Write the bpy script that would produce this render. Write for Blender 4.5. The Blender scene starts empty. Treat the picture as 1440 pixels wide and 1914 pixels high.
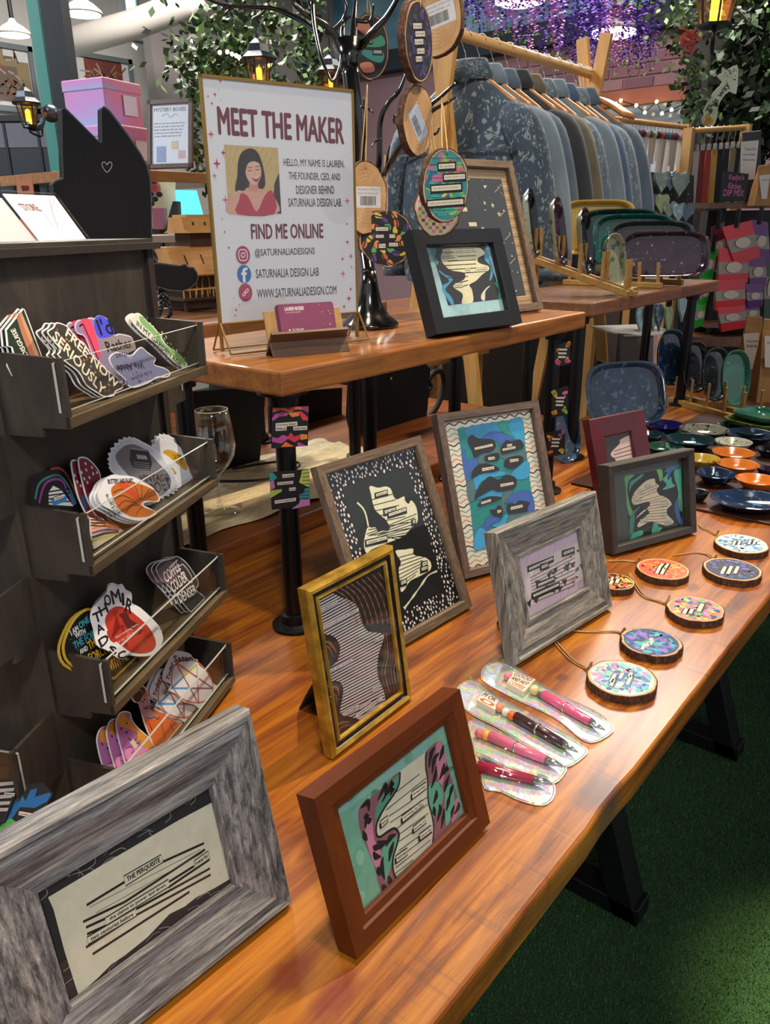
import bpy, math, random
import numpy as np
from mathutils import Matrix, Vector
random.seed(7); rng = np.random.default_rng(7)
R_ = math.radians
sc = bpy.context.scene
COL = sc.collection

# ------------------------------------------------------------------ camera, world, lights, exposure
TZ = 0.76                                   # table top
CAM = np.array([0.0, 0.0, TZ + 0.58]); FPX = 1461.0; IW, IH = 1440.0, 1914.0
PITCH, ROLL, YAW = R_(20.16), R_(-0.65), R_(39.47)
_fh = np.array([math.cos(YAW), math.sin(YAW), 0]); _r = np.array([math.sin(YAW), -math.cos(YAW), 0])
FW = _fh * math.cos(PITCH) + np.array([0, 0, -math.sin(PITCH)]); _u = np.cross(_r, FW)
RT = _r * math.cos(ROLL) + _u * math.sin(ROLL); UP = _u * math.cos(ROLL) - _r * math.sin(ROLL)
cd = bpy.data.cameras.new('camera'); cam = bpy.data.objects.new('camera', cd); COL.objects.link(cam)
cd.sensor_fit = 'VERTICAL'; cd.sensor_height = 36.0; cd.sensor_width = 36.0 * IW / IH
cd.lens = 36.0 * FPX / IH; cd.clip_start = 0.02; cd.clip_end = 60
M4 = Matrix(((RT[0], UP[0], -FW[0], CAM[0]), (RT[1], UP[1], -FW[1], CAM[1]), (RT[2], UP[2], -FW[2], CAM[2]), (0, 0, 0, 1)))
cam.matrix_world = M4
sc.camera = cam
w = bpy.data.worlds.new('world'); sc.world = w; w.use_nodes = True
bg = w.node_tree.nodes['Background']; bg.inputs[0].default_value = (0.95, 0.96, 1.0, 1); bg.inputs[1].default_value = 0.42
sc.view_settings.view_transform = 'Standard'; sc.view_settings.look = 'None'
sc.view_settings.exposure = 0.43; sc.view_settings.gamma = 1.0; sc.view_settings.use_curve_mapping = False

def light(name, kind, loc, target, energy, color, size=0.2, angle=60, blend=0.4):
    d = bpy.data.lights.new(name, kind); d.energy = energy; d.color = color
    o = bpy.data.objects.new(name, d); COL.objects.link(o); o.location = loc
    v = Vector(target) - Vector(loc); o.rotation_euler = v.to_track_quat('-Z', 'Y').to_euler()
    if kind == 'SPOT':
        d.spot_size = R_(angle); d.spot_blend = blend; d.shadow_soft_size = size
    elif kind == 'AREA':
        d.shape = 'DISK'; d.size = size
    else: d.shadow_soft_size = size
    return o
WARM = (1.0, 0.81, 0.58); NEUT = (1.0, 0.93, 0.84); COOL = (0.84, 0.92, 1.0)
light('track_spot_key', 'SPOT', (1.95, .50, 3.1), (0.90, 0.45, 0.8), 190, WARM, 0.05, 52, 0.5)
light('track_spot_overhead', 'SPOT', (0.45, .62, 3.3), (0.65, 0.50, 0.8), 90, WARM, 0.05, 46, 0.6)
light('fill_spot_camera_side', 'SPOT', (-0.7, -0.9, 3.0), (0.70, 0.8, 1.05), 115, NEUT, 0.12, 46, 0.7)  # added fill lamp without a fixture, brightens the fronts of the frames
light('track_spot_ceramics', 'SPOT', (2.5, 0.45, 3.2), (2.1, 0.6, 0.8), 95, WARM, 0.04, 46, 0.5)
light('added_spot_floor', 'SPOT', (1.2, -.4, 3.1), (1.27, -.10, 0.0), 640, (1.0, 0.86, 0.38), 0.05, 15, 0.7)  # added lamp without a fixture, makes the bright patch of turf
light('track_spot_jackets', 'SPOT', (1.7, 0.5, 3.2), (2.5, 1.6, 1.5), 80, NEUT, 0.05, 50, 0.6)
light('fill_area_back', 'AREA', (2.6, 3.6, 3.35), (2.6, 3.6, 0), 150, NEUT, 1.4)  # added area lamp, no fixture built; lifts the back of the room
light('fill_area_right', 'AREA', (4.6, 1.6, 3.35), (4.6, 1.6, 0), 75, NEUT, 1.2)  # added area lamp as well, lifts the brick wall side
light('fill_area_left', 'AREA', (-0.2, 3.4, 3.35), (-0.2, 3.4, 0), 110, COOL, 1.2)  # added cool area lamp, lifts the left part of the room

# ------------------------------------------------------------------ pixel -> place helpers (surfaces only)
def ray(x, y): return RT * ((x - IW / 2) / FPX) - UP * ((y - IH / 2) / FPX) + FW
def _hit(x, y, k, val):
    d = ray(x, y); return CAM + d * ((val - CAM[k]) / d[k])
def onz(x, y, z): return _hit(x, y, 2, z)
def ony(x, y, Y): return _hit(x, y, 1, Y)
def onx(x, y, X): return _hit(x, y, 0, X)
def zm(x0, y0, x1, wpx):
    s = (x1 - x0) / wpx
    return lambda pts: [(x0 + a * s, y0 + b * s) for a, b in pts]

class Pl:
    """a flat place: origin, right axis, up axis; n looks at the viewer"""
    def __init__(self, o, u, v):
        self.o = np.array(o, float); self.u = np.array(u, float); self.v = np.array(v, float); self.n = np.cross(self.u, self.v)
    def uv(self, px, py, off=0.0):
        d = ray(px, py); o = self.o + self.n * off
        p = CAM + d * (((o - CAM) @ self.n) / (d @ self.n)) - o
        return (p @ self.u, p @ self.v)
    def uvs(self, pts, off=0.0): return [self.uv(a, b, off) for a, b in pts]
    def P(self, a, b, off=0.0): return self.o + self.u * a + self.v * b + self.n * off
    def shift(self, off): return Pl(self.o + self.n * off, self.u, self.v)
def plane(o, yaw, tilt):
    u = np.array([math.cos(yaw), math.sin(yaw), 0]); nh = np.array([math.sin(yaw), -math.cos(yaw), 0])
    return Pl(o, u, np.array([0, 0, 1]) * math.cos(tilt) - nh * math.sin(tilt))
def flat(z, yaw=0.0, o=(0, 0)):
    return Pl((o[0], o[1], z), (math.cos(yaw), math.sin(yaw), 0), (-math.sin(yaw), math.cos(yaw), 0))

# ------------------------------------------------------------------ colours and materials
def S(h):
    if not isinstance(h, str): return tuple(h)
    h = h.lstrip('#'); h = ''.join(q * 2 for q in h) if len(h) == 3 else h; c = [int(h[i:i + 2], 16) / 255 for i in (0, 2, 4)]
    return tuple(x / 12.92 if x <= 0.04045 else ((x + 0.055) / 1.055) ** 2.4 for x in c)
MATS = {}
def pr(name, col, rough=0.5, metal=0.0, **k):
    if name in MATS: return MATS[name]
    m = bpy.data.materials.new(name); m.use_nodes = True; b = m.node_tree.nodes['Principled BSDF']
    b.inputs['Base Color'].default_value = (*S(col), 1); b.inputs['Roughness'].default_value = rough; b.inputs['Metallic'].default_value = metal
    if 'coat' in k: b.inputs['Coat Weight'].default_value = k['coat']; b.inputs['Coat Roughness'].default_value = k.get('coatr', 0.1)
    if 'emit' in k: b.inputs['Emission Color'].default_value = (*S(k['emit']), 1); b.inputs['Emission Strength'].default_value = k.get('es', 1.0)
    if 'sss' in k: b.inputs['Subsurface Weight'].default_value = k['sss']; b.inputs['Subsurface Radius'].default_value = (.02, .01, .006)
    if 'spec' in k: b.inputs['Specular IOR Level'].default_value = k['spec']
    if 'sheen' in k: b.inputs['Sheen Weight'].default_value = k['sheen']
    MATS[name] = m; return m
class NT:
    def __init__(self, m): self.t = m.node_tree; self.b = self.t.nodes['Principled BSDF']
    def n(self, typ, **k):
        x = self.t.nodes.new(typ)
        for a, v in k.items():
            if a.startswith('i_'): x.inputs[a[2:].replace('_', ' ')].default_value = v
            else: setattr(x, a, v)
        return x
    def l(self, a, b): self.t.links.new(a, b)
    def ramp(self, fac, stops):
        r = self.n('ShaderNodeValToRGB'); e = r.color_ramp.elements
        while len(e) < len(stops): e.new(0.5)
        for k, (p, c) in enumerate(stops): e[k].position = p; e[k].color = (*S(c), 1)
        self.l(fac, r.inputs[0]); return r.outputs[0]
    def coords(self, scale=(1, 1, 1), rot=(0, 0, 0), kind='Object'):
        tc = self.n('ShaderNodeTexCoord'); mp = self.n('ShaderNodeMapping'); self.l(tc.outputs[kind], mp.inputs[0])
        mp.inputs['Scale'].default_value = scale; mp.inputs['Rotation'].default_value = rot; return mp.outputs[0]
    def noise(self, vec, scale, detail=4, rough=0.55, dist=0.0):
        x = self.n('ShaderNodeTexNoise'); x.inputs['Scale'].default_value = scale; x.inputs['Detail'].default_value = detail
        x.inputs['Roughness'].default_value = rough; x.inputs['Distortion'].default_value = dist
        if vec is not None: self.l(vec, x.inputs['Vector'])
        return x.outputs[0]
    def mix(self, fac, a, b, mode='MIX'):
        x = self.n('ShaderNodeMix', data_type='RGBA', blend_type=mode)
        for s, v in ((0, fac), (6, a), (7, b)):
            if hasattr(v, 'links'): self.l(v, x.inputs[s])
            elif s == 0: x.inputs[0].default_value = v
            else: x.inputs[s].default_value = (*S(v), 1)
        return x.outputs[2]
    def bump(self, h, strength=0.2, dist=0.002):
        x = self.n('ShaderNodeBump'); x.inputs['Strength'].default_value = strength; x.inputs['Distance'].default_value = dist
        self.l(h, x.inputs['Height']); self.l(x.outputs[0], self.b.inputs['Normal'])
    def math(self, op, a, b=None):
        x = self.n('ShaderNodeMath', operation=op)
        for k, v in enumerate((a, b)):
            if v is None: continue
            if hasattr(v, 'links'): self.l(v, x.inputs[k])
            else: x.inputs[k].default_value = v
        return x.outputs[0]
    def col(self, c): self.l(c, self.b.inputs['Base Color'])
def wood(name, stops, axis='x', scale=1.0, rough=0.45, stretch=14, bump=0.25, coat=0.0, contrast=1.0, detail=6):
    if name in MATS: return MATS[name]
    m = pr(name, '#808080', rough, coat=coat, coatr=0.12); t = NT(m)
    sv = {'x': (1, stretch, stretch), 'y': (stretch, 1, stretch), 'z': (stretch, stretch, 1)}[axis]
    v = t.coords(tuple(a * scale for a in sv))
    a = t.noise(v, 3.0, detail, 0.62, 0.6); b = t.noise(v, 17.0, 3, 0.7)
    f = t.math('ADD', t.math('MULTIPLY', a, 0.72), t.math('MULTIPLY', b, 0.28))
    t.col(t.ramp(f, stops)); t.bump(f, bump, 0.0015); return m
def speckle(name, base, spots, scale=60, thr=0.62, rough=0.15, base2=None, coat=0.5):
    if name in MATS: return MATS[name]
    m = pr(name, base, rough, coat=coat, coatr=0.05); t = NT(m); v = t.coords()
    a = t.noise(v, scale * 0.25, 5, 0.6); c0 = t.ramp(a, [(0.3, base), (0.7, base2 or base)])
    b = t.noise(v, scale, 2, 0.5); k = t.ramp(b, [(thr - 0.03, '#000000'), (thr + 0.03, '#ffffff')])
    t.col(t.mix(k, c0, spots)); t.bump(a, 0.15, 0.004); return m
def thin_glass(name, tint=(1, 1, 1), ior=1.45, rough=0.02):
    if name in MATS: return MATS[name]
    m = bpy.data.materials.new(name); m.use_nodes = True; t = m.node_tree; t.nodes.clear()
    o = t.nodes.new('ShaderNodeOutputMaterial'); mx = t.nodes.new('ShaderNodeMixShader'); fr = t.nodes.new('ShaderNodeLayerWeight')
    tr = t.nodes.new('ShaderNodeBsdfTransparent'); gl = t.nodes.new('ShaderNodeBsdfGlossy'); pw = t.nodes.new('ShaderNodeMath'); ma = t.nodes.new('ShaderNodeMath')
    pw.operation = 'POWER'; pw.inputs[1].default_value = 4.0; ma.operation = 'MULTIPLY_ADD'; ma.inputs[1].default_value = 0.55; ma.inputs[2].default_value = ((ior - 1) / (ior + 1)) ** 2 * 1.5
    tr.inputs[0].default_value = (*tint, 1); gl.inputs['Roughness'].default_value = rough; fr.inputs[0].default_value = 0.5
    t.links.new(fr.outputs['Facing'], pw.inputs[0]); t.links.new(pw.outputs[0], ma.inputs[0]); t.links.new(ma.outputs[0], mx.inputs[0]); t.links.new(tr.outputs[0], mx.inputs[1]); t.links.new(gl.outputs[0], mx.inputs[2]); t.links.new(mx.outputs[0], o.inputs[0])
    MATS[name] = m; return m
def ink(name, rough=0.55, coat=0.0, var=0.12):
    if name in MATS: return MATS[name]
    m = pr(name, '#ffffff', rough, coat=coat, coatr=0.08); t = NT(m)
    a = t.n('ShaderNodeAttribute', attribute_name='col'); no = t.noise(t.coords(), 90, 3, 0.6)
    k = t.ramp(no, [(0.3, (1 - var,) * 3), (0.7, (1, 1, 1))]); t.col(t.mix(1.0, a.outputs[0], k, 'MULTIPLY')); return m
INK = ink('printed_paper'); STK = ink('printed_vinyl', 0.35, 0.3, 0.05)
GLASS = thin_glass('clear_pane', (0.97, 0.98, 0.98)); ACRYL = thin_glass('clear_acrylic', (0.98, 0.99, 0.985), 1.4)

# ------------------------------------------------------------------ mesh building
INV = {}
def tag(o, label=None, cat=None, group=None, kind=None):
    for k, v in (('label', label), ('category', cat), ('group', group), ('kind', kind)):
        if v: o[k] = v
    return o
def thing(name, label, cat, loc=(0, 0, 0), rz=0.0, group=None, kind=None):
    o = bpy.data.objects.new(name, None); COL.objects.link(o); o.empty_display_size = 0.02
    o.location = tuple(map(float, loc)); o.rotation_euler = (0, 0, rz)
    M = Matrix.Translation(Vector(tuple(map(float, loc)))) @ Matrix.Rotation(rz, 4, 'Z'); INV[o.name] = np.array(M.inverted())
    return tag(o, label, cat, group, kind)
class MB:
    def __init__(self): self.v = []; self.f = []; self.m = []; self.c = []; self.cur = 0; self.cc = (1, 1, 1)
    def add(self, vs, fs):
        b = len(self.v); self.v.extend([tuple(map(float, p)) for p in vs])
        for f in fs: self.f.append(tuple(b + i for i in f)); self.m.append(self.cur); self.c.append(self.cc)
        return self
    def box(self, a, b):
        (x0, y0, z0), (x1, y1, z1) = a, b
        return self.add([(x0, y0, z0), (x1, y0, z0), (x1, y1, z0), (x0, y1, z0), (x0, y0, z1), (x1, y0, z1), (x1, y1, z1), (x0, y1, z1)],
                        [(3, 2, 1, 0), (4, 5, 6, 7), (0, 1, 5, 4), (1, 2, 6, 5), (2, 3, 7, 6), (3, 0, 4, 7)])
    def slab(self, pl, a0, b0, a1, b1, o0, o1):
        vs = [pl.P(a, b, o) for o in (o0, o1) for a, b in ((a0, b0), (a1, b0), (a1, b1), (a0, b1))]
        return self.add(vs, [(3, 2, 1, 0), (4, 5, 6, 7), (0, 1, 5, 4), (1, 2, 6, 5), (2, 3, 7, 6), (3, 0, 4, 7)])
    def prism(self, pl, pts, o0, o1, holes=None):
        n = len(pts); vs = [pl.P(a, b, o) for o in (o0, o1) for a, b in pts]
        ar = sum(pts[i][0] * pts[(i + 1) % n][1] - pts[(i + 1) % n][0] * pts[i][1] for i in range(n))
        fw, bk = list(range(n, 2 * n)), list(range(n - 1, -1, -1)); sd = [(i, (i + 1) % n, n + (i + 1) % n, n + i) for i in range(n)]
        if ar < 0: fw.reverse(); bk.reverse(); sd = [s[::-1] for s in sd]
        return self.add(vs, [tuple(fw), tuple(bk)] + sd)
    def tube(self, path, r, n=8, closed=False, cap=True):
        P = [np.array(p, float) for p in path]; N = len(P); rr = r if hasattr(r, '__len__') else [r] * N
        vs = []; prev = None
        for i in range(N):
            if closed: t = P[(i + 1) % N] - P[i - 1]
            else: t = P[min(i + 1, N - 1)] - P[max(i - 1, 0)]
            t = t / (np.linalg.norm(t) + 1e-12)
            if prev is None:
                a = np.array([0, 0, 1.]) if abs(t[2]) < 0.9 else np.array([1., 0, 0]); x = np.cross(a, t)
            else: x = prev - t * (prev @ t)
            x /= np.linalg.norm(x) + 1e-12; prev = x; y = np.cross(t, x)
            for k in range(n):
                q = 2 * math.pi * k / n; vs.append(P[i] + rr[i] * (x * math.cos(q) + y * math.sin(q)))
        fs = []
        for i in range(N if closed else N - 1):
            for k in range(n):
                j = (i + 1) % N; fs.append((i * n + k, i * n + (k + 1) % n, j * n + (k + 1) % n, j * n + k))
        if cap and not closed: fs += [tuple(range(n - 1, -1, -1)), tuple(range((N - 1) * n, N * n))]
        return self.add(vs, fs)
    def lathe(self, prof, c=(0, 0, 0), n=24, sx=1.0, sy=1.0, rot=0.0, wob=None):
        vs = []; fs = []; cr_, sr = math.cos(rot), math.sin(rot)
        for r, z in prof:
            for k in range(n):
                q = 2 * math.pi * k / n; g = wob(q, r, z) if wob else 1.0
                x, y = r * sx * g * math.cos(q), r * sy * g * math.sin(q)
                vs.append((c[0] + x * cr_ - y * sr, c[1] + x * sr + y * cr_, c[2] + z))
        for i in range(len(prof) - 1):
            for k in range(n): fs.append((i * n + k, i * n + (k + 1) % n, (i + 1) * n + (k + 1) % n, (i + 1) * n + k))
        if prof[0][0] > 1e-6: fs.append(tuple(range(n - 1, -1, -1)))
        if prof[-1][0] > 1e-6: fs.append(tuple(range((len(prof) - 1) * n, len(prof) * n)))
        return self.add(vs, fs)
    def ball(self, c, r, n=10, s=(1, 1, 1)):
        m = max(4, n // 2); pr_ = [(math.sin(math.pi * i / m), -math.cos(math.pi * i / m)) for i in range(m + 1)]
        vs = []; fs = []
        for a, z in pr_:
            for k in range(n): q = 2 * math.pi * k / n; vs.append((c[0] + r * s[0] * a * math.cos(q), c[1] + r * s[1] * a * math.sin(q), c[2] + r * s[2] * z))
        for i in range(m):
            for k in range(n): fs.append((i * n + k, i * n + (k + 1) % n, (i + 1) * n + (k + 1) % n, (i + 1) * n + k))
        return self.add(vs, fs)
    def xf(self, M, start=0):
        M = np.array(M)
        for i in range(start, len(self.v)):
            p = M @ np.array([*self.v[i], 1.0]); self.v[i] = tuple(p[:3])
        return self
    def build(self, name, mats, parent=None, smooth=False, local=False, bevel=0.0, cols=False, auto=None):
        V = np.array(self.v, float)
        if parent is not None and not local: V = V @ INV[parent.name][:3, :3].T + INV[parent.name][:3, 3]
        me = bpy.data.meshes.new(name); me.from_pydata(V.tolist(), [], self.f)
        mats = mats if isinstance(mats, (list, tuple)) else [mats]
        for m in mats: me.materials.append(m)
        if len(mats) > 1: me.polygons.foreach_set('material_index', self.m)
        if cols:
            at = me.color_attributes.new('col', 'FLOAT_COLOR', 'CORNER'); buf = []
            for f, c in zip(self.f, self.c): buf.extend([*c, 1.0] * len(f))
            at.data.foreach_set('color', buf)
        if smooth: me.polygons.foreach_set('use_smooth', [True] * len(me.polygons))
        me.update()
        if smooth and auto is not None:
            try: me.set_sharp_from_angle(angle=R_(auto))
            except Exception: pass
        o = bpy.data.objects.new(name, me); COL.objects.link(o)
        if parent is not None: o.parent = parent; INV.setdefault(o.name, INV[parent.name])
        else: INV[o.name] = np.eye(4)
        if bevel:
            b = o.modifiers.new('bevel', 'BEVEL'); b.width = bevel; b.segments = 2; b.limit_method = 'ANGLE'; b.angle_limit = R_(40)
        return o
def struct(o): o['kind'] = 'structure'; return o
def copy_tree(o, parent=None):
    c = o.copy(); COL.objects.link(c); c.parent = parent
    for ch in list(o.children): copy_tree(ch, c)
    return c
def cr(pts, n=6, closed=False):
    P = [np.array(p, float) for p in pts]; N = len(P); out = []
    for i in range(N if closed else N - 1):
        if closed: a, b, c, d = P[i - 1], P[i], P[(i + 1) % N], P[(i + 2) % N]
        else: a, b, c, d = P[max(i - 1, 0)], P[i], P[i + 1], P[min(i + 2, N - 1)]
        for k in range(n):
            t = k / n; out.append(0.5 * ((2 * b) + (c - a) * t + (2 * a - 5 * b + 4 * c - d) * t * t + (3 * b - a - 3 * c + d) * t ** 3))
    if not closed: out.append(P[-1])
    return [tuple(p) for p in out]

# lettering cut from the built-in font
GL = {}
def glyphs(text):
    if text in GL: return GL[text]
    c = bpy.data.curves.new('t', 'FONT'); c.body = text; c.resolution_u = 2; c.fill_mode = 'FRONT'
    o = bpy.data.objects.new('t', c); me = o.to_mesh()
    v = np.array([(p.co.x, p.co.y) for p in me.vertices]).reshape(-1, 2); f = [tuple(p.vertices) for p in me.polygons]
    o.to_mesh_clear(); bpy.data.objects.remove(o); bpy.data.curves.remove(c)
    if len(v): v = v - v.min(0)
    GL[text] = (v, f); return GL[text]

class Print:
    """flat print on a plane: shapes in layers, each a hair above the last"""
    def __init__(self, pl, step=4e-5, base=1e-4): self.pl = pl; self.mb = MB(); self.k = 0; self.step = step; self.base = base; self.clip = None
    def Q(self, a, b, o):
        if self.clip: a, b = min(max(a, self.clip[0]), self.clip[2]), min(max(b, self.clip[1]), self.clip[3])
        return self.pl.P(a, b, o)
    def off(self): return self.base + self.k * self.step
    def up(self): self.k += 1; return self
    def px(self, pts): return self.pl.uvs(pts)
    def poly(self, pts, col, up=True):
        if up: self.k += 1
        self.mb.cc = S(col); o = self.off(); n = len(pts)
        if sum(pts[i][0] * pts[(i + 1) % n][1] - pts[(i + 1) % n][0] * pts[i][1] for i in range(n)) < 0: pts = pts[::-1]
        self.mb.add([self.Q(a, b, o) for a, b in pts], [tuple(range(n))]); return self
    def rect(self, a0, b0, a1, b1, col, up=True): return self.poly([(a0, b0), (a1, b0), (a1, b1), (a0, b1)], col, up)
    def ell(self, c, ra, rb=None, col='#000', up=True, n=20, rot=0.0):
        rb = rb or ra; k, s = math.cos(rot), math.sin(rot); p = []
        for i in range(n):
            x, y = ra * math.cos(2 * math.pi * i / n), rb * math.sin(2 * math.pi * i / n); p.append((c[0] + x * k - y * s, c[1] + x * s + y * k))
        return self.poly(p, col, up)
    def line(self, pts, wd, col, up=True, closed=False):
        if up: self.k += 1
        self.mb.cc = S(col); o = self.off(); P = [np.array(p, float) for p in pts]; N = len(P); L = []
        ws = wd if hasattr(wd, '__len__') else [wd] * N
        for i in range(N):
            t = (P[(i + 1) % N] - P[i - 1]) if closed else P[min(i + 1, N - 1)] - P[max(i - 1, 0)]
            t = t / (np.linalg.norm(t) + 1e-12); q = np.array([-t[1], t[0]]) * ws[i] / 2; L.append((P[i] + q, P[i] - q))
        vs = [self.Q(*a, o) for pr_ in L for a in pr_]
        self.mb.add(vs, [(2 * i, 2 * i + 1, 2 * ((i + 1) % N) + 1, 2 * ((i + 1) % N)) for i in range(N if closed else N - 1)]); return self
    def text(self, s, at, h, col, width=None, align='c', rot=0.0, up=True, bold=0.0, sx=None):
        v, f = glyphs(s)
        if not len(v): return self
        if up: self.k += 1
        hh = max(v[:, 1].max(), 1e-6); ww = v[:, 0].max(); sy = h / hh; kx = (width / ww) if width else (sx or 1.0) * sy
        o = self.off(); self.mb.cc = S(col); k, sn = math.cos(rot), math.sin(rot)
        ax = {'c': ww * kx / 2, 'l': 0, 'r': ww * kx}[align]
        offs = [(0, 0)] + ([(bold, 0), (-bold, 0), (0, bold), (0, -bold)] if bold else [])
        for q, (dx, dy) in enumerate(offs):
            X = v[:, 0] * kx - ax + dx; Y = v[:, 1] * sy - h / 2 + dy
            self.mb.add([self.Q(at[0] + a * k - b * sn, at[1] + a * sn + b * k, o + q * 4e-6) for a, b in zip(X, Y)], f)
        return self
    def scribble(self, a0, a1, b, h, col='#555555', seed=0, up=True):
        r = random.Random(seed); x = a0
        if up: self.k += 1
        while x < a1:
            wd = r.uniform(1.2, 4.2) * h; self.rect(x, b - h / 2, min(x + wd, a1), b + h / 2 * r.uniform(.4, 1), col, False); x += wd + h * 0.7
        return self
    def build(self, name, parent, mat=None): return self.mb.build(name, mat or INK, parent, cols=True)
def lerp(a, b, t): return (a[0] + (b[0] - a[0]) * t, a[1] + (b[1] - a[1]) * t)
def mid(a, b): return lerp(a, b, 0.5)
def tagbox(P, quad, text, col='#e8e4d4', tc='#333', edge='#111', ew=0.0008, th=0.55):
    """a boxed word: quad TL,TR,BR,BL in plane units"""
    tl, tr, br, bl = quad
    if edge: P.line([tl, tr, br, bl], ew * 2, edge, closed=True)
    P.poly([tl, tr, br, bl], col); c = lerp(mid(tl, bl), mid(tr, br), .5); l, r = mid(tl, bl), mid(tr, br)
    h = math.hypot(tl[0] - bl[0], tl[1] - bl[1]); wd = math.hypot(r[0] - l[0], r[1] - l[1])
    P.text(text, c, h * th, tc, width=wd * .88, rot=math.atan2(r[1] - l[1], r[0] - l[0]), bold=h * .025)
def bar_box(P, l, r, h, text, **k):
    d = np.array(r) - np.array(l); q = np.array([-d[1], d[0]]) / (np.linalg.norm(d) + 1e-9) * h / 2; l, r = np.array(l), np.array(r)
    tagbox(P, (l + q, r + q, r - q, l - q), text, **k)

# ================================================================== the room
ZS = 1.162                                  # top of the raised shelf
m = pr('artificial_turf', '#123a1c', 0.9); t = NT(m); v = t.coords()
t.col(t.ramp(t.noise(v, 260, 3, 0.7), [(0.30, '#07180c'), (0.5, '#194020'), (0.72, '#3f6c36')])); t.bump(t.noise(v, 420, 2, 0.6), 0.9, 0.01)
fl = struct(MB().box((-4, -4, -0.05), (8, 8, 0)).build('floor', m))
fl['label'] = 'green artificial turf floor under the display table'
bl = MB(); N = 150000
bx = rng.uniform(0.62, 3.1, N); by = rng.uniform(-0.25, 0.95, N); ba = rng.uniform(0, 6.283, N); bh = rng.uniform(0.005, 0.011, N); bt = rng.uniform(-.006, .006, (N, 2))
A = np.stack([bx + .0011 * np.cos(ba), by + .0011 * np.sin(ba), np.full(N, -0.001)], 1); B = np.stack([bx - .0011 * np.cos(ba), by - .0011 * np.sin(ba), np.full(N, -0.001)], 1)
Cc = np.stack([bx + bt[:, 0], by + bt[:, 1], bh], 1)
me = bpy.data.meshes.new('turf_pile'); me.vertices.add(3 * N); me.vertices.foreach_set('co', np.stack([A, B, Cc], 1).ravel())
me.loops.add(3 * N); me.loops.foreach_set('vertex_index', np.arange(3 * N)); me.polygons.add(N); me.polygons.foreach_set('loop_start', np.arange(0, 3 * N, 3))
me.update(calc_edges=True)
gm = pr('turf_blade', '#1d4a24', 0.75); t = NT(gm); t.col(t.ramp(t.noise(t.coords(), 300, 2), [(0.3, '#10301a'), (0.6, '#2e602e'), (0.8, '#5a8842')]))
me.materials.append(gm); to = bpy.data.objects.new('turf_pile', me); COL.objects.link(to); tag(to, 'short green blades of the artificial turf pile', 'turf', kind='stuff')

BWY, RWX = 6.2, 6.2
wm = pr('painted_wall', '#c9c6c2', 0.8); t = NT(wm); t.col(t.ramp(t.noise(t.coords(), 1.2, 3), [(0.3, '#bdb9b6'), (0.7, '#d2cfcc')]))
struct(MB().box((-4, BWY, 0), (RWX, BWY + .12, 3.5)).build('wall_back', wm))
cm = pr('ceiling_paint', '#8d8a88', 0.9)
struct(MB().box((-4, -1.0, 3.5), (8, 8, 3.6)).build('ceiling', cm))
mor = pr('brick_mortar', '#8b7078', 0.9)
wr = struct(MB().box((RWX, -4, 0), (RWX + .12, BWY + .12, 3.5)).build('wall_right', mor))
# bricks of the right wall, those in view above the window
bk = [pr('brick_%d' % i, c, 0.85) for i, c in enumerate(('#7c5661', '#86606a', '#72505c', '#8c6a70'))]
bmesh_ = []
for i in range(4): 
    mb = MB().box((-.012, -.108, -.032), (.004, .108, .032)); bmesh_.append(mb)
bo = []
for i in range(4):
    me = bpy.data.meshes.new('brick'); me.from_pydata(bmesh_[i].v, [], bmesh_[i].f); me.materials.append(bk[i]); bo.append(me)
z0, row, cnt = 1.98, 0, 0
while z0 < 2.62 and cnt < 300:
    y = 1.25 + (0.115 if row % 2 else 0.0)
    while y < 3.9:
        o = bpy.data.objects.new('brick', bo[random.randrange(4)]); COL.objects.link(o); o.parent = wr; o.location = (RWX - .002, y, z0); cnt += 1; y += 0.232
    z0 += 0.080; row += 1
# window in the brick wall, shop hall behind it
def quad_x(X, pts): return [onx(a, b, X) for a, b in pts]
wf = pr('window_frame_rust', '#8a4a36', 0.6)
def rect_x(mb, X0, X1, pxl, pyt, pxr, pyb):
    a, b = onx(pxl, pyt, X0), onx(pxr, pyb, X0); mb.box((X0, b[1], b[2]), (X1, a[1], a[2])); return mb
win = thing('window_1', 'wide window in a rust coloured frame in the brick wall', 'window', (RWX, 2.0, 1.0), kind='structure')
a, b = onx(1080, 172, RWX), onx(1287, 260, RWX); ztop = onx(1180, 168, RWX)[2]; y0, y1 = onx(1290, 200, RWX)[1], onx(1060, 200, RWX)[1]
MB().box((RWX - .05, y0 - .09, .9), (RWX + .02, y0, ztop)).box((RWX - .05, y0 - .09, ztop - .11), (RWX + .02, y1 + .4, ztop)).box((RWX - .05, y1 + .3, .9), (RWX + .02, y1 + .4, ztop)).build('window_frame', wf, win, bevel=.006)
pm = pr('dusky_glass', '#8f9aa6', 0.12); t = NT(pm); t.col(t.ramp(t.noise(t.coords((.6, .6, 3)), 1.6, 3), [(.35, '#5d6672'), (.65, '#b4c0cc')]))
MB().box((RWX - .02, y0, .9), (RWX - .005, y1 + .3, ztop - .11)).build('pane', pm, win)
# dark beam and blue upper wall above the bricks
zb0, zb1 = onx(1230, 52, RWX - .1)[2], onx(1230, 26, RWX - .1)[2]
struct(MB().box((RWX - .14, -1, zb0), (RWX, BWY, zb0 + .16)).build('beam', pr('dark_beam', '#1d2733', 0.7)))
bm_ = pr('blue_upper_wall', '#5b8aa6', 0.8); t = NT(bm_); t.col(t.ramp(t.noise(t.coords(), 2.0, 4), [(.35, '#4b7d9c'), (.65, '#8db6c8')]))
struct(MB().box((RWX - .06, -1, zb0 + .16), (RWX - .002, BWY, 3.5)).build('trim_1', bm_))
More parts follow.
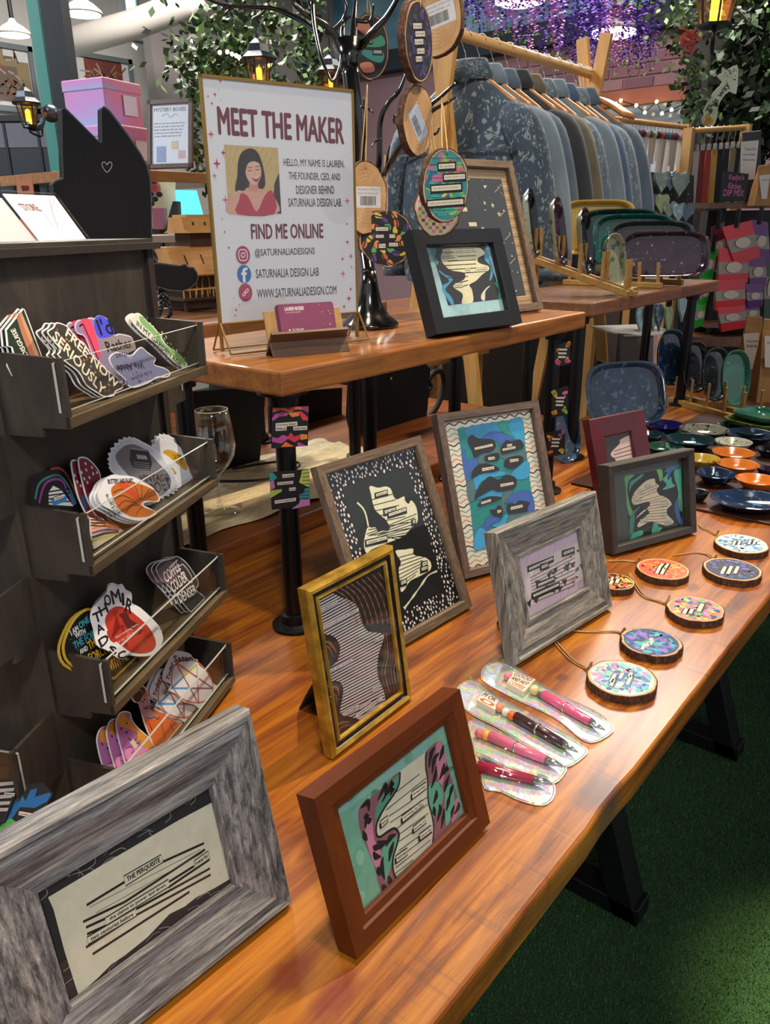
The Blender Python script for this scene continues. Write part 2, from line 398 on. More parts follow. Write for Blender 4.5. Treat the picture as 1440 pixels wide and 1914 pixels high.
# string lights seen in the window
bulb = pr('warm_bulb', '#fff0d0', 0.4, emit='#ffe2b0', es=9.0)
for i, (x, y) in enumerate(((1152, 194), (1161, 188), (1190, 197), (1228, 190), (1206, 210), (1238, 212), (1256, 205))):
    p = onx(x, y, RWX - .10)
    tag(MB().ball(p, .013, 8).build('string_light', bulb), 'tiny warm string light bulb hanging before the brick wall window', 'light bulb', 'string lights in the brick wall window')

pw = [onx(x, y, RWX - .10) for x, y in ((1135, 185), (1152, 194), (1161, 188), (1190, 197), (1206, 210), (1228, 190), (1238, 212), (1256, 205), (1284, 192))]
wo = MB().tube([np.array([RWX - .05, pw[0][1], pw[0][2]])] + pw + [np.array([RWX - .05, pw[-1][1], pw[-1][2]])], .004, 5).build('light_wire', pr('wire_dark', '#1a1a1c', .6)); tag(wo, 'thin dark wire of the string lights at the window', 'wire')
# ================================================================== tables
ST_T = [(0.34, '#47200a'), (0.44, '#7a3e0f'), (0.52, '#955513'), (0.62, '#ae6d1a'), (0.74, '#c4862f')]
tm = pr('stained_table_wood', '#a0561c', 0.3, coat=0.25, coatr=0.2); t = NT(tm)
v = t.coords((1.0, 9, 9)); a = t.noise(v, 2.6, 7, 0.62, 1.6); b = t.noise(t.coords((2.2, 120, 120)), 1.5, 4, 0.7)
f = t.math('ADD', t.math('MULTIPLY', a, .74), t.math('MULTIPLY', b, .26)); col = t.ramp(f, ST_T)
big = t.noise(t.coords((1.1, 3.4, 1)), 2.3, 3); col = t.mix(t.ramp(big, [(.42, '#000000'), (.68, '#a0a0a0')]), col, '#5e310f')
# saw marks running across the grain close to the front edge
sw = t.noise(t.coords((85, 5, 1)), 1.0, 2, 0.6); swm = t.ramp(sw, [(.56, '#000000'), (.66, '#ffffff')])
sx = t.n('ShaderNodeSeparateXYZ'); tc = t.n('ShaderNodeTexCoord'); t.l(tc.outputs['Object'], sx.inputs[0])
edge = t.n('ShaderNodeMapRange', interpolation_type='SMOOTHSTEP'); t.l(sx.outputs[1], edge.inputs[0]); edge.inputs[1].default_value = .335 - .65; edge.inputs[2].default_value = .26 - .65; edge.inputs[3].default_value = 0; edge.inputs[4].default_value = .55
pat = t.ramp(t.noise(t.coords((3, 3, 1)), 1.7, 2), [(.42, '#000000'), (.58, '#ffffff')])
col = t.mix(t.math('MULTIPLY', t.math('MULTIPLY', swm, edge.outputs[0]), pat), col, '#4a3430')
for (kx, ky, kr, kc) in ((.316, .363, .022, '#6b1f14'), (.324, .322, .020, '#6b1f14'), (.678, .262, .030, '#3c2f3a'), (.86, .40, .010, '#4c2410'), (.62, .45, .012, '#5c2a10'), (1.25, .36, .014, '#5c2a10')):
    vm = t.n('ShaderNodeVectorMath', operation='DISTANCE'); mp = t.n('ShaderNodeMapping'); t.l(tc.outputs['Object'], mp.inputs[0])
    mp.inputs['Scale'].default_value = (.62, 1, 0); t.l(mp.outputs[0], vm.inputs[0]); vm.inputs[1].default_value = ((kx - 1.3) * .62, ky - .65, 0)
    wob = t.math('ADD', vm.outputs['Value'], t.math('MULTIPLY', t.math('SUBTRACT', t.noise(tc.outputs['Object'], 40, 2), .5), .016))
    mr = t.n('ShaderNodeMapRange', interpolation_type='SMOOTHSTEP'); t.l(wob, mr.inputs[0]); mr.inputs[1].default_value = kr; mr.inputs[2].default_value = kr * .35; mr.inputs[3].default_value = 0; mr.inputs[4].default_value = .75
    col = t.mix(mr.outputs[0], col, kc)
t.col(col); t.bump(t.math('ADD', f, t.math('MULTIPLY', t.math('MULTIPLY', swm, edge.outputs[0]), -.5)), .22, .0012)
rr = t.n('ShaderNodeMapRange'); t.l(b, rr.inputs[0]); rr.inputs[3].default_value = .26; rr.inputs[4].default_value = .42; t.l(rr.outputs[0], t.b.inputs['Roughness'])

tab = thing('display_table', 'long stained wood display table on splayed black steel legs', 'table', (1.3, .65, 0))
fy = .247; pts = []
xs = np.arange(-0.7, 3.02, .04)
for i, x in enumerate(xs):
    d = .0009 * math.sin(x * 7) + random.uniform(-.0003, .0003)
    if abs(x - .678) < .05: d += .004 * (1 - abs(x - .678) / .05)
    pts.append((x, fy + d))
pts += [(3.04, fy), (3.04, 1.058), (-.7, 1.058)]
MB().prism(flat(0), pts, TZ - .042, TZ).build('tabletop', tm, tab, bevel=.004)
steel = pr('black_steel', '#0b0c10', 0.42, 0.2)
for lx in (-.35, 1.267, 1.928, 2.85):
    mb = MB(); W = .045; T = .03
    for (ya, yb) in ((.372, .60), (.93, .74)):
        pl_ = Pl((lx, 0, 0), (0, 1, 0), (0, 0, 1)); s_ = W if ya < yb else -W
        mb.prism(pl_, [(ya, 0), (ya + s_ * 1.25, 0), (yb + s_ * 1.25, TZ - .042), (yb, TZ - .042)], -T, T)
    mb.box((lx - T, .372, .001), (lx + T, .93, .042)); mb.build('leg', steel, tab, bevel=.003)
bt_ = thing('back_table', 'stained wood table behind the display table, slightly higher', 'table', (1.3, 1.6, 0))
bw = wood('back_table_wood', [(.3, '#4a2410'), (.5, '#7a4119'), (.7, '#9c5a28')], 'x', 1.0, .4)
MB().box((-.7, 1.062, .752), (2.10, 2.05, .795)).build('tabletop', bw, bt_, bevel=.004)
for lx in (-.4, .8, 2.0):
    for ly in (1.2, 1.95): MB().box((lx - .03, ly - .03, 0), (lx + .03, ly + .03, .752)).build('leg', steel, bt_)

# raised shelves on pipes
sw_ = wood('shelf_wood', [(.28, '#54300f'), (.45, '#7e4a1a'), (.6, '#975f26'), (.75, '#b07c3e')], 'x', 1.0, .32, coat=.3)
dk = pr('black_pipe', '#0d0e12', 0.35, 0.4)
def pipe(parent, x, y, z0, z1, r=.0145):
    MB().lathe([(.036, 0), (.036, .005), (.022, .009), (.021, .022), (r, .023), (r, z1 - z0 - .023), (.021, z1 - z0 - .022), (.022, z1 - z0 - .009), (.036, z1 - z0 - .005), (.036, z1 - z0)], (x, y, z0), 20).build('pipe', dk, parent, True, auto=40)
def shelf(name, label, x0, x1, y0, y1, zt, th, pipes, mat):
    s = thing(name, label, 'shelf', ((x0 + x1) / 2, (y0 + y1) / 2, pipes[0][2]))
    pts = [(x, y0 + random.uniform(-.0008, .0008)) for x in np.arange(x0, x1, .05)] + [(x1, y0), (x1, y1), (x0, y1)]
    MB().prism(flat(0), pts, zt - th, zt).build('shelf_board', mat, s, bevel=.004)
    for (x, y, z) in pipes: pipe(s, x, y, z, zt - th)
    return s
shelf('pipe_shelf', 'raised wooden shelf on black pipes carrying the white sign', .70, 1.594, .750, 1.10, ZS, .034,
      [(.742, .793, TZ), (1.655 - .10, .80, TZ), (.742, 1.02, TZ), (1.19, 1.018, TZ), (1.50, 1.02, TZ)], sw_)
sw2 = wood('shelf_wood_walnut', [(.28, '#4a2a18'), (.45, '#6e4628'), (.6, '#86593a'), (.75, '#a27a54')], 'x', 1.0, .35, coat=.3)
shelf('pipe_shelf', 'raised wooden shelf on black pipes carrying the ceramic trays', 1.79, 2.714, .825, 1.16, ZS, .034,
      [(1.84, .88, TZ), (2.64, .88, TZ), (1.84, 1.02, TZ), (2.64, 1.02, TZ)], sw2)
shelf('pipe_shelf', 'raised wooden shelf behind the white sign carrying the small wooden house', .40, 1.42, 1.155, 1.62, 1.178, .035,
      [(.46, 1.25, .795), (1.37, 1.22, .795), (.46, 1.56, .795), (1.37, 1.56, .795)], sw2)

# ================================================================== framed pictures
easel_m = pr('easel_black', '#08080a', 0.7)
def frame_rails(root, pl, w, h, prof, mh, mv):
    """four mitred rails; prof = [(inset, offset toward viewer)] from the outer back edge to the inner lip"""
    for side in range(4):
        mb = MB(); vs = []
        for d, o in prof:
            c = [(d, d), (w - d, d), (w - d, h - d), (d, h - d)]
            a, b = c[side], c[(side + 1) % 4]; vs += [pl.P(*a, o), pl.P(*b, o)]
        n = len(prof); fs = [(2 * i, 2 * i + 1, 2 * i + 3, 2 * i + 2) for i in range(n - 1)]
        mb.add(vs, fs); mb.f = [f[::-1] for f in mb.f]
        mb.build('rail', mh if side % 2 == 0 else mv, root)
def picture(name, label, fitp, prof, mh, mv, depth, recess, art, easel='p', backing='#101014', pane=True):
    x, y, z, yaw, wd, h, tilt = fitp; yaw, tilt = R_(yaw), R_(tilt); pl = plane((x, y, z), yaw, tilt)
    ctr = pl.P(wd / 2, 0, -depth); root = thing(name, label, 'picture frame', (ctr[0], ctr[1], TZ if z < 1 else ZS), yaw)
    frame_rails(root, pl, wd, h, prof, mh, mv); b = prof[-1][0] - .004
    MB().slab(pl, .003, .003, wd - .003, h - .003, -depth, -recess - .002).build('backing', pr('backing' + backing, backing, .8), root)
    P = Print(pl.shift(-recess - .002)); P.clip = (b - .001, b - .001, wd - b + .001, h - b + .001); art(P, b, b, wd - b, h - b); P.build('print', root)
    if pane: MB().add([pl.P(b, b, -recess + .002), pl.P(wd - b, b, -recess + .002), pl.P(wd - b, h - b, -recess + .002), pl.P(b, h - b, -recess + .002)], [(0, 1, 2, 3)]).build('pane', GLASS, root)
    if easel:
        # kick-stand: a flat leg hinged on the back, its foot on the surface
        hb = h * .62; top = pl.P(wd / 2, hb, -depth - .001); zf = TZ if z < 1 else ZS; dist = h * .42
        nh = np.array([math.sin(yaw), -math.cos(yaw), 0]); foot = pl.P(wd / 2, 0, -depth) - nh * dist; foot[2] = zf + .001
        u = pl.u; wt, wb = wd * .10, wd * .17
        ax = (foot - top) / np.linalg.norm(foot - top); e = Pl(top, u, -ax); L = np.linalg.norm(foot - top)
        MB().prism(e, [(-wt, 0), (wt, 0), (wb, -L * .8), (wb, -L), (-wb, -L), (-wb, -L * .8)], -.0015, .0015).build('easel', easel_m, root)
    return root, pl
def edge_lines(P, a0, b0, a1, b1, col): P.rect(a0, b0, a1, b1, col)

# ---- large grey barn-wood frame, front of the table
gb = [(.30, '#232225'), (.42, '#4a494b'), (.50, '#6f6d6e'), (.58, '#8d8a88'), (.70, '#bab4aa')]
GBh, GBv = wood('barnwood_grey_h', gb, 'x', 4.5, .6, 16, .5, detail=8), wood('barnwood_grey_v', gb, 'z', 4.5, .6, 16, .5, detail=8)
def stroke_lines(P, Z, rows, wd=.0014, col='#15120f'):
    for k, (a, b) in enumerate(rows): P.line(P.px(Z([a, b])), wd, col, up=(k == 0))
def art_big(P, a0, b0, a1, b1):
    Z = zm(0, 1300, 600, 1440)
    P.rect(a0, b0, a1, b1, '#1c1d22')
    r = random.Random(3)
    for k in range(60):
        x, y = r.uniform(a0, a1), r.choice([r.uniform(b0, b0 + .028), r.uniform(b1 - .022, b1)]); q = r.uniform(0, 3)
        P.line(cr([(x, y), (x + .006 * math.cos(q), y + .004 * math.sin(q)), (x + .013 * math.cos(q + .7), y + .009 * math.sin(q + .5))], 3), .0005, r.choice(['#a4a296', '#7c8a8c', '#6a6e68']), up=(k == 0))
    P.poly(P.px(Z([(215, 905), (500, 735), (800, 560), (968, 470), (1005, 660), (1035, 820), (960, 865), (880, 905), (830, 945), (760, 980), (660, 1085), (560, 1165), (500, 1205), (440, 1265), (352, 1345), (290, 1150), (240, 960)])), '#d3d0bb')
    rows = [((388, 940), (560, 835)), ((725, 748), (915, 662)), ((372, 1015), (560, 925)), ((560, 925), (920, 690)), ((385, 1040), (560, 960)), ((560, 960), (870, 765)), ((390, 1070), (480, 1030)), ((755, 860), (940, 735)), ((610, 958), (942, 775)), ((385, 1130), (610, 985)), ((610, 985), (945, 803)), ((415, 1160), (850, 880))]
    stroke_lines(P, Z, rows, .0021)
    stroke_lines(P, Z, [((400, 950), (900, 690)), ((430, 975), (910, 705))], .0005, '#5a564c')
    for q, s in (([(555, 812), (722, 716), (730, 745), (562, 852)], 'THE PERQUISITE'), ([(872, 742), (932, 700), (938, 730), (876, 772)], 'nearly'),
                 ([(470, 1000), (754, 826), (760, 852), (474, 1028)], 'the claims to power laid down'), ([(390, 1085), (604, 957), (610, 985), (394, 1112)], 'two centuries before')):
        tagbox(P, P.px(Z(q)), s, '#d3d0bb', '#23201c', '#15120f', .0010, .62)
picture('picture_frame', 'large weathered grey frame with a blackout poem, standing nearest the camera', (.1196, .4237, .765, -3.0, .2445, .1920, 12.0),
        [(0, -.024), (0, -.004), (.003, 0), (.007, 0), (.009, -.004), (.012, -.003), (.016, -.0015), (.036, -.008), (.044, -.009), (.0455, -.007), (.048, -.007), (.0495, -.013)], GBh, GBv, .024, .012, art_big)

# ---- chestnut brown frame
BR1 = wood('chestnut_h', [(.3, '#481d03'), (.6, '#5e2a05'), (.8, '#6e3708')], 'x', 1, .5, 10, .08); BR2 = wood('chestnut_v', [(.3, '#481d03'), (.6, '#5e2a05'), (.8, '#6e3708')], 'z', 1, .5, 10, .08)
for _m in (BR1, BR2): _m.node_tree.nodes['Principled BSDF'].inputs['Specular IOR Level'].default_value = .25
def flames(P, Z, pts, cols, seed=1, wd=.0022, up=True):
    for k, (a, b, c) in enumerate(pts):
        q = P.px(Z([a, b, c])); P.line(cr(q, 5), [wd * x for x in np.interp(np.linspace(0, 1, 11), [0, .5, 1], [.25, 1.2, .25])], cols[k % len(cols)], up=(up and k == 0))
def art_brown(P, a0, b0, a1, b1):
    Z = zm(640, 1360, 900, 1382); r = random.Random(5)
    P.rect(a0, b0, a1, b1, '#6fa68e'); P.poly([(a0, b1), (a1, b1), (a1, b1 - .02), (a0, b1 - .012)], '#7fb0a8')
    for k in range(60):
        x, y = r.uniform(a0, a1), r.uniform(b0, b1); P.ell((x, y), r.uniform(.004, .011), r.uniform(.003, .008), r.choice(['#78ad94', '#67a087', '#83b59c', '#74a99f']), up=(k % 20 == 0), n=10)
    P.poly(P.px(Z([(170, 790), (330, 660), (560, 440), (830, 240), (975, 130), (1020, 280), (1100, 560), (1165, 810), (1080, 960), (890, 1170), (700, 1330), (540, 1470), (400, 1640), (360, 1560), (320, 1390), (245, 1200), (200, 1090), (165, 960)])), '#cdc9b4')
    L = cr(Z([(170, 790), (330, 660), (560, 440), (565, 530), (520, 650), (430, 770), (345, 920), (330, 1040), (370, 1085), (450, 1030), (520, 1005), (560, 1060), (540, 1160), (505, 1300), (510, 1430), (535, 1500), (470, 1600), (400, 1640), (360, 1560), (320, 1390), (245, 1200), (200, 1090), (165, 960)]), 4, True)
    P.poly(P.px(L), '#8a5560')
    Rr = cr(Z([(830, 240), (975, 130), (1020, 280), (1100, 560), (1165, 810), (1080, 960), (900, 1160), (905, 1000), (890, 880), (850, 720), (845, 520), (825, 380)]), 4, True)
    P.poly(P.px(Rr), '#8a5560')
    for q, c in (([(330, 800), (470, 560), (560, 470), (545, 600), (420, 800), (340, 960)], '#4f8f78'), ([(400, 1180), (520, 1060), (540, 1150), (490, 1330), (430, 1530), (390, 1400)], '#5a9f86'),
                 ([(210, 1000), (290, 880), (310, 1100), (380, 1230), (360, 1400), (300, 1330)], '#c07a95'), ([(850, 600), (960, 540), (1000, 700), (900, 900)], '#5a9f86'), ([(930, 180), (980, 140), (1030, 330), (980, 600), (940, 420)], '#c07a95'), ([(1020, 640), (1090, 560), (1110, 760), (1030, 980)], '#5fa98c'), ([(1090, 800), (1140, 690), (1160, 820), (1090, 950)], '#c07a95')):
        P.poly(P.px(cr(Z(q), 3, True)), c, up=(q[0][0] in (330, 210)))
    dk_ = [((180, 800), (250, 740), (260, 830)), ((350, 720), (430, 570), (420, 680)), ((390, 740), (500, 540), (450, 660)), ((480, 640), (500, 600), (470, 680)), ((210, 900), (240, 880), (220, 1010)), ((205, 1020), (220, 1080), (245, 1120)), ((250, 960), (270, 920), (290, 900)), ((340, 1130), (400, 1150), (440, 1120)), ((305, 1230), (330, 1280), (380, 1280)), ((300, 1180), (330, 1190), (400, 1180)), ((400, 1280), (390, 1400), (420, 1510)), ((430, 1180), (470, 1100), (530, 1060)), ((460, 1330), (480, 1220), (510, 1130)), ((350, 1380), (355, 1420), (370, 1470)), ((390, 1560), (410, 1590), (440, 1610)), ((450, 1470), (470, 1520), (500, 1560)),
           ((860, 400), (880, 260), (920, 190)), ((890, 460), (910, 320), (960, 250)), ((960, 330), (990, 240), (1000, 170)), ((880, 600), (920, 480), (930, 380)), ((960, 520), (1000, 420), (1010, 350)), ((1000, 470), (1040, 400), (1030, 440)), ((900, 760), (930, 680), (930, 620)), ((1010, 640), (1030, 560), (1060, 470)), ((940, 930), (970, 820), (960, 760)), ((1060, 700), (1080, 620), (1100, 560)), ((1030, 830), (1050, 740), (1070, 660)), ((1110, 860), (1150, 790), (1150, 740)), ((980, 1000), (1000, 900), (1010, 800)), ((920, 880), (910, 830), (905, 780)), ((1080, 900), (1090, 840), (1110, 770))]
    flames(P, Z, dk_, ['#120f14'], wd=.0052)
    P.line(P.px(cr(Z([(570, 440), (560, 560), (510, 660), (420, 790), (345, 930), (335, 1050), (370, 1085), (450, 1030), (520, 1000), (560, 1060), (540, 1160), (500, 1300), (505, 1430), (540, 1510)]), 5)), .0022, '#120f14')
    P.line(P.px(cr(Z([(835, 240), (825, 380), (845, 520), (850, 720), (890, 880), (905, 1000), (895, 1160)]), 5)), .0018, '#120f14')
    stroke_lines(P, Z, [((530, 640), (765, 460)), ((430, 820), (830, 500)), ((460, 880), (680, 730)), ((470, 945), (840, 690)), ((540, 1000), (845, 760)), ((560, 1060), (850, 850)), ((560, 1130), (690, 1040)), ((560, 1220), (880, 990)), ((560, 1290), (890, 1040)), ((530, 1390), (880, 1110)), ((520, 1450), (700, 1310))], .0008)
    for q, s in (([(690, 640), (826, 545), (830, 600), (692, 705)], 'dreamily'), ([(590, 880), (795, 722), (800, 765), (595, 935)], 'drinking up the'), ([(375, 930), (440, 880), (445, 930), (385, 985)], 'time'), ([(700, 985), (815, 890), (822, 940), (706, 1035)], 'scores of'), ([(760, 1060), (872, 975), (878, 1025), (766, 1110)], 'records'), ([(525, 1275), (632, 1198), (636, 1255), (530, 1335)], 'women')):
        e = P.px(Z([(x - 16, y + 26) for x, y in q])); P.poly(e, '#120f14'); tagbox(P, P.px(Z(q)), s, '#d8d4c0', '#55504a', '#120f14', .0012, .5)
picture('picture_frame', 'reddish brown wooden frame with green bordered art, beside the pen packets', (.3547, .3282, .767, -.7, .2040, .1475, 16.3),
        [(0, -.022), (0, 0), (.0155, -.0005), (.017, -.003), (.0235, -.004), (.025, -.0085)], BR1, BR2, .022, .0085, art_brown)

# ---- gold frame with black groove
gold = pr('gold_leaf', '#b08a2c', 0.38, 0.55); t = NT(gold); t.col(t.ramp(t.noise(t.coords(), 45, 4), [(.3, '#8a6a1c'), (.6, '#c29a36'), (.8, '#dcba5c')]))
def art_gold(P, a0, b0, a1, b1):
    Z = zm(580, 1060, 760, 1077); r = random.Random(6)
    P.rect(a0, b0, a1, b1, '#d9cfd0')
    for i in range(46):
        y = 390 + i * 34.5; P.line(P.px(Z([(60, y), (840, y - 420)])), .0016, '#141013', up=(i == 0))
    P.poly(P.px(Z([(480, 1730), (845, 1490), (900, 1540), (560, 1780)])), '#d9cfd0')
    tr = cr(Z([(215, 262), (360, 330), (480, 380), (545, 470), (570, 580), (640, 700), (740, 720), (815, 740), (822, 820), (775, 960), (755, 1130), (775, 1250), (830, 1380), (850, 1520)]), 5) + Z([(1060, 1420), (860, -40), (640, 20)])
    P.poly(P.px(tr), '#241612'); P.line(P.px(tr[:66]), .0022, '#0e090a')
    for k in range(11):
        x = 260 + k * 62; P.line(P.px(cr(Z([(x, 250 - k * 24), (x + 130, 330 - k * 12), (x + 210, 470), (x + 270 - k * 5, 640)]), 4)), [.0006, .0022] * 6 + [.001], '#8a6347', up=(k == 0))
    for k in range(5): P.line(P.px(cr(Z([(820 + 28 * k, 740), (840 + 28 * k, 980), (800 + 34 * k, 1180), (850 + 34 * k, 1400)]), 4)), .0018, ['#6b3d33', '#8a6347', '#553029'][k % 3], up=(k == 0))
    for q in ([(120, 762), (240, 775), (310, 850), (325, 930), (290, 1050), (200, 1120)], [(200, 1280), (320, 1290), (360, 1360), (350, 1470), (325, 1600), (350, 1660), (470, 1690), (550, 1740), (330, 1900)]):
        c = cr(Z(q), 5) + Z([(170, 1900 if q[0][1] > 1000 else 1100)]); P.poly(P.px(c), '#2e1f1a'); P.line(P.px(c[:-1]), .002, '#0e090a')
    flames(P, Z, [((150, 830), (220, 850), (290, 950)), ((150, 880), (210, 900), (250, 1000)), ((230, 1340), (300, 1350), (320, 1440)), ((240, 1420), (290, 1440), (290, 1540)), ((290, 1790), (340, 1740), (440, 1730)), ((310, 1840), (360, 1780), (480, 1760)), ((260, 1560), (280, 1620), (290, 1700))], ['#8a6347', '#6b4a38'], wd=.003)
    for q, s in (([(95, 470), (297, 365), (302, 405), (97, 512)], "As a general rule"), ([(125, 660), (535, 450), (540, 490), (130, 705)], 'he does not give in to their demands'), ([(712, 800), (815, 750), (818, 800), (715, 850)], 'he likes'), ([(200, 1150), (465, 1018), (470, 1055), (205, 1190)], 'all at once'), ([(685, 1350), (765, 1305), (768, 1350), (690, 1395)], 'wild'), ([(360, 1620), (530, 1530), (535, 1570), (365, 1665)], 'they linger'), ([(545, 1550), (665, 1475), (668, 1512), (550, 1590)], 'their eyes'), ([(500, 1640), (785, 1440), (795, 1480), (505, 1690)], 'wishes at midnight')):
        tagbox(P, P.px(Z(q)), s, '#d9cfd0', '#555', '#141013', .0007, .5)
groot, gpl = picture('picture_frame', 'slim gold frame with a black groove around striped black and white art', (.5365, .5216, .763, 1.5, .1558, .2096, 8.0),
        [(0, -.016), (0, -.003), (.004, 0), (.0085, -.002)], gold, gold, .016, .006, art_gold)
gk = pr('frame_groove_black', '#0b090a', .35)
frame_rails(groot, gpl, .1558, .2096, [(.0085, -.002), (.010, -.005), (.0145, -.005)], gk, gk)
frame_rails(groot, gpl, .1558, .2096, [(.0145, -.005), (.016, -.002), (.018, -.003), (.019, -.0065)], gold, gold)

# ---- taupe wood frame, white dots on black
tp = [(.28, '#3d3027'), (.45, '#5d4c3e'), (.6, '#75624f'), (.78, '#94806a')]
TPh, TPv = wood('taupe_wood_h', tp, 'x', 5, .6, 16, .4), wood('taupe_wood_v', tp, 'z', 5, .6, 16, .4)
def dots(P, a0, b0, a1, b1, col, n, r0, r1, avoid=None, seed=2):
    r = random.Random(seed); pts = []; P.k += 1; tries = 0
    while len(pts) < n and tries < n * 30:
        tries += 1; x, y = r.uniform(a0, a1), r.uniform(b0, b1); q = r.uniform(r0, r1)
        if avoid and avoid(x, y): continue
        if any((x - c[0]) ** 2 + (y - c[1]) ** 2 < (q + c[2] + .0006) ** 2 for c in pts): continue
        pts.append((x, y, q)); P.ell((x, y), q * .85, q * 1.2, col, up=False, n=8, rot=r.uniform(-.5, .5))
def art_speck(P, a0, b0, a1, b1):
    Z = zm(640, 860, 840, 1196); P.rect(a0, b0, a1, b1, '#17161b')
    ia0, ib0, ia1, ib1 = a0 + .030, b0 + .030, a1 - .028, b1 - .028
    dots(P, a0, b0, a1, b1, '#e2ddd8', 430, .0014, .0026, lambda x, y: ia0 < x < ia1 and ib0 < y < ib1)
    P.rect(ia0, ib0, ia1, ib1, '#111417')
    P.poly([(ia0, ib1 - .07), (ia0, ib1), (ia1, ib1), (ia1, ib1 - .05), (ia0 + .06, ib1 - .03)], '#1b2423')
    cream = '#e6e3c4'
    P.poly(P.px(cr(Z([(305, 290), (400, 310), (480, 295), (540, 320), (570, 400), (610, 440), (690, 405), (700, 450), (740, 490), (770, 450), (820, 510), (842, 610), (835, 700), (760, 770), (700, 840), (600, 890), (480, 935), (330, 1000), (270, 1040), (240, 940), (265, 800), (290, 750), (370, 750), (430, 790), (530, 770), (500, 690), (420, 610), (370, 560), (340, 480), (320, 380)]), 3, True)), cream)
    P.poly(P.px(cr(Z([(600, 1010), (700, 1000), (790, 990), (800, 1060), (930, 1090), (990, 1150), (980, 1230), (880, 1290), (760, 1350), (700, 1440), (655, 1470), (640, 1330), (630, 1220), (655, 1140), (610, 1060)]), 3, True)), cream)
    P.line(P.px(cr(Z([(165, 475), (230, 540), (265, 620), (290, 740)]), 5)), .0030, cream)
    P.line(P.px(cr(Z([(690, 1660), (780, 1540), (880, 1400), (960, 1290), (1060, 1240)]), 5)), [.006, .004, .003, .003, .002, .003, .004, .003, .002, .002, .003, .004, .004, .003, .002, .002, .002, .002, .003, .003, .003], '#d8d5bc')
    for k in range(8):
        y = 330 + k * 66; P.line(P.px(Z([(310 - min(k, 5) * 4, y + 120), (560 + k * 36, y + 50 - k * 3)])), .0012, '#15161a', up=(k == 0))
    for k in range(9): P.line(P.px(Z([(270 + k * 40, 830 + k * 6), (830 - k * 20, 600 + k * 42)])), .0012, '#15161a', up=False)
    for k in range(8): P.line(P.px(Z([(630, 1090 + k * 48), (960 - k * 20, 1000 + k * 40)])), .0012, '#15161a', up=False)
    P.poly(P.px(cr(Z([(330, 660), (380, 640), (470, 650), (530, 760), (470, 780), (400, 800), (370, 750), (310, 750)]), 3, True)), '#15161a')
    for q, s in (([(375, 380), (495, 340), (505, 370), (380, 408)], 'desire'), ([(470, 565), (588, 530), (594, 565), (476, 602)], 'soft steps'), ([(515, 600), (705, 535), (712, 565), (520, 630)], 'waiting for sleep'), ([(265, 905), (490, 850), (494, 885), (270, 945)], 'ceaseless return'), ([(890, 1150), (936, 1130), (942, 1165), (895, 1190)], 'softly'), ([(880, 1205), (945, 1185), (948, 1215), (884, 1238)], 'to sea'), ([(650, 1360), (705, 1335), (710, 1370), (655, 1395)], 'again'), ([(780, 680), (806, 668), (812, 700), (786, 712)], 'the')):
        P.poly(P.px(Z([(x + (-18 if i in (0, 3) else 10), y + (-12 if i < 2 else 30)) for i, (x, y) in enumerate(q)])), '#15161a'); tagbox(P, P.px(Z(q)), s, cream, '#4a4a44', None, .0005, .55)
picture('picture_frame', 'tall taupe wood frame with white dots around black and cream art', (.7302, .6186, .766, -3.1, .2242, .2852, 22.7),
        [(0, -.014), (0, 0), (.013, 0), (.015, -.002), (.0155, -.008)], TPh, TPv, .014, .008, art_speck)

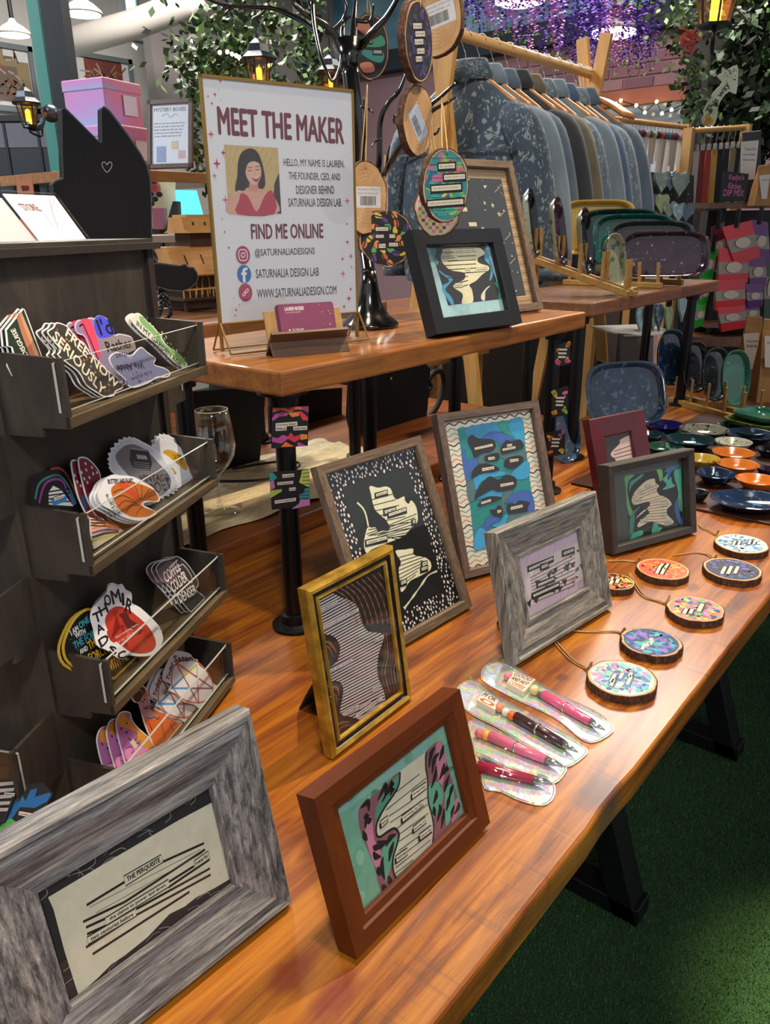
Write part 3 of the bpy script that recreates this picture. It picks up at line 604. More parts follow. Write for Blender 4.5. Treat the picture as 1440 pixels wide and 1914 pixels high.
# ---- taupe frame with blue collage on wavy paper
def art_wavy(P, a0, b0, a1, b1):
    Z = zm(850, 780, 1030, 1436); P.rect(a0, b0, a1, b1, '#e2dccb'); cs = ['#2a2726', '#cd8666', '#8d9e86', '#6f9a92']
    for i in range(30):
        y = b0 + .004 + i * (b1 - b0) / 29.5; pts = [(a0 + (a1 - a0) * k / 60, y + .0024 * math.sin(k * .95 + i)) for k in range(61)]
        P.line(pts, .0024 if i % 4 == 0 else .0021, cs[i % 4], up=(i == 0))
    P.poly(P.px(Z([(38, 170), (1005, 15), (1090, 700), (1190, 1390), (1210, 1560), (800, 1720), (600, 1800), (480, 1900), (300, 1990), (240, 1400), (120, 640)])), '#138a8a')
    B = [([(190, 150), (830, 50), (800, 140), (640, 250), (420, 310), (210, 300)], '#2a93c4'), ([(830, 45), (1004, 18), (1040, 380), (920, 340), (800, 160)], '#2f9ed0'), ([(640, 85), (825, 50), (790, 150), (890, 310), (720, 220)], '#1f9a8c'),
         ([(400, 310), (560, 215), (760, 240), (890, 320), (760, 360), (690, 410), (620, 360), (480, 330)], '#3a66b4'), ([(100, 520), (150, 480), (190, 640), (280, 600), (350, 620), (340, 720), (220, 860), (260, 930), (190, 980), (150, 860)], '#3a68b8'),
         ([(370, 580), (620, 430), (690, 450), (900, 540), (1040, 470), (1060, 640), (820, 730), (700, 600), (500, 680), (360, 690)], '#4f7478'), ([(830, 860), (1080, 640), (1110, 880), (960, 930)], '#2f9ed0'), ([(270, 930), (420, 840), (700, 800), (750, 860), (560, 900), (400, 960), (320, 1090)], '#39a0d4'),
         ([(300, 1230), (560, 1080), (720, 1120), (700, 1190), (460, 1200)], '#2f9ed0'), ([(180, 990), (270, 940), (300, 1090), (290, 1230), (210, 1240)], '#51777c'), ([(740, 1270), (800, 1170), (1020, 1090), (1150, 1150), (1190, 1390), (1060, 1420), (860, 1280)], '#3a63b6'), ([(720, 1100), (840, 1080), (850, 1150), (740, 1270), (760, 1400), (690, 1380)], '#4f7478'),
         ([(440, 1590), (480, 1490), (660, 1490), (640, 1570), (540, 1600), (470, 1720), (390, 1640)], '#3a63b6'), ([(540, 1610), (660, 1560), (760, 1440), (800, 1480), (760, 1580), (640, 1640)], '#2f9ed0'), ([(290, 1780), (380, 1640), (470, 1720), (490, 1914), (300, 1980)], '#36a3dc'), ([(780, 1560), (820, 1440), (1000, 1420), (1180, 1400), (1150, 1500), (900, 1560)], '#51777c')]
    for k, (q, c) in enumerate(B):
        c2 = P.px(cr(Z(q), 4, True)); P.poly(c2, c); P.line(c2, .0005, '#123c5a', closed=True)
    K = [([(190, 340), (250, 260), (300, 290), (380, 320), (560, 330), (610, 430), (540, 510), (400, 540), (300, 600), (250, 480)], [(290, 455), (560, 395), (565, 430), (298, 488)], 'listen my story'),
         ([(690, 440), (770, 340), (830, 360), (960, 330), (1020, 400), (1010, 460), (880, 510), (720, 550), (680, 510)], [(708, 470), (898, 432), (902, 465), (712, 502)], 'of the unknown'), ([(440, 590), (520, 550), (650, 535), (655, 630), (560, 660), (460, 650)], [(492, 598), (590, 588), (594, 625), (498, 640)], 'when'),
         ([(740, 650), (800, 600), (960, 570), (1025, 620), (980, 700), (850, 770), (740, 730)], [(815, 630), (942, 615), (946, 652), (822, 675)], 'secrets'), ([(240, 880), (290, 760), (400, 690), (560, 710), (660, 770), (560, 820), (400, 830), (290, 890)], [(400, 760), (578, 732), (582, 772), (405, 805)], 'the water'),
         ([(295, 1210), (330, 1090), (420, 960), (520, 880), (640, 930), (760, 860), (900, 900), (915, 1010), (850, 1070), (640, 1110), (560, 1080), (400, 1160)], [(672, 1000), (868, 965), (872, 1000), (678, 1040)], 'shadows and'), ([(330, 1330), (390, 1240), (500, 1180), (690, 1190), (640, 1240), (480, 1290)], [(385, 1265), (528, 1220), (534, 1255), (390, 1298)], 'whispers'),
         ([(520, 1380), (600, 1370), (640, 1310), (700, 1350), (715, 1430), (680, 1490), (560, 1450)], [(625, 1388), (682, 1376), (688, 1412), (630, 1430)], 'of'), ([(770, 1300), (900, 1290), (960, 1240), (1110, 1270), (1080, 1330), (1070, 1400), (860, 1440), (790, 1420)], [(825, 1340), (1000, 1302), (1006, 1340), (830, 1382)], 'tomorrow')]
    for q, bx_, s in K:
        P.poly(P.px(cr(Z(q), 4, True)), '#221d22'); tagbox(P, P.px(Z(bx_)), s, '#e9e2c6', '#666', None, .0004, .5)
    tagbox(P, P.px(Z([(768, 408), (845, 395), (848, 432), (772, 445)])), 'feel', '#e9e2c6', '#666', None)
TP2h, TP2v = wood('taupe_dark_h', [(.28, '#372c28'), (.45, '#54463e'), (.6, '#6b594e'), (.78, '#857062')], 'x', 5, .6, 16, .4), wood('taupe_dark_v', [(.28, '#372c28'), (.45, '#54463e'), (.6, '#6b594e'), (.78, '#857062')], 'z', 5, .6, 16, .4)
picture('picture_frame', 'tall brown wood frame with a blue collage on wavy striped paper', (1.0292, .6710, .767, -21.8, .2203, .2866, 19.7),
        [(0, -.020), (0, 0), (.0125, 0), (.0145, -.002), (.015, -.010)], TP2h, TP2v, .020, .010, art_wavy)

# ---- small grey barn-wood frame with pink marbled paper
GSh, GSv = wood('barnwood_silver_h', [(.30, '#2a2926'), (.42, '#55534e'), (.52, '#7d7a73'), (.62, '#9c988f'), (.72, '#bdb8ac')], 'x', 5, .6, 16, .5, detail=8), wood('barnwood_silver_v', [(.30, '#2a2926'), (.42, '#55534e'), (.52, '#7d7a73'), (.62, '#9c988f'), (.72, '#bdb8ac')], 'z', 5, .6, 16, .5, detail=8)
def art_pink(P, a0, b0, a1, b1):
    Z = zm(970, 980, 1110, 1340); r = random.Random(9); P.rect(a0, b0, a1, b1, '#c3aec0')
    for k in range(40):
        x, y = r.uniform(a0, a1), r.uniform(b0, b1); q = r.uniform(.3, 1.6)
        P.line(cr([(x, y), (x + .006 * math.cos(q), y + .006 * math.sin(q)), (x + .014 * math.cos(q), y + .010)], 3), r.uniform(.001, .003), r.choice(['#d49ab8', '#b7a6c4', '#d8b9c8', '#cd8fae']), up=(k % 10 == 0))
    P.poly(P.px(Z([(90, 820), (240, 700), (600, 530), (760, 450), (960, 370), (1070, 310), (1120, 640), (1160, 960), (900, 1120), (600, 1260), (270, 1440), (190, 1440), (130, 1100)])), '#cfc3c0')
    for k in range(46):
        x, y = r.uniform(130, 1120), 0; y = r.uniform(0, 1) * 560 + 880 - (x - 130) * .52; s = r.uniform(40, 110)
        P.poly(P.px(Z([(x, y), (x + s, y - s * r.uniform(-.2, 1)), (x + s * r.uniform(.2, .8), y + s * r.uniform(.4, 1.1))])), r.choice(['#241c22', '#3a2530', '#b98a98', '#2c3a40', '#63323f', '#e2d8d2', '#4c4650']), up=(k % 12 == 0))
    for k in range(9): P.line(P.px(Z([(200 + k * 8, 960 + k * 55), (1000, 530 + k * 70)])), .0010, '#1d1518', up=(k == 0))
    for q, s in (([(180, 780), (600, 590), (606, 630), (184, 822)], 'she could have been less'), ([(402, 742), (518, 700), (522, 748), (406, 795)], 'strange'), ([(795, 500), (972, 430), (978, 475), (800, 548)], 'even more'), ([(340, 1070), (618, 950), (624, 985), (344, 1110)], 'but she'), ([(250, 1260), (705, 1055), (710, 1095), (254, 1302)], 'had chosen good strangeness')):
        P.poly(P.px(Z([(x + (-34 if i in (0, 3) else 18), y + (-30 if i < 2 else 44)) for i, (x, y) in enumerate(q)])), '#15100f'); tagbox(P, P.px(Z(q)), s, '#ddd6c4', '#555', None, .0004, .5)
picture('picture_frame', 'small silver grey barnwood frame with a pink marbled poem, in front of the blue collage', (.8414, .4581, .766, -6.8, .2493, .1900, 14.3),
        [(0, -.022), (0, -.003), (.002, 0), (.006, 0), (.008, -.005), (.014, -.005), (.016, -.002), (.040, -.008), (.044, -.009), (.045, -.006), (.048, -.006), (.0495, -.013)], GSh, GSv, .022, .012, art_pink)

# ---- dark grey box frame with green art
def wavy_blob(P, Z, q, col, up=True, n=4): P.poly(P.px(cr(Z(q), n, True)), col, up)
def art_green(P, a0, b0, a1, b1):
    Z = zm(1150, 840, 1310, 1440); P.rect(a0, b0, a1, b1, '#3d4644')
    P.poly(P.px(Z([(165, 460), (640, 360), (1095, 260), (1120, 700), (1140, 1280), (700, 1400), (250, 1510), (205, 1000)])), '#1a191a')
    for q, c in (([(165, 460), (330, 430), (240, 520), (210, 640), (215, 760), (260, 960), (300, 1050), (260, 1130), (210, 1000), (180, 640)], '#5f9a62'), ([(250, 560), (330, 500), (460, 410), (470, 450), (360, 540), (280, 620), (240, 720)], '#3a8f84'), ([(300, 1050), (360, 1010), (420, 950), (400, 1000), (330, 1080), (330, 1200), (300, 1400), (250, 1500), (250, 1200)], '#2f7f74'), ([(330, 1400), (460, 1360), (470, 1430), (380, 1470), (250, 1510), (270, 1420)], '#4fae96'), ([(640, 1280), (660, 1190), (710, 1200), (730, 1300), (790, 1310), (740, 1390), (620, 1410)], '#46a888'),
                 ([(700, 350), (790, 340), (800, 480), (760, 540), (730, 430)], '#74b868'), ([(830, 380), (900, 300), (1090, 265), (1080, 330), (960, 360), (900, 470), (870, 380)], '#3a6fa8'), ([(800, 500), (860, 440), (880, 390), (890, 520), (940, 460), (960, 560), (1010, 620), (800, 680), (870, 600), (820, 530)], '#54b8a0'), ([(1000, 360), (1095, 270), (1120, 700), (1130, 1040), (1090, 960), (1070, 760), (1040, 600), (1000, 480)], '#52b79c'), ([(1060, 760), (1100, 880), (1130, 1040), (1090, 1000)], '#7ac486'), ([(1000, 960), (1060, 820), (1080, 960), (1090, 1100), (1140, 1200), (1120, 1280), (1050, 1180)], '#3a62a0')):
        wavy_blob(P, Z, q, c, q[0][0] in (165, 700))
    wavy_blob(P, Z, [(440, 600), (540, 520), (660, 490), (680, 560), (740, 610), (700, 680), (740, 760), (840, 800), (920, 860), (950, 930), (880, 1000), (880, 1100), (990, 1220), (880, 1280), (740, 1250), (600, 1210), (400, 1310), (390, 1240), (520, 1120), (580, 1060), (540, 1000), (590, 920), (540, 880), (330, 930), (280, 850), (330, 720)], '#d9ccb4')
    wavy_blob(P, Z, [(350, 1160), (440, 1060), (540, 990), (500, 1040), (390, 1130)], '#e2dccd')
    for k in range(13): P.line(P.px(Z([(300 + (k > 4) * 170, 780 + k * 42 - (k > 4) * 60), (720 + (k > 2) * 160, 590 + k * 52)])), .0010, '#4a3a2c', up=(k == 0))
    for k, q in enumerate(([(495, 605), (605, 585), (605, 645), (498, 670)], [(365, 690), (462, 672), (462, 735), (368, 752)], [(290, 840), (448, 818), (450, 880), (294, 900)], [(752, 905), (898, 878), (905, 935), (756, 965)], [(780, 1090), (848, 1075), (850, 1130), (784, 1140)], [(415, 1180), (548, 1155), (550, 1205), (420, 1228)], [(830, 1210), (938, 1190), (940, 1240), (834, 1262)])):
        tagbox(P, P.px(Z(q)), ['forest', 'wild', 'creature', 'knowing', 'its', 'path', 'home'][k], '#ccd0b4', '#6a6a5c', '#1f3a30', .0006, .45)
dg = wood('charcoal_frame', [(.3, '#2a2623'), (.6, '#38332f'), (.8, '#453f3a')], 'x', 1, .5, 10, .1)
picture('picture_frame', 'charcoal box frame with green and black art, at the ornaments', (1.2841, .5143, .766, -21.4, .2235, .1662, 10.8),
        [(0, -.030), (0, -.002), (.002, 0), (.013, -.002), (.0145, -.004), (.0155, -.018)], dg, dg, .030, .018, art_green)

# ---- burgundy frame half hidden behind the charcoal one
def art_burg(P, a0, b0, a1, b1):
    Z = zm(860, 580, 1440, 1440); P.rect(a0, b0, a1, b1, '#2a2426'); r = random.Random(4)
    for k in range(60): x, y = r.uniform(a0, a1), r.uniform(b0, b1); P.line([(x, y), (x + .004, y + .002)], .0007, '#8a8480', up=(k == 0))
    wavy_blob(P, Z, [(700, 665), (740, 620), (745, 600), (790, 580), (825, 585), (825, 690), (740, 710), (720, 690)], '#dcbfb4')
    for k in range(5): P.line(P.px(Z([(715, 655 + k * 16), (825, 620 + k * 20)])), .0016, '#2a2426', up=(k == 0))
bg_ = wood('burgundy_frame', [(.3, '#3e0a14'), (.6, '#571320'), (.8, '#6b2028')], 'x', 1, .35, 6, .08, coat=.2)
picture('picture_frame', 'burgundy frame standing behind the charcoal box frame', (1.4394, .6005, .766, -17.4, .1664, .2109, 17.9),
        [(0, -.020), (0, -.002), (.002, 0), (.040, -.006), (.042, -.008), (.043, -.014)], bg_, bg_, .020, .012, art_burg)

# ================================================================== sticker tower
RY = R_(26.1); RL = np.array([.3004, .6724, TZ + .0406]); ru = np.array([math.cos(RY), math.sin(RY), 0]); rn = np.array([math.sin(RY), -math.cos(RY), 0]); rb = -rn; RW = .279; RD = .20; RH = .517; RB = -.0400
m = pr('dark_plywood', '#3a342d', .6); t = NT(m); v = t.coords((3, 3, 1)); t.col(t.ramp(t.noise(v, 7, 6, .65, .8), [(.3, '#26221e'), (.5, '#352f29'), (.72, '#474036')])); t.bump(t.noise(v, 60, 3), .1, .001)
PLY = m; PEDGE = pr('plywood_burnt_edge', '#231a14', .7)
m = pr('tray_plywood', '#5a4a36', .55); t = NT(m); v = t.coords((2, 2, 14)); t.col(t.ramp(t.noise(v, 5, 5, .6, .8), [(.3, '#3d3226'), (.55, '#54462f'), (.75, '#6b5b40')])); TRAYM = m
FROST = pr('acrylic_edge', '#b9bdb6', .35)
rack = thing('sticker_rack', 'dark plywood sticker tower with clear fronted trays on each face', 'display rack', RL + ru * .14 + rb * .10 + np.array([0, 0, RB]))
fr_ = Pl(RL, ru, (0, 0, 1))                                   # right-hand face, its n looks at the viewer
lf_ = Pl(RL + rb * RD, -rb, (0, 0, 1))                         # left-hand face
MB().slab(fr_, 0, RB, RW, RH, -.004, 0).build('face_panel', PLY, rack)
MB().slab(lf_, 0, RB, RD - .004, RH, -.004, 0).build('face_panel', PLY, rack)
bk_ = Pl(RL + ru * RW + rb * RD, -ru, (0, 0, 1)); rt_ = Pl(RL + ru * RW, rb, (0, 0, 1))
MB().slab(bk_, .004, RB, RW - .004, RH, -.004, 0).build('face_panel', PLY, rack); MB().slab(rt_, .004, RB, RD, RH, -.004, 0).build('face_panel', PLY, rack)
MB().slab(fr_, RW - .012, RB, RW, RH, 0, .005).build('corner_post', PEDGE, rack)
lid = Pl(RL + np.array([0, 0, RH]), ru, rb)
MB().slab(lid, -.010, -.010, RW + .010, RD + .010, 0, .007).build('lid', PEDGE, rack)
MB().slab(lid, -.004, -.004, RW + .004, RD + .004, .007, .011).build('lid', PLY, rack)
TW, TD, TH_ = .266, .063, .056
def tray(face, zf, off=0.0, tw=TW):
    pl = face; a0 = off
    fl_ = MB().slab(pl, a0 + .003, zf, a0 + tw - .003, zf + .004, 0, TD).build('tray', TRAYM, rack)
    for s in (0, 1):
        a = a0 + s * (tw - .004)
        side = Pl(pl.P(a, 0, 0), pl.n, pl.v)
        lo = max(zf - .012, RB + .001); pts = [(0, lo), (TD * .55, lo), (TD * .55, zf - .004), (TD, zf - .004), (TD, zf + TH_), (TD - .006, zf + TH_), (TD - .006, zf + TH_ - .012), (TD - .0085, zf + TH_ - .012), (TD - .0085, zf + TH_), (0, zf + TH_ + .004)]
        MB().prism(side, pts, -.004, 0).build('tray_side', PLY, fl_)
    MB().slab(pl, a0, zf - .003, a0 + tw, zf + .006, TD - .004, TD + .001).build('tray_lip', TRAYM, fl_)
    g = MB().slab(pl, a0 - .001, zf + .010, a0 + tw + .001, zf + TH_ - .004, TD - .0085, TD - .006); g.m = [0, 0, 1, 1, 1, 1]
    g.build('acrylic_front', [ACRYL, FROST], fl_)
TZS = [.383, .246, .097, -.030]
for zf in TZS: tray(fr_, zf, .004)
for zf in (.312, .177, .030): tray(lf_, zf, .006, .19)
for zf in (.335, .20, .045): tray(rt_, zf, .006, .19)

# ---- stickers
def inset(pts, d):
    n = len(pts); P = np.array(pts, float)
    ar = sum(P[i][0] * P[(i + 1) % n][1] - P[(i + 1) % n][0] * P[i][1] for i in range(n)); sg = 1 if ar > 0 else -1; out = []
    for i in range(n):
        t_ = P[(i + 1) % n] - P[i - 1]; t_ = t_ / (np.linalg.norm(t_) + 1e-9); out.append(tuple(P[i] + sg * d * np.array([-t_[1], t_[0]])))
    return out
white_v = pr('vinyl_white', '#e6e6ea', .4, coat=.2)
def tray_plane(i, D, tilt=17, lift=0.0): return plane(RL + rn * D + np.array([0, 0, TZS[i] + .0045 + lift]), RY, R_(tilt))
def sticker(label, i, D, outline, draw, copies=1, step=(-.004, .0015, -.0028), sm=3, border=.0022, rim='#e6e6ea', group=None, clip=True, tilt=17, labels=None):
    pl0 = tray_plane(i, D * .93, tilt); pts0 = pl0.uvs(outline)
    lowb = min(b for a, b in pts0)
    if lowb < .0008: pts0 = [(a, b + min(.0008 - lowb, .010)) for a, b in pts0]; pts0 = [(a, max(b, .0008)) for a, b in pts0]
    for k in range(copies):
        pl = Pl(pl0.o + pl0.u * step[0] * k + pl0.v * max(step[1], 0) * k + pl0.n * step[2] * k, pl0.u, pl0.v)
        pts = cr(pts0, sm, True) if sm else pts0; pts = [(a, max(b, .0006)) for a, b in pts]
        c = np.mean(np.array(pts), 0); base = pl.P(c[0], 0)
        lb = label if k == 0 else (labels[k - 1] if labels else '%s, %s back in its stack' % (label.split(',')[0], ['second', 'third', 'fourth'][k - 1]))
        th = thing('sticker', lb, 'sticker', base, group=group)
        mb = MB(); mb.prism(pl, pts, -.0008, 0); mb.build('vinyl', pr('vinyl' + rim, rim, .4), th)
        P = Print(pl, 2.5e-5, 5e-5); P.pl0 = pl0
        P.px = lambda q, p=pl0, dz=(min(.0008 - lowb, .010) if lowb < .0008 else 0): [(a, b + dz) for a, b in p.uvs(q)]
        draw(P, inset(pts, border)); P.build('print', th, STK)
def ptext(P, Z, s, l, r, hpx, col, bold=0.0, th=1.0):
    (lx, ly), (rx, ry) = Z([l, r]); a, b = P.px([(lx, ly), (rx, ry)]); mx, my = (lx + rx) / 2, (ly + ry) / 2; k = Z([(0, 0), (hpx, 0)]); hp = k[1][0] - k[0][0]
    c, d = P.px([(mx, my - hp / 2), (mx, my + hp / 2)]); h = math.hypot(c[0] - d[0], c[1] - d[1])
    P.text(s, mid(a, b), h * th, col, width=math.hypot(b[0] - a[0], b[1] - a[1]), rot=math.atan2(b[1] - a[1], b[0] - a[0]), bold=bold)
Z1, Z1b, Z2, Z3, Z4 = zm(0, 560, 240, 1440), zm(180, 580, 400, 1440), zm(60, 820, 400, 1440), zm(100, 1040, 420, 1440), zm(180, 1180, 450, 1440)
def d_disguise(P, ins):
    P.poly(ins, '#1f3328'); P.poly(P.px(Z1([(185, 200), (215, 150), (240, 150), (495, 760), (420, 900), (330, 620), (240, 380)])), '#b9775a'); P.poly(P.px(Z1([(215, 160), (245, 150), (495, 760), (450, 780)])), '#cf9a78')
    ptext(P, Z1, 'OF DISGUISE', (350, 745), (140, 330), 70, '#ece8d8', .0002)
sticker('dark green and tan sticker reading OF DISGUISE, front of its stack', 0, .034, Z1([(60, 330), (250, 95), (280, 110), (520, 760), (560, 980), (330, 1000), (190, 745), (185, 690), (150, 620), (130, 540), (80, 520), (65, 380)]), d_disguise, 3, (-.002, .001, -.003), sm=0, border=.0016)
def d_letters(P, ins):
    P.poly(ins, '#3c3a34'); r = random.Random(2)
    for k in range(26):
        c = lerp((640, 360), (1300, 1040), r.random()); P.ell(P.px(Z1([(c[0] + r.uniform(-80, 80), c[1] + r.uniform(-60, 60))]))[0], .0016, .0011, r.choice(['#9a4a2c', '#c9772e', '#7d2f2a', '#8a8a72']), up=(k == 0), n=7)
    ptext(P, Z1, 'SERIOUSLY', (620, 420), (1180, 1060), 120, '#ece4cc', .0003); ptext(P, Z1, 'FREE NOW', (760, 390), (1330, 990), 110, '#ece4cc', .0003)
sticker('cream lettered sticker with autumn leaves, front of its stack', 0, .052, Z1([(545, 390), (610, 340), (650, 285), (770, 330), (850, 440), (960, 520), (1010, 610), (1040, 640), (1120, 720), (1210, 820), (1340, 910), (1395, 1010), (1310, 1060), (1290, 1110), (1180, 1120), (1110, 1080), (980, 990), (900, 850), (760, 740), (660, 650), (690, 590), (600, 480)]), d_letters, 3, (-.004, .001, -.0025), border=.0012)
def d_rather(P, ins):
    P.poly(ins, '#8d80a6'); P.poly(P.px(cr(Z1([(1060, 220), (1120, 180), (1200, 220), (1270, 330), (1270, 400), (1120, 430), (1060, 320)]), 3, True)), '#4a4fe0')
    P.poly(P.px(cr(Z1([(900, 240), (1000, 220), (1060, 340), (1130, 620), (1080, 640), (980, 440)]), 3, True)), '#e0486a')
    P.poly(P.px(cr(Z1b([(60, 380), (190, 320), (300, 320), (430, 340), (480, 440), (440, 500), (120, 520), (80, 460)]), 3, True)), '#8f8583')
    P.line(P.px(cr(Z1([(890, 300), (930, 280), (960, 340), (1040, 520), (1120, 720)]), 4)), .0016, '#16131c'); ptext(P, Z1, "I'd", (1100, 310), (1250, 300), 150, '#12111c', .0004); ptext(P, Z1b, 'Rather', (120, 450), (430, 395), 105, '#1a1518', .0003)
    for k in range(8): P.ell(P.px(Z1b([(230 + k * 30, 490 - k * 5)]))[0], .0004, .0006, '#1a1518', up=(k == 0), n=6)
sticker("blue and grey sticker reading I'd Rather, front of its stack", 0, .040, Z1([(840, 290), (880, 225), (950, 240), (1000, 200), (1060, 210), (1115, 175), (1220, 230), (1285, 390), (1330, 380), (1440, 400), (1490, 440), (1500, 560), (1400, 640), (1440, 900), (1300, 980), (1180, 800), (1060, 680), (960, 430), (870, 380)]), d_rather, 2, (-.010, 0, -.003), border=.0014, rim='#c8c0dc')
def d_abide(P, ins):
    P.poly(ins, '#7d80a4'); r = random.Random(8)
    for k in range(22): x, y = r.uniform(240, 880), 0; P.ell(P.px(Z1b([(x, r.uniform(600, 930))]))[0], r.uniform(.001, .004), r.uniform(.001, .003), r.choice(['#5c5f80', '#9a9cba', '#484a66', '#8a8cae']), up=(k == 0), n=8)
    ptext(P, Z1b, 'We Abide', (590, 700), (270, 750), 70, '#23243a', .0003); ptext(P, Z1b, 'in the shadows', (690, 790), (440, 880), 50, '#2c2d48'); ptext(P, Z1b, 'what', (440, 560), (250, 600), 60, '#23243a')
sticker('grey blue upside-down gothic sticker reading We Abide lying low in the top tray', 0, .056, Z1b([(170, 620), (260, 540), (430, 580), (520, 500), (570, 480), (640, 540), (740, 620), (720, 690), (840, 730), (920, 790), (880, 850), (760, 850), (650, 920), (470, 980), (380, 930), (370, 880), (240, 760)]), d_abide, 1, border=.0012)
def d_garden(P, ins):
    P.poly(ins, '#d8dccc'); r = random.Random(1)
    P.poly(P.px(cr(Z1b([(560, 130), (640, 200), (760, 320), (860, 480), (1000, 560), (1110, 680), (1100, 740), (960, 620), (820, 500), (700, 340), (570, 220)]), 3, True)), '#7fb070')
    for k in range(30): c = lerp((580, 150), (1080, 690), r.random()); P.ell(P.px(Z1b([(c[0] + r.uniform(-20, 50), c[1] + r.uniform(-50, 20))]))[0], r.uniform(.0008, .002), r.uniform(.0008, .002), r.choice(['#4f8a4a', '#a8cf90', '#3c6b38', '#c2dcae']), up=(k == 0), n=8)
    ptext(P, Z1b, 'IN MY GARDEN AGE', (520, 220), (1060, 730), 60, '#23331f', .0002)
sticker('pale green leafy sticker, front of its stack in the top tray', 0, .046, Z1b([(450, 180), (490, 110), (560, 105), (650, 200), (740, 280), (830, 400), (880, 480), (1000, 570), (1100, 670), (1140, 730), (1090, 770), (980, 700), (880, 600), (760, 480), (660, 400), (560, 320)]), d_garden, 2, (-.005, .001, -.003), border=.0012)
def d_card(P, ins):
    P.poly(ins, '#0e0d12')
    for q, c in (([(60, 560), (90, 440), (170, 380), (250, 370), (320, 450), (380, 590)], '#2a7d6a'), ([(90, 590), (130, 450), (200, 400), (270, 410), (310, 490), (360, 600)], '#8a3a86'), ([(180, 320), (240, 310), (290, 340), (340, 420), (400, 560)], '#b04a34'), ([(290, 470), (330, 510), (370, 600)], '#2a6ab0')): P.line(P.px(cr(Z2(q), 4)), .0022, c)
    P.poly(P.px(Z2([(165, 600), (165, 500), (200, 450), (260, 480), (320, 560), (360, 610)])), '#d8d8d8')
    for k in range(4): P.line(P.px(Z2([(165, 500 + k * 28), (330, 470 + k * 34)])), .0013, '#111', up=(k == 0))
    P.poly(P.px(Z2([(180, 560), (300, 530), (310, 570), (200, 610)])), '#2f7fc0'); tagbox(P, P.px(Z2([(205, 545), (275, 520), (282, 545), (212, 572)])), 'ideas', '#e8e8e0', '#333')
sticker('black blackout poetry sticker with rainbow ripples in the second tray', 1, .028, Z2([(25, 380), (300, 270), (460, 600), (740, 770), (520, 910), (200, 720), (30, 600)]), d_card, 1, sm=0, border=.0008, rim='#1a191e')
def d_warm(P, ins):
    P.poly(ins, '#d8c9b8')
    for k, c in enumerate(('#c9573a', '#e08a3c', '#8a4a8c', '#3a3a3a', '#b8c24a')): P.line(P.px(cr(Z2([(490, 720 + k * 34), (590, 700 + k * 30), (700, 740 + k * 12)]), 4)), .0022, c, up=(k == 0))
    for k in range(3): P.line(P.px(Z2([(480, 680 + k * 24), (600, 690 + k * 20)])), .0012, '#222', up=(k == 0))
sticker('orange and black striped art sticker low behind the clear front of the second tray', 1, .046, Z2([(472, 660), (640, 720), (740, 765), (505, 915), (480, 800)]), d_warm, 1, sm=0, border=.0008)
def d_mush(P, ins):
    P.poly(ins, '#7a1f2c'); r = random.Random(4)
    for (x, y) in ((455, 310), (510, 340), (450, 260), (480, 370), (440, 380), (420, 330), (500, 290), (465, 410), (540, 330)): P.ell(P.px(Z2([(x, y)]))[0], .0013, .0017, '#e8e4e4', up=(x == 455), n=9)
    P.poly(P.px(Z2([(470, 490), (510, 480), (530, 560), (500, 600)])), '#2f5a80')
sticker('red spotted mushroom sticker, front one in the second tray', 1, .040, Z2([(390, 240), (420, 205), (480, 225), (560, 320), (570, 420), (540, 520), (560, 580), (640, 700), (730, 770), (680, 770), (600, 720), (550, 660), (530, 670), (470, 560), (430, 440)]), d_mush, 2, (-.0075, 0, -.003), border=.0016)
def d_cro(P, ins):
    P.poly(P.px(cr(Z2([(625, 400), (680, 350), (760, 335), (860, 360), (950, 400), (1000, 460), (980, 495), (900, 490), (865, 520), (900, 550), (985, 580), (920, 615), (800, 620), (700, 570), (650, 490)]), 4, True)), '#c9702c')
    for q in ([(640, 430), (720, 400), (820, 470)], [(650, 480), (720, 450), (820, 500)], [(680, 540), (740, 490), (840, 520)], [(740, 590), (780, 530), (850, 530)], [(820, 610), (850, 560), (880, 540)], [(720, 350), (780, 410), (840, 490)], [(800, 345), (830, 410), (850, 480)], [(870, 370), (870, 430), (860, 490)], [(930, 400), (900, 440), (880, 490)], [(980, 440), (930, 460), (900, 490)]): P.line(P.px(cr(Z2(q), 4)), .0010, '#6b2f10', up=(q[0][0] == 640))
    P.poly(P.px(cr(Z2([(680, 360), (740, 345), (830, 440), (820, 480)]), 3, True)), '#d9522c')
    ptext(P, Z2, 'BUTTERY AND FLAKY', (600, 340), (800, 330), 34, '#222', .0002); ptext(P, Z2, 'CENTER', (620, 470), (690, 600), 34, '#333'); ptext(P, Z2, 'BAKED', (590, 440), (660, 600), 28, '#333')
sticker('orange croissant sticker with curved lettering, front of its stack', 1, .056, Z2([(520, 440), (545, 380), (570, 330), (630, 285), (700, 290), (800, 300), (880, 340), (960, 390), (1010, 460), (1000, 500), (920, 500), (880, 520), (930, 550), (990, 585), (930, 630), (840, 650), (720, 620), (620, 560), (550, 520)]), d_cro, 3, (-.003, .0, -.0028), border=.0012)
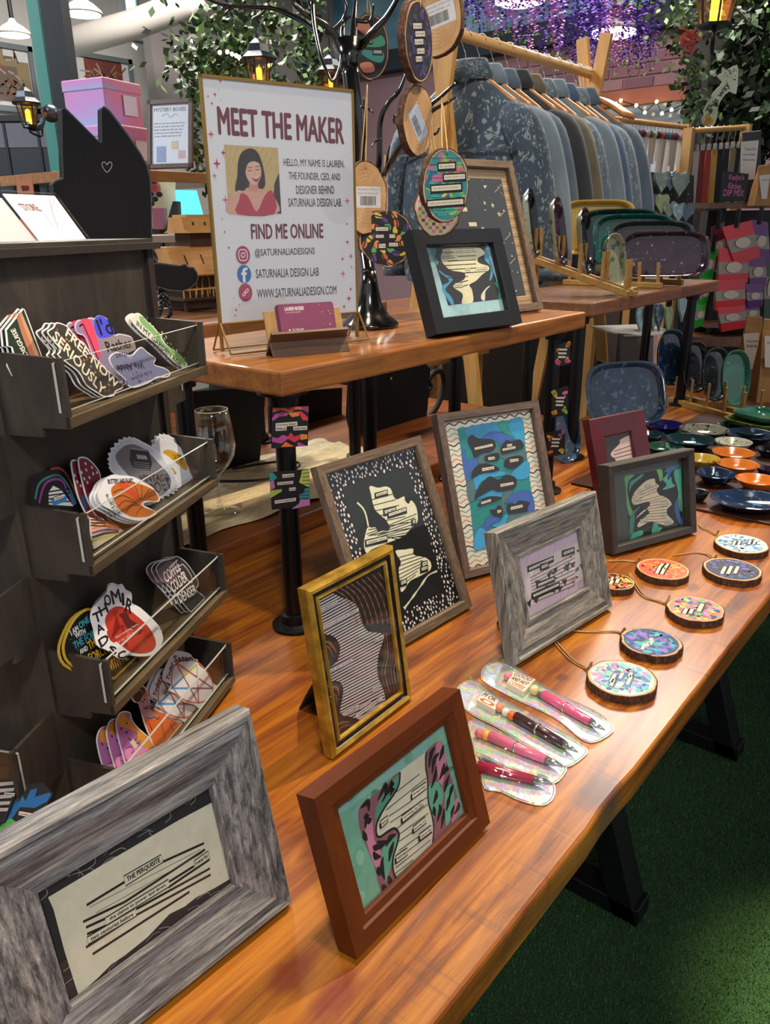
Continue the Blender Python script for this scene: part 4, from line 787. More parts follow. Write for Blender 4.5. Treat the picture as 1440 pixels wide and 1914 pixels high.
def d_type(P, ins):
    P.poly(ins, '#c3cad6'); P.poly(P.px(cr(Z2([(690, 230), (740, 140), (820, 110), (920, 150), (1030, 260), (1110, 350), (1120, 440), (1040, 520), (940, 500), (830, 400)]), 4, True)), '#6d6d72')
    P.poly(P.px(Z2([(805, 150), (950, 165), (975, 260), (960, 320), (830, 300), (800, 240)])), '#26262a'); P.poly(P.px(Z2([(850, 190), (930, 200), (940, 230), (860, 225)])), '#9a9a9e', up=True)
    for k in range(4): P.line(P.px(Z2([(830, 250 + k * 16), (955, 262 + k * 16)])), .0009, '#77777c', up=(k == 0))
    P.line(P.px(Z2([(815, 145), (945, 160)])), .002, '#8a8a90'); ptext(P, Z2, 'VINTAGE', (880, 380), (1100, 370), 50, '#2a2226', .0002); ptext(P, Z2, 'POET', (960, 470), (1120, 410), 80, '#3a2c30', .0002)
sc1 = [(640 + 0, 270)] + [(640, 190), (690, 110), (760, 60), (840, 60), (900, 90), (960, 120), (1040, 190), (1110, 270), (1150, 340), (1180, 420), (1160, 480), (1080, 520), (1000, 550), (900, 500), (760, 400), (660, 330)]
sc1 = [(x + (9 if k % 2 else -9), y + (7 if k % 2 else -7)) for k, (x, y) in enumerate(cr(sc1, 4, True))]
sticker('scalloped white sticker with a grey oval and vintage typewriter', 1, .042, Z2(sc1), d_type, 1, sm=0, border=.0018)
def d_gold2(P, ins):
    P.poly(ins, '#d9dde6'); P.poly(P.px(cr(Z2([(1060, 170), (1110, 150), (1200, 190), (1250, 260), (1240, 310), (1160, 250), (1100, 200)]), 4, True)), '#c8992e'); P.poly(P.px(cr(Z2([(1040, 210), (1100, 260), (1165, 330), (1150, 345), (1090, 300), (1050, 250)]), 4, True)), '#c08a22')
    ptext(P, Z2, 'CAUTION', (1140, 205), (1215, 215), 36, '#4a3410', .0001); ptext(P, Z2, 'WINGS', (1160, 250), (1215, 250), 28, '#4a3410')
sc2 = [(980, 120), (1040, 65), (1110, 70), (1190, 120), (1250, 200), (1310, 290), (1330, 330), (1290, 390), (1240, 440), (1170, 480), (1080, 440), (1000, 300)]
sc2 = [(x + (9 if k % 2 else -9), y + (7 if k % 2 else -7)) for k, (x, y) in enumerate(cr(sc2, 4, True))]
sticker('scalloped white sticker with a gold oval, front of its stack', 1, .036, Z2(sc2), d_gold2, 2, (.008, .004, -.003), sm=0, border=.0018)
def d_one(P, ins):
    P.poly(ins, '#d9b53c'); P.poly(inset(ins, .0026), '#14161a'); r = random.Random(3); C0 = np.mean(np.array(ins), 0)
    for k in range(30): q, s = r.uniform(0, 6.28), r.uniform(.3, .85); i = ins[r.randrange(len(ins))]; P.ell(lerp(C0, i, s), .0004, col='#cfd4dc', up=(k == 0), n=5)
    for s, l, rr_, h, c in (('I AM', (178, 722), (240, 675), 44, '#e6e6e6'), ('ONE', (250, 660), (326, 600), 52, '#4fb8c8'), ('WITH', (215, 745), (300, 700), 44, '#e6e6e6'), ('THE FORCE', (205, 830), (420, 690), 60, '#3f9fb0'), ('AND', (255, 880), (318, 840), 40, '#e6e6e6'), ('THE', (325, 830), (400, 770), 66, '#e6b82e'), ('FORCE IS', (330, 930), (520, 830), 70, '#e6b82e'), ('WITH ME', (480, 1010), (650, 900), 80, '#e6b82e')): ptext(P, Z3, s, l, rr_, h, c, .0003)
sticker('round black and yellow sticker of the third tray, front of its stack', 2, .040, Z3([(110, 850), (140, 720), (200, 600), (270, 530), (340, 505), (450, 540), (600, 680), (720, 880), (735, 960), (690, 1060), (600, 1100), (520, 1110), (330, 1060), (160, 980)]), d_one, 2, (-.003, 0, -.003), border=.0002, rim='#c9a83c')
def d_dath(P, ins):
    c = P.px(cr(Z3([(465, 620), (500, 530), (570, 490), (650, 510), (720, 560), (820, 650), (880, 750), (885, 830), (820, 880), (700, 880), (600, 820), (510, 730)]), 4, True)); P.poly(c, '#c23a2c'); r = random.Random(5)
    for k in range(26): i = c[r.randrange(len(c))]; P.ell(lerp(np.mean(np.array(c), 0), i, r.uniform(.1, .8)), r.uniform(.002, .006), r.uniform(.002, .005), r.choice(['#d8513a', '#a82c24', '#c9442f', '#8f2a22']), up=(k % 9 == 0), n=10)
    P.poly(P.px(cr(Z3([(580, 560), (640, 545), (680, 600), (740, 640), (700, 680), (640, 660), (610, 600)]), 4, True)), '#5a1f20')
    P.poly(P.px(cr(Z3([(620, 640), (560, 560), (600, 700), (540, 800), (480, 700)]), 3, True)), '#b8342a')
    for s, l, rr_, h in (('D', (420, 810), (490, 750), 70), ('A', (395, 700), (450, 660), 70), ('T', (370, 600), (430, 570), 80), ('H', (420, 540), (480, 500), 80), ('O', (460, 450), (510, 430), 90), ('M', (520, 420), (590, 400), 110), ('I', (605, 430), (622, 432), 100), ('R', (640, 470), (690, 500), 110), ('S', (500, 850), (560, 870), 60), ('C', (570, 910), (640, 890), 60)): ptext(P, Z3, s, l, rr_, h, '#17131a', .0004)
    ptext(P, Z3, "Ain't nothing here", (550, 760), (735, 640), 30, '#f0dcd4'); ptext(P, Z3, 'but dry wind & witches', (560, 805), (775, 665), 28, '#e8cfc6')
dout = Z3([(345, 580), (380, 490), (430, 430), (480, 370), (490, 330), (530, 315), (570, 330), (610, 325), (640, 370), (690, 400), (690, 480), (760, 520), (860, 610), (930, 690), (950, 770), (910, 850), (850, 900), (740, 910), (660, 900), (640, 930), (580, 930), (480, 860), (400, 820), (370, 680)])
sticker('white edged red planet sticker lettered DATHOMIR, front of its stack', 2, .055, dout, d_dath, 3, (.0045, 0, -.003), border=.002)
def d_mug(P, ins):
    P.poly(ins, '#3c3838'); P.poly(P.px(cr(Z3([(900, 180), (1000, 100), (1040, 130), (1080, 200), (1000, 300), (940, 260)]), 3, True)), '#6b545c')
    for k, (s, l, r, h) in enumerate((('COFFEE', (960, 250), (1080, 130), 90), ('COLDER', (1020, 330), (1140, 220), 90), ('DENSER', (1080, 420), (1220, 330), 80))): ptext(P, Z3, s, l, r, h, '#e4dfda', .0002)
    P.line(P.px(cr(Z3([(1090, 140), (1120, 135), (1180, 220), (1190, 280), (1150, 260), (1080, 170)]), 4, True)), .0010, '#e4e4e4', closed=True)
sticker('dark coffee mug sticker, front of its stack in the third tray', 2, .050, Z3([(890, 170), (930, 110), (1020, 80), (1070, 60), (1150, 120), (1230, 240), (1245, 300), (1225, 340), (1295, 400), (1280, 460), (1215, 520), (1180, 530), (1110, 450), (1000, 320), (930, 250)]), d_mug, 3, (-.0045, .002, -.003), border=.0009)
def d_ghost(P, ins):
    P.poly(ins, '#b06aa8'); P.poly(P.px(cr(Z4([(215, 870), (250, 825), (300, 830), (360, 920), (420, 980), (380, 1000), (300, 960), (230, 940)]), 4, True)), '#cf8a34'); P.poly(P.px(cr(Z4([(420, 980), (540, 1100), (560, 1180), (480, 1160), (400, 1060)]), 4, True)), '#d9963c'); P.poly(P.px(cr(Z4([(290, 1180), (430, 1150), (560, 1200), (400, 1300), (310, 1280)]), 4, True)), '#e090c4')
    for c in ((248, 970), (303, 915)): P.ell(P.px(Z4([c]))[0], .0012, .0017, '#241423')
    P.poly(P.px(Z4([(285, 1010), (320, 985), (305, 1025)])), '#3a1422'); P.poly(P.px(Z4([(325, 1100), (370, 1075), (415, 1140), (385, 1170)])), '#d8cfae'); P.line(P.px(Z4([(318, 1060), (345, 1095)])), .0012, '#222')
    for k in range(5): q = 2 * math.pi * k / 5; P.ell(P.px(Z4([(313 + 15 * math.cos(q), 842 + 20 * math.sin(q))]))[0], .0011, col='#3f7f80', up=(k == 0), n=8)
    for q in ([(300, 1170), (340, 1150), (370, 1190), (345, 1215)], [(395, 1000), (405, 1050), (380, 1090)], [(400, 1120), (430, 1110), (440, 1080)]): P.line(P.px(cr(Z4(q), 4)), .0007, '#3a1a30', up=(q[0][0] == 300))
sticker('pink and orange smiling ghost sticker, front of its stack', 3, .052, Z4([(195, 920), (220, 830), (270, 795), (340, 810), (360, 880), (420, 960), (520, 1050), (570, 1130), (600, 1190), (560, 1330), (400, 1420), (300, 1340), (250, 1180), (215, 1050)]), d_ghost, 3, (-.013, -.0, -.0035), border=.0012)
def d_witch(P, ins):
    P.poly(ins, '#d9662c'); P.poly(P.px(cr(Z4([(455, 790), (520, 720), (560, 760), (600, 860), (640, 920), (560, 960), (490, 900)]), 4, True)), '#b88a94')
    P.poly(P.px(cr(Z4([(395, 720), (420, 650), (500, 630), (520, 680), (490, 720), (470, 770), (430, 780)]), 4, True)), '#17131a'); P.line(P.px(cr(Z4([(430, 690), (470, 660), (500, 690)]), 4)), .0012, '#8a8490')
    for c in ((495, 775), (513, 755)): P.ell(P.px(Z4([c]))[0], .0010, .0020, '#1a1018')
    P.poly(P.px(cr(Z4([(500, 825), (530, 835), (548, 805), (540, 845), (520, 850)]), 3, True)), '#1a1018')
    for q in ([(530, 930), (570, 945), (620, 920)], [(560, 990), (600, 1090)], [(680, 950), (700, 1080), (720, 1160)], [(620, 930), (640, 950), (660, 930)], [(760, 980), (800, 1060)]): P.line(P.px(cr(Z4(q), 4)), .0009, '#3a1410', up=(q[0][0] == 530))
sticker('orange ghost sticker wearing a black witch hat in the bottom tray', 3, .048, Z4([(380, 710), (400, 640), (450, 620), (500, 615), (540, 660), (560, 740), (600, 830), (700, 880), (820, 960), (900, 1010), (760, 1150), (620, 1250), (580, 1160), (530, 1040), (490, 920), (460, 800), (410, 780)]), d_witch, 1, border=.0014)
def d_pent(off):
    def f(P, ins):
        dx, dy, sx = off; C = lambda q: P.px(Z4([(dx + (x - 1000) * sx, dy + (y - 560) * sx) for x, y in q])); P.poly(ins, '#e4e6ee')
        P.line(cr(C([(780, 560), (800, 430), (880, 360), (990, 350), (1090, 420), (1170, 540), (1190, 640), (1140, 750), (1010, 780), (880, 740), (800, 640)]), 4, True), .0022, '#b87860', closed=True)
        star = [(820, 380), (1190, 635), (780, 640), (1030, 400), (1050, 790)]; cs = ['#d86a34', '#7a5a8c', '#4f9ccf', '#c9c93a', '#8a5a80']
        for k in range(5):
            a, b = star[k], star[(k + 1) % 5]; P.line(C([a, mid(a, b)]), .0024, cs[k], up=(k == 0)); P.line(C([mid(a, b), b]), .0024, cs[(k + 1) % 5], up=False)
        for s, l, r in (('Not', (715, 700), (735, 620)), ('Today', (745, 560), (790, 380)), ('Satan', (800, 345), (985, 335))): 
            a, b = C([l, r]); P.text(s, mid(a, b), .0075 * sx, '#14121a', width=math.hypot(b[0] - a[0], b[1] - a[1]), rot=math.atan2(b[1] - a[1], b[0] - a[0]), bold=.0003)
    return f
pout = [(750, 660), (780, 600), (700, 560), (700, 480), (740, 380), (790, 290), (850, 265), (960, 290), (1000, 340), (1040, 350), (1050, 400), (1130, 470), (1190, 580), (1245, 635), (1200, 670), (1150, 760), (1090, 800), (1060, 840), (1010, 800), (900, 770), (820, 690)]
sticker('rainbow pentagram sticker reading Today Satan at the far end of the bottom tray', 3, .056, Z4(pout), d_pent((1000, 560, 1.0)), 1, border=.0012)
p2o = [(860 + (x - 1000) * .96, 720 + (y - 560) * .96) for x, y in pout]
sticker('partly covered rainbow pentagram sticker reading Not Today, front of its stack', 3, .050, Z4(p2o), d_pent((860, 720, .96)), 2, (-.004, .002, -.003), border=.0012)
# art prints standing in the lowest tray of the left-hand face
Zp = zm(0, 1350, 180, 1440); ap = Pl(RL + rb * .19 - ru * .055 + np.array([0, 0, .036]), -rb, (0, 0, 1))
tl = R_(50); ap = Pl(ap.o, ap.u, np.array([0, 0, 1]) * math.cos(tl) - np.cross(ap.u, (0, 0, 1)) * math.sin(tl))
def print_card(label, outl, draw, off):
    pl = ap.shift(off); pts = pl.uvs(outl); c = np.mean(np.array(pts), 0); b = pl.P(*c); th = thing('art_print', label, 'art print', b)
    MB().prism(pl, pts, -.001, 0).build('card', pr('card_black', '#111014', .6), th); P = Print(pl); draw(P, pts); P.build('print', th)
def d_hand(P, pts):
    P.poly(P.px(Zp([(150, 1260), (310, 1030), (380, 1180), (460, 1010), (560, 990), (520, 1120), (640, 1080), (740, 1050), (770, 1080), (700, 1190), (520, 1280), (300, 1270), (160, 1470), (60, 1500)])), '#1c5f9c'); P.poly(P.px(Zp([(60, 1500), (160, 1430), (240, 1490), (170, 1560), (140, 1660), (0, 1690), (0, 1560)])), '#4f9a52')
    for q, s in (([(290, 1330), (520, 1370), (500, 1430), (275, 1385)], 'Loneliness'), ([(300, 1500), (400, 1500), (380, 1550), (290, 1550)], 'of')): tagbox(P, P.px(Zp(q)), s, '#d8c8b8', '#333', None)
print_card('black art print with a blue and green hand at the tower foot', Zp([(200, 960), (640, 900), (800, 1060), (640, 1340), (300, 1800), (-100, 1800)]), d_hand, .004)
def d_bw(P, pts):
    for k in range(5): P.poly(P.px(Zp([(0, 900 + k * 95), (250 - k * 30, 880 + k * 100), (230 - k * 30, 930 + k * 100), (0, 955 + k * 95)])), '#b9aca4', up=(k == 0))
    tagbox(P, P.px(Zp([(70, 1050), (225, 1060), (210, 1110), (60, 1100)])), 'shadow', '#c8ccc4', '#333', None)
print_card('black and white striped art print at the tower foot', Zp([(-80, 860), (350, 850), (190, 1200), (60, 1500), (-120, 1500)]), d_bw, .008)

# ---- clear sign holder with leaflets on the tower lid
def dep(px, py, d): return CAM + ray(px, py) * d
hz = TZ + RH + .011
h0 = dep(78, 452, .74); h0[2] = hz; hp = Pl(h0, ru, (0, 0, 1)); tl = R_(52); hp = Pl(hp.o, hp.u, np.array([0, 0, 1]) * math.cos(tl) + rb * math.sin(tl))
q = hp.uvs([(78, 455), (167, 455), (102, 366), (5, 362)]); q = [(a, max(b, .001)) for a, b in q]
sh = thing('sign_holder', 'clear acrylic holder with a white leaflet on the sticker tower', 'sign holder', hp.o)
MB().prism(hp, q, -.001, 0).build('leaflet', pr('leaflet_white', '#eef0f4', .5), sh)
P = Print(hp); Zh = zm(0, 320, 160, 1440); P.text('STORE', P.px(Zh([(500, 610)]))[0], .012, '#7d2a3c', width=.028, bold=.0004)
P.line(P.px(cr(Zh([(830, 460), (870, 650), (980, 960)]), 4)), .0008, '#8a90a8'); P.line(P.px(cr(Zh([(640, 580), (800, 780), (900, 950)]), 4)), .0008, '#9aa2c0', up=False); P.line(P.px(cr(Zh([(910, 460), (870, 640)]), 4)), .0007, '#9aa2b0', up=False); P.build('print', sh)
MB().prism(hp, inset(q, -.003), .001, .003).build('acrylic_cover', ACRYL, sh)
MB().slab(Pl((hp.o[0], hp.o[1], hz), ru, rb), -.02, -.012, .10, .05, 0, .003).build('base', ACRYL, sh)
q2 = hp.uvs([(-60, 455), (72, 455), (3, 370), (-90, 365)]); q2 = [(a, max(b, .001)) for a, b in q2]
sh2 = thing('sign_holder', 'grey backed acrylic holder at the left edge of the tower lid', 'sign holder', hp.P(-.06, 0))
MB().prism(hp, q2, -.001, 0).build('leaflet', pr('leaflet_grey', '#8f9094', .5), sh2); P = Print(hp)
for k in range(5): P.scribble(q2[0][0] + .045, q2[1][0] - .02 - k * .004, .012 + k * .009, .003, '#6c6d72', k)
P.build('print', sh2); MB().slab(hp, q2[0][0], 0, q2[1][0], .004, 0, .01).build('base', ACRYL, sh2)

# ================================================================== on the raised shelf
# ---- MEET THE MAKER sign in a gold edged glass stand
SW, SH = .2462, .3692; spl = plane((.7544, .9320, ZS), R_(-14.5), 0.0)
brass = pr('brushed_gold', '#9c7a3c', .32, .8)
sg = thing('table_sign', 'white MEET THE MAKER sign in a gold edged glass stand', 'sign', spl.P(SW / 2, 0), R_(-14.5))
for a, b in (((0, .004), (.003, SH)), ((SW - .003, .004), (SW, SH)), ((0, SH - .004), (SW, SH))): MB().slab(spl, a[0], a[1], b[0], b[1], -.005, .002).build('gold_edge', brass, sg)
AP = .044
MB().slab(spl, .003, AP, SW - .003, SH - .004, -.002, -.0004).build('poster', pr('poster_paper', '#dfe0ea', .55), sg)
MB().slab(spl, .003, .004, SW - .003, SH - .004, .0006, .0018).build('pane', GLASS, sg)
for s_ in (-1, 1):                                               # the two splayed glass wings
    top = spl.P(0, AP, .002 * s_); bot = spl.P(0, .003, s_ * .030)
    w_ = Pl(bot, spl.u, (top - bot) / np.linalg.norm(top - bot)); L = np.linalg.norm(top - bot)
    MB().add([w_.P(0, 0), w_.P(SW, 0), w_.P(SW, L), w_.P(0, L)], [(0, 1, 2, 3)]).build('glass_wing', ACRYL, sg)
    for p, q in ((w_.P(0, 0), w_.P(0, L)), (w_.P(SW, 0), w_.P(SW, L)), (w_.P(0, 0), w_.P(SW, 0)), (w_.P(0, L), w_.P(SW, L))): MB().tube([p, q], .0016, 6).build('gold_edge', brass, sg)
P = Print(spl.shift(-.0004), 3e-5, 5e-5); Zs = zm(360, 0, 860, 1440); MAR = '#6e1f30'
ptext(P, Zs, 'MEET THE MAKER', (138, 648), (814, 708), 138, MAR, .0011)
ptext(P, Zs, 'FIND ME ONLINE', (316, 1247), (703, 1243), 78, MAR, .0006)
DKT = '#3f3140'
for s, l, r, h in (('HELLO, MY NAME IS LAUREN,', (490, 876), (817, 886), 44), ('THE FOUNDER, CEO, AND', (518, 948), (796, 956), 44), ('DESIGNER BEHIND', (558, 1022), (763, 1022), 44), ('SATURNALIA DESIGN LAB.', (516, 1090), (804, 1090), 44),
                   ('@SATURNALIADESIGNS', (335, 1364), (658, 1354), 48), ('SATURNALIA DESIGN LAB', (341, 1474), (680, 1462), 46), ('WWW.SATURNALIADESIGN.COM', (347, 1582), (774, 1560), 46)): ptext(P, Zs, s, l, r, h, DKT, .00012)
# portrait photo
q = P.px(Zs([(168, 778), (460, 796), (478, 1150), (195, 1152)])); P.poly(q, '#cbb27c')
for k in range(9): P.line(P.px(Zs([(180 + k * 34, 780 + k * 2), (175 + k * 10, 860 + k * 38)])), .0004, '#a88f5c', up=(k == 0))
P.poly(P.px(Zs([(440, 990), (465, 930), (478, 1150), (430, 1150)])), '#37312c')
P.poly(P.px(cr(Zs([(245, 870), (265, 820), (310, 798), (350, 820), (375, 880), (390, 960), (385, 1010), (340, 1030), (290, 1050), (230, 1030), (240, 950)]), 4, True)), '#2a2022')
P.poly(P.px(cr(Zs([(196, 1150), (200, 1060), (260, 1020), (330, 1010), (400, 1030), (445, 1070), (452, 1150)]), 4, True)), '#dba898')
P.poly(P.px(Zs([(310, 960), (350, 960), (355, 1030), (300, 1030)])), '#cf9684')
P.poly(P.px(cr(Zs([(285, 900), (310, 870), (350, 870), (368, 910), (365, 960), (340, 995), (310, 985), (288, 945)]), 4, True)), '#e3b3a2')
P.poly(P.px(cr(Zs([(262, 1040), (300, 1060), (345, 1140), (390, 1050), (430, 1030), (440, 1152), (240, 1152), (250, 1080)]), 3, True)), '#b83a52')
P.poly(P.px(cr(Zs([(250, 880), (285, 830), (335, 825), (368, 880), (330, 868), (295, 885), (282, 950), (285, 1020), (245, 1010)]), 4, True)), '#241b1e')
P.poly(P.px(cr(Zs([(320, 955), (345, 965), (365, 948), (350, 978), (332, 975)]), 3, True)), '#b03040'); P.line(P.px(Zs([(328, 960), (358, 955)])), .0008, '#f2e8e4')
for c in ((308, 918), (350, 912)): P.line(P.px(Zs([(c[0] - 12, c[1] + 2), (c[0] + 12, c[1])])), .0009, '#3a2420', up=(c[0] == 308)); P.line(P.px(Zs([(c[0] - 14, c[1] - 14), (c[0] + 14, c[1] - 18)])), .0007, '#3a2420', up=False)
P.line(P.px(Zs([(332, 918), (336, 942), (326, 946)])), .0006, '#c08a78')
# round icons
def icon(c, fn):
    o = P.px(Zs([c]))[0]; rr_ = .0113
    fn(o, rr_)
def ig(o, r):
    P.ell(o, r, r * 1.12, '#a8305c', n=28); P.poly([(o[0] - r * .9, o[1] - .3 * r), (o[0] + r * .2, o[1] - r), (o[0] + r * .2, o[1]), (o[0] - .4 * r, o[1] + .2 * r)], '#c9502f'); P.ell((o[0], o[1]), r * .92, r * 1.0, '#ab3460', n=28)
    sq = [(-.5, -.55), (.5, -.55), (.5, .55), (-.5, .55)]; P.line(cr([(o[0] + x * r, o[1] + y * r) for x, y in sq], 5, True), r * .13, '#f2e8ee', closed=True); P.line([(o[0] + .26 * r * math.cos(k), o[1] + .28 * r * math.sin(k)) for k in np.linspace(0, 6.28, 15)[:-1]], r * .13, '#f2e8ee', closed=True); P.ell((o[0] + .33 * r, o[1] + .36 * r), r * .08, col='#f2e8ee', n=8)
def fb(o, r): P.ell(o, r, r * 1.12, '#2a6fb8', n=28); P.text('f', (o[0] + .05 * r, o[1] - .12 * r), r * 1.75, '#eef2f8', width=r * .85, bold=r * .06)
def lk(o, r):
    P.ell(o, r, r * 1.12, '#b03a5c', n=28)
    for dx, dy in ((-.18, -.18), (.18, .18)): P.line([(o[0] + (dx + .32 * math.cos(k) * .7 - .32 * math.sin(k) * .35) * r, o[1] + (dy + .32 * math.cos(k) * .7 + .32 * math.sin(k) * .35) * r) for k in np.linspace(0, 6.28, 15)[:-1]], r * .10, '#f4e8ee', closed=True, up=(dx < 0))
icon((271, 1373), ig); icon((277, 1475), fb); icon((284, 1574), lk)
def spark(c, s, col):
    o = P.px(Zs([c]))[0]; P.poly([(o[0] + (s if k % 2 == 0 else s * .28) * math.sin(k * math.pi / 4) * .8, o[1] + (s if k % 2 == 0 else s * .28) * math.cos(k * math.pi / 4)) for k in range(8)], col, up=False)
P.k += 1
for (x, y, s) in ((148, 435, 10), (119, 508, 10), (82, 518, 7), (140, 482, 4), (103, 556, 8), (150, 537, 5), (98, 722, 17), (130, 880, 22), (164, 822, 14), (117, 945, 15), (176, 1075, 20), (158, 1178, 6), (172, 1248, 8), (194, 1333, 9), (832, 1080, 18), (830, 1205, 10), (833, 1303, 14), (852, 1378, 15), (806, 1393, 13), (855, 1437, 8), (809, 1472, 18), (850, 1556, 12), (841, 1606, 17), (815, 1650, 13), (222, 1604, 5), (252, 1640, 6), (234, 1668, 9), (228, 1698, 7)):
    spark((x, y), s * .00033, random.choice(['#b02a44', '#c04a5c', '#a8203c', '#c9707c']))
P.build('print', sg)

# ---- business card holder
A_, B_ = onz(512, 670, ZS), onz(655, 657, ZS); ch_yaw = math.atan2(B_[1] - A_[1], B_[0] - A_[0]); hw = np.linalg.norm(B_ - A_)
cpl = Pl(A_, (math.cos(ch_yaw), math.sin(ch_yaw), 0), (0, 0, 1)); wal = wood('walnut_dark', [(.3, '#2c1c12'), (.5, '#4a3220'), (.7, '#634730')], 'x', 2, .5, 16)
chd = thing('card_holder', 'small wooden business card holder in front of the white sign', 'card holder', A_ * .5 + B_ * .5, ch_yaw)
side = Pl(A_, -np.cross(cpl.u, (0, 0, 1)), (0, 0, 1))              # +a goes back from the front foot
def hprism(pts, name, mat): MB().prism(Pl(A_, side.u, side.v), pts, 0, hw).build(name, mat, chd, bevel=.0008)
hprism([(0, 0), (.004, 0), (.015, .015), (.016, .020), (.012, .021)], 'front_leg', wal)
hprism([(.030, 0), (.034, 0), (.020, .022), (.014, .018)], 'rear_leg', wal)
hprism([(.014, .017), (.020, .021), (.007, .036), (.002, .033)], 'front_lip', wal)
hprism([(.018, .020), (.022, .018), (.036, .062), (.032, .063)], 'back_rest', wood('bamboo_light', [(.3, '#9a7440'), (.6, '#b58c54'), (.8, '#c9a46c')], 'z', 2, .5, 16))
ca = thing('business_card_stack', 'stack of plum business cards in the wooden holder', 'business cards', cpl.P(hw / 2, .024, 0) + side.u * .014, ch_yaw)
ax = (side.u * .010 + np.array([0, 0, .036])); ax /= np.linalg.norm(ax); cw = .088; c0 = A_ + side.u * .0155 + np.array([0, 0, .0235]) + cpl.u * (hw - cw) * .62
card = Pl(c0, cpl.u, ax); rc = [(.003, 0), (cw - .003, 0), (cw, .003), (cw, .047), (cw - .003, .050), (.003, .050), (0, .047), (0, .003)]
for k in range(5):
    MB().prism(card, [(a - k * .0009, b) for a, b in rc], -.0010 * k - .0008, -.0010 * k).build('card', pr('card_plum%d' % (k % 2), '#7d3a5c' if k % 2 == 0 else '#5c2a44', .5), ca)
P = Print(card, 3e-5, 5e-5); P.text('LAUREN BUSSER', (.010, .043), .0052, '#f0e6ea', width=.030, align='l', bold=.0001); P.text('CEO, FOUNDER & DESIGNER', (.010, .0375), .0026, '#d8c0cc', width=.024, align='l'); P.text('272-788-5878', (.017, .0125), .003, '#f0e6ea', width=.018, align='l'); P.text('saturnaliadesign@gmail.com', (.017, .0075), .003, '#f0e6ea', width=.038, align='l')
P.ell((.013, .0125), .0013, col='#f0e6ea', n=8); P.rect(.0115, .0065, .0148, .0088, '#f0e6ea')
r = random.Random(12)
for k in range(14): P.k += (k == 0); x, y = r.uniform(.052, .085), r.uniform(.014, .047); s = r.uniform(.0006, .0018); P.poly([(x + (s if j % 2 == 0 else s * .3) * math.sin(j * math.pi / 4), y + (s if j % 2 == 0 else s * .3) * math.cos(j * math.pi / 4)) for j in range(8)], r.choice(['#e8a0b0', '#d04a6a', '#f0c8d0']), up=False)
P.build('print', ca)

# ---- black ornament tree
TC = onz(692, 611, ZS); TDp = (TC - CAM) @ FW
blk = pr('glossy_black', '#0a0a0c', .16, 0.0, coat=.6)
tree = thing('ornament_tree', 'glossy black metal tree stand with bare curved branches', 'ornament stand', TC)
trunk_px = [(690, 606, 0), (688, 570, 0), (684, 520, 0), (680, 440, 0), (672, 330, 0), (664, 220, 0), (655, 130, 0)]
MB().lathe([(0, 0), (.052, 0), (.054, .004), (.052, .009), (.036, .022), (.022, .045), (.016, .075), (.0125, .10)], TC, 28).build('base', blk, tree, True)
tp_ = [dep(x, y, TDp + d) for x, y, d in trunk_px]; tp_[0] = TC + np.array([0, 0, .09])
MB().tube(cr([tp_[0], *tp_[3:]], 5), [.013] * 6 + [.014] * 10 + [.016] * 5, 12).build('trunk', blk, tree, True)
MB().tube([dep(655, 130, TDp), dep(653, 112, TDp), dep(652, 84, TDp)], [.016, .017, .030], 14).build('collar', blk, tree, True)
BR = [([(640, 86, 0), (612, 50, -.02), (570, 25, -.04), (545, 0, -.05), (520, -40, -.05)], .008), ([(600, 66, 0), (565, 40, .02), (537, 26, .03), (509, 16, .03), (465, 13, .03), (419, 10, .03), (381, -4, .03)], .006),
      ([(428, 11, .03), (415, 18, .03), (408, 30, .03)], .0035), ([(437, 12, .03), (420, 26, .03)], .0035), ([(495, 18, .03), (482, 30, .03), (472, 36, .03), (470, 46, .03)], .0035),
      ([(660, 86, 0), (662, 50, .02), (664, 20, .03), (668, -20, .04)], .009), ([(664, 38, .02), (690, 40, .02), (697, 25, .02), (699, 8, .02)], .004), ([(676, 86, 0), (695, 62, -.03), (720, 36, -.05), (742, 0, -.07), (755, -30, -.08)], .008),
      ([(644, 88, 0), (640, 60, .03), (645, 40, .04), (655, 30, .04)], .006), ([(584, 5, -.05), (588, 50, -.06), (600, 105, -.07), (612, 135, -.07), (622, 152, -.07), (634, 128, -.05), (638, 100, -.02)], .004), ([(612, 60, 0), (598, 40, .02), (585, 20, .02), (575, 0, .02)], .005), ([(618, 62, 0), (640, 40, .03), (648, 15, .03), (640, -10, .03)], .005),
      ([(676, 400, 0), (700, 345, -.04), (709, 300, -.07), (711, 229, -.10), (725, 194, -.12), (745, 172, -.13), (759, 139, -.14)], .007), ([(676, 420, 0), (705, 350, -.05), (722, 318, -.10), (742, 285, -.14), (776, 243, -.18), (801, 201, -.21), (825, 180, -.23), (851, 156, -.25)], .007),
      ([(790, 222, -.20), (815, 203, -.22), (836, 192, -.23), (853, 181, -.23)], .004), ([(745, 282, -.14), (770, 262, -.16), (795, 253, -.18), (815, 250, -.18), (822, 238, -.18)], .004), ([(757, 265, -.15), (765, 280, -.15), (775, 287, -.16), (776, 290, -.16)], .003), ([(738, 216, -.12), (737, 228, -.12), (742, 232, -.12)], .003), ([(673, 330, 0), (679, 270, -.05), (684, 230, -.08), (679, 181, -.10)], .005), ([(675, 200, -.09), (690, 205, -.10), (698, 211, -.10)], .003), ([(722, 318, -.1), (725, 290, -.12), (729, 272, -.13)], .003), ([(712, 260, -.09), (700, 265, -.09), (695, 275, -.09)], .003), ([(727, 190, -.12), (735, 180, -.12), (740, 172, -.13)], .003)]
for pts, r0 in BR:
    c = cr([dep(x, y, TDp + d) for x, y, d in pts], 5); MB().tube(c, list(np.linspace(r0, r0 * .35, len(c))), 8).build('branch', blk, tree, True)

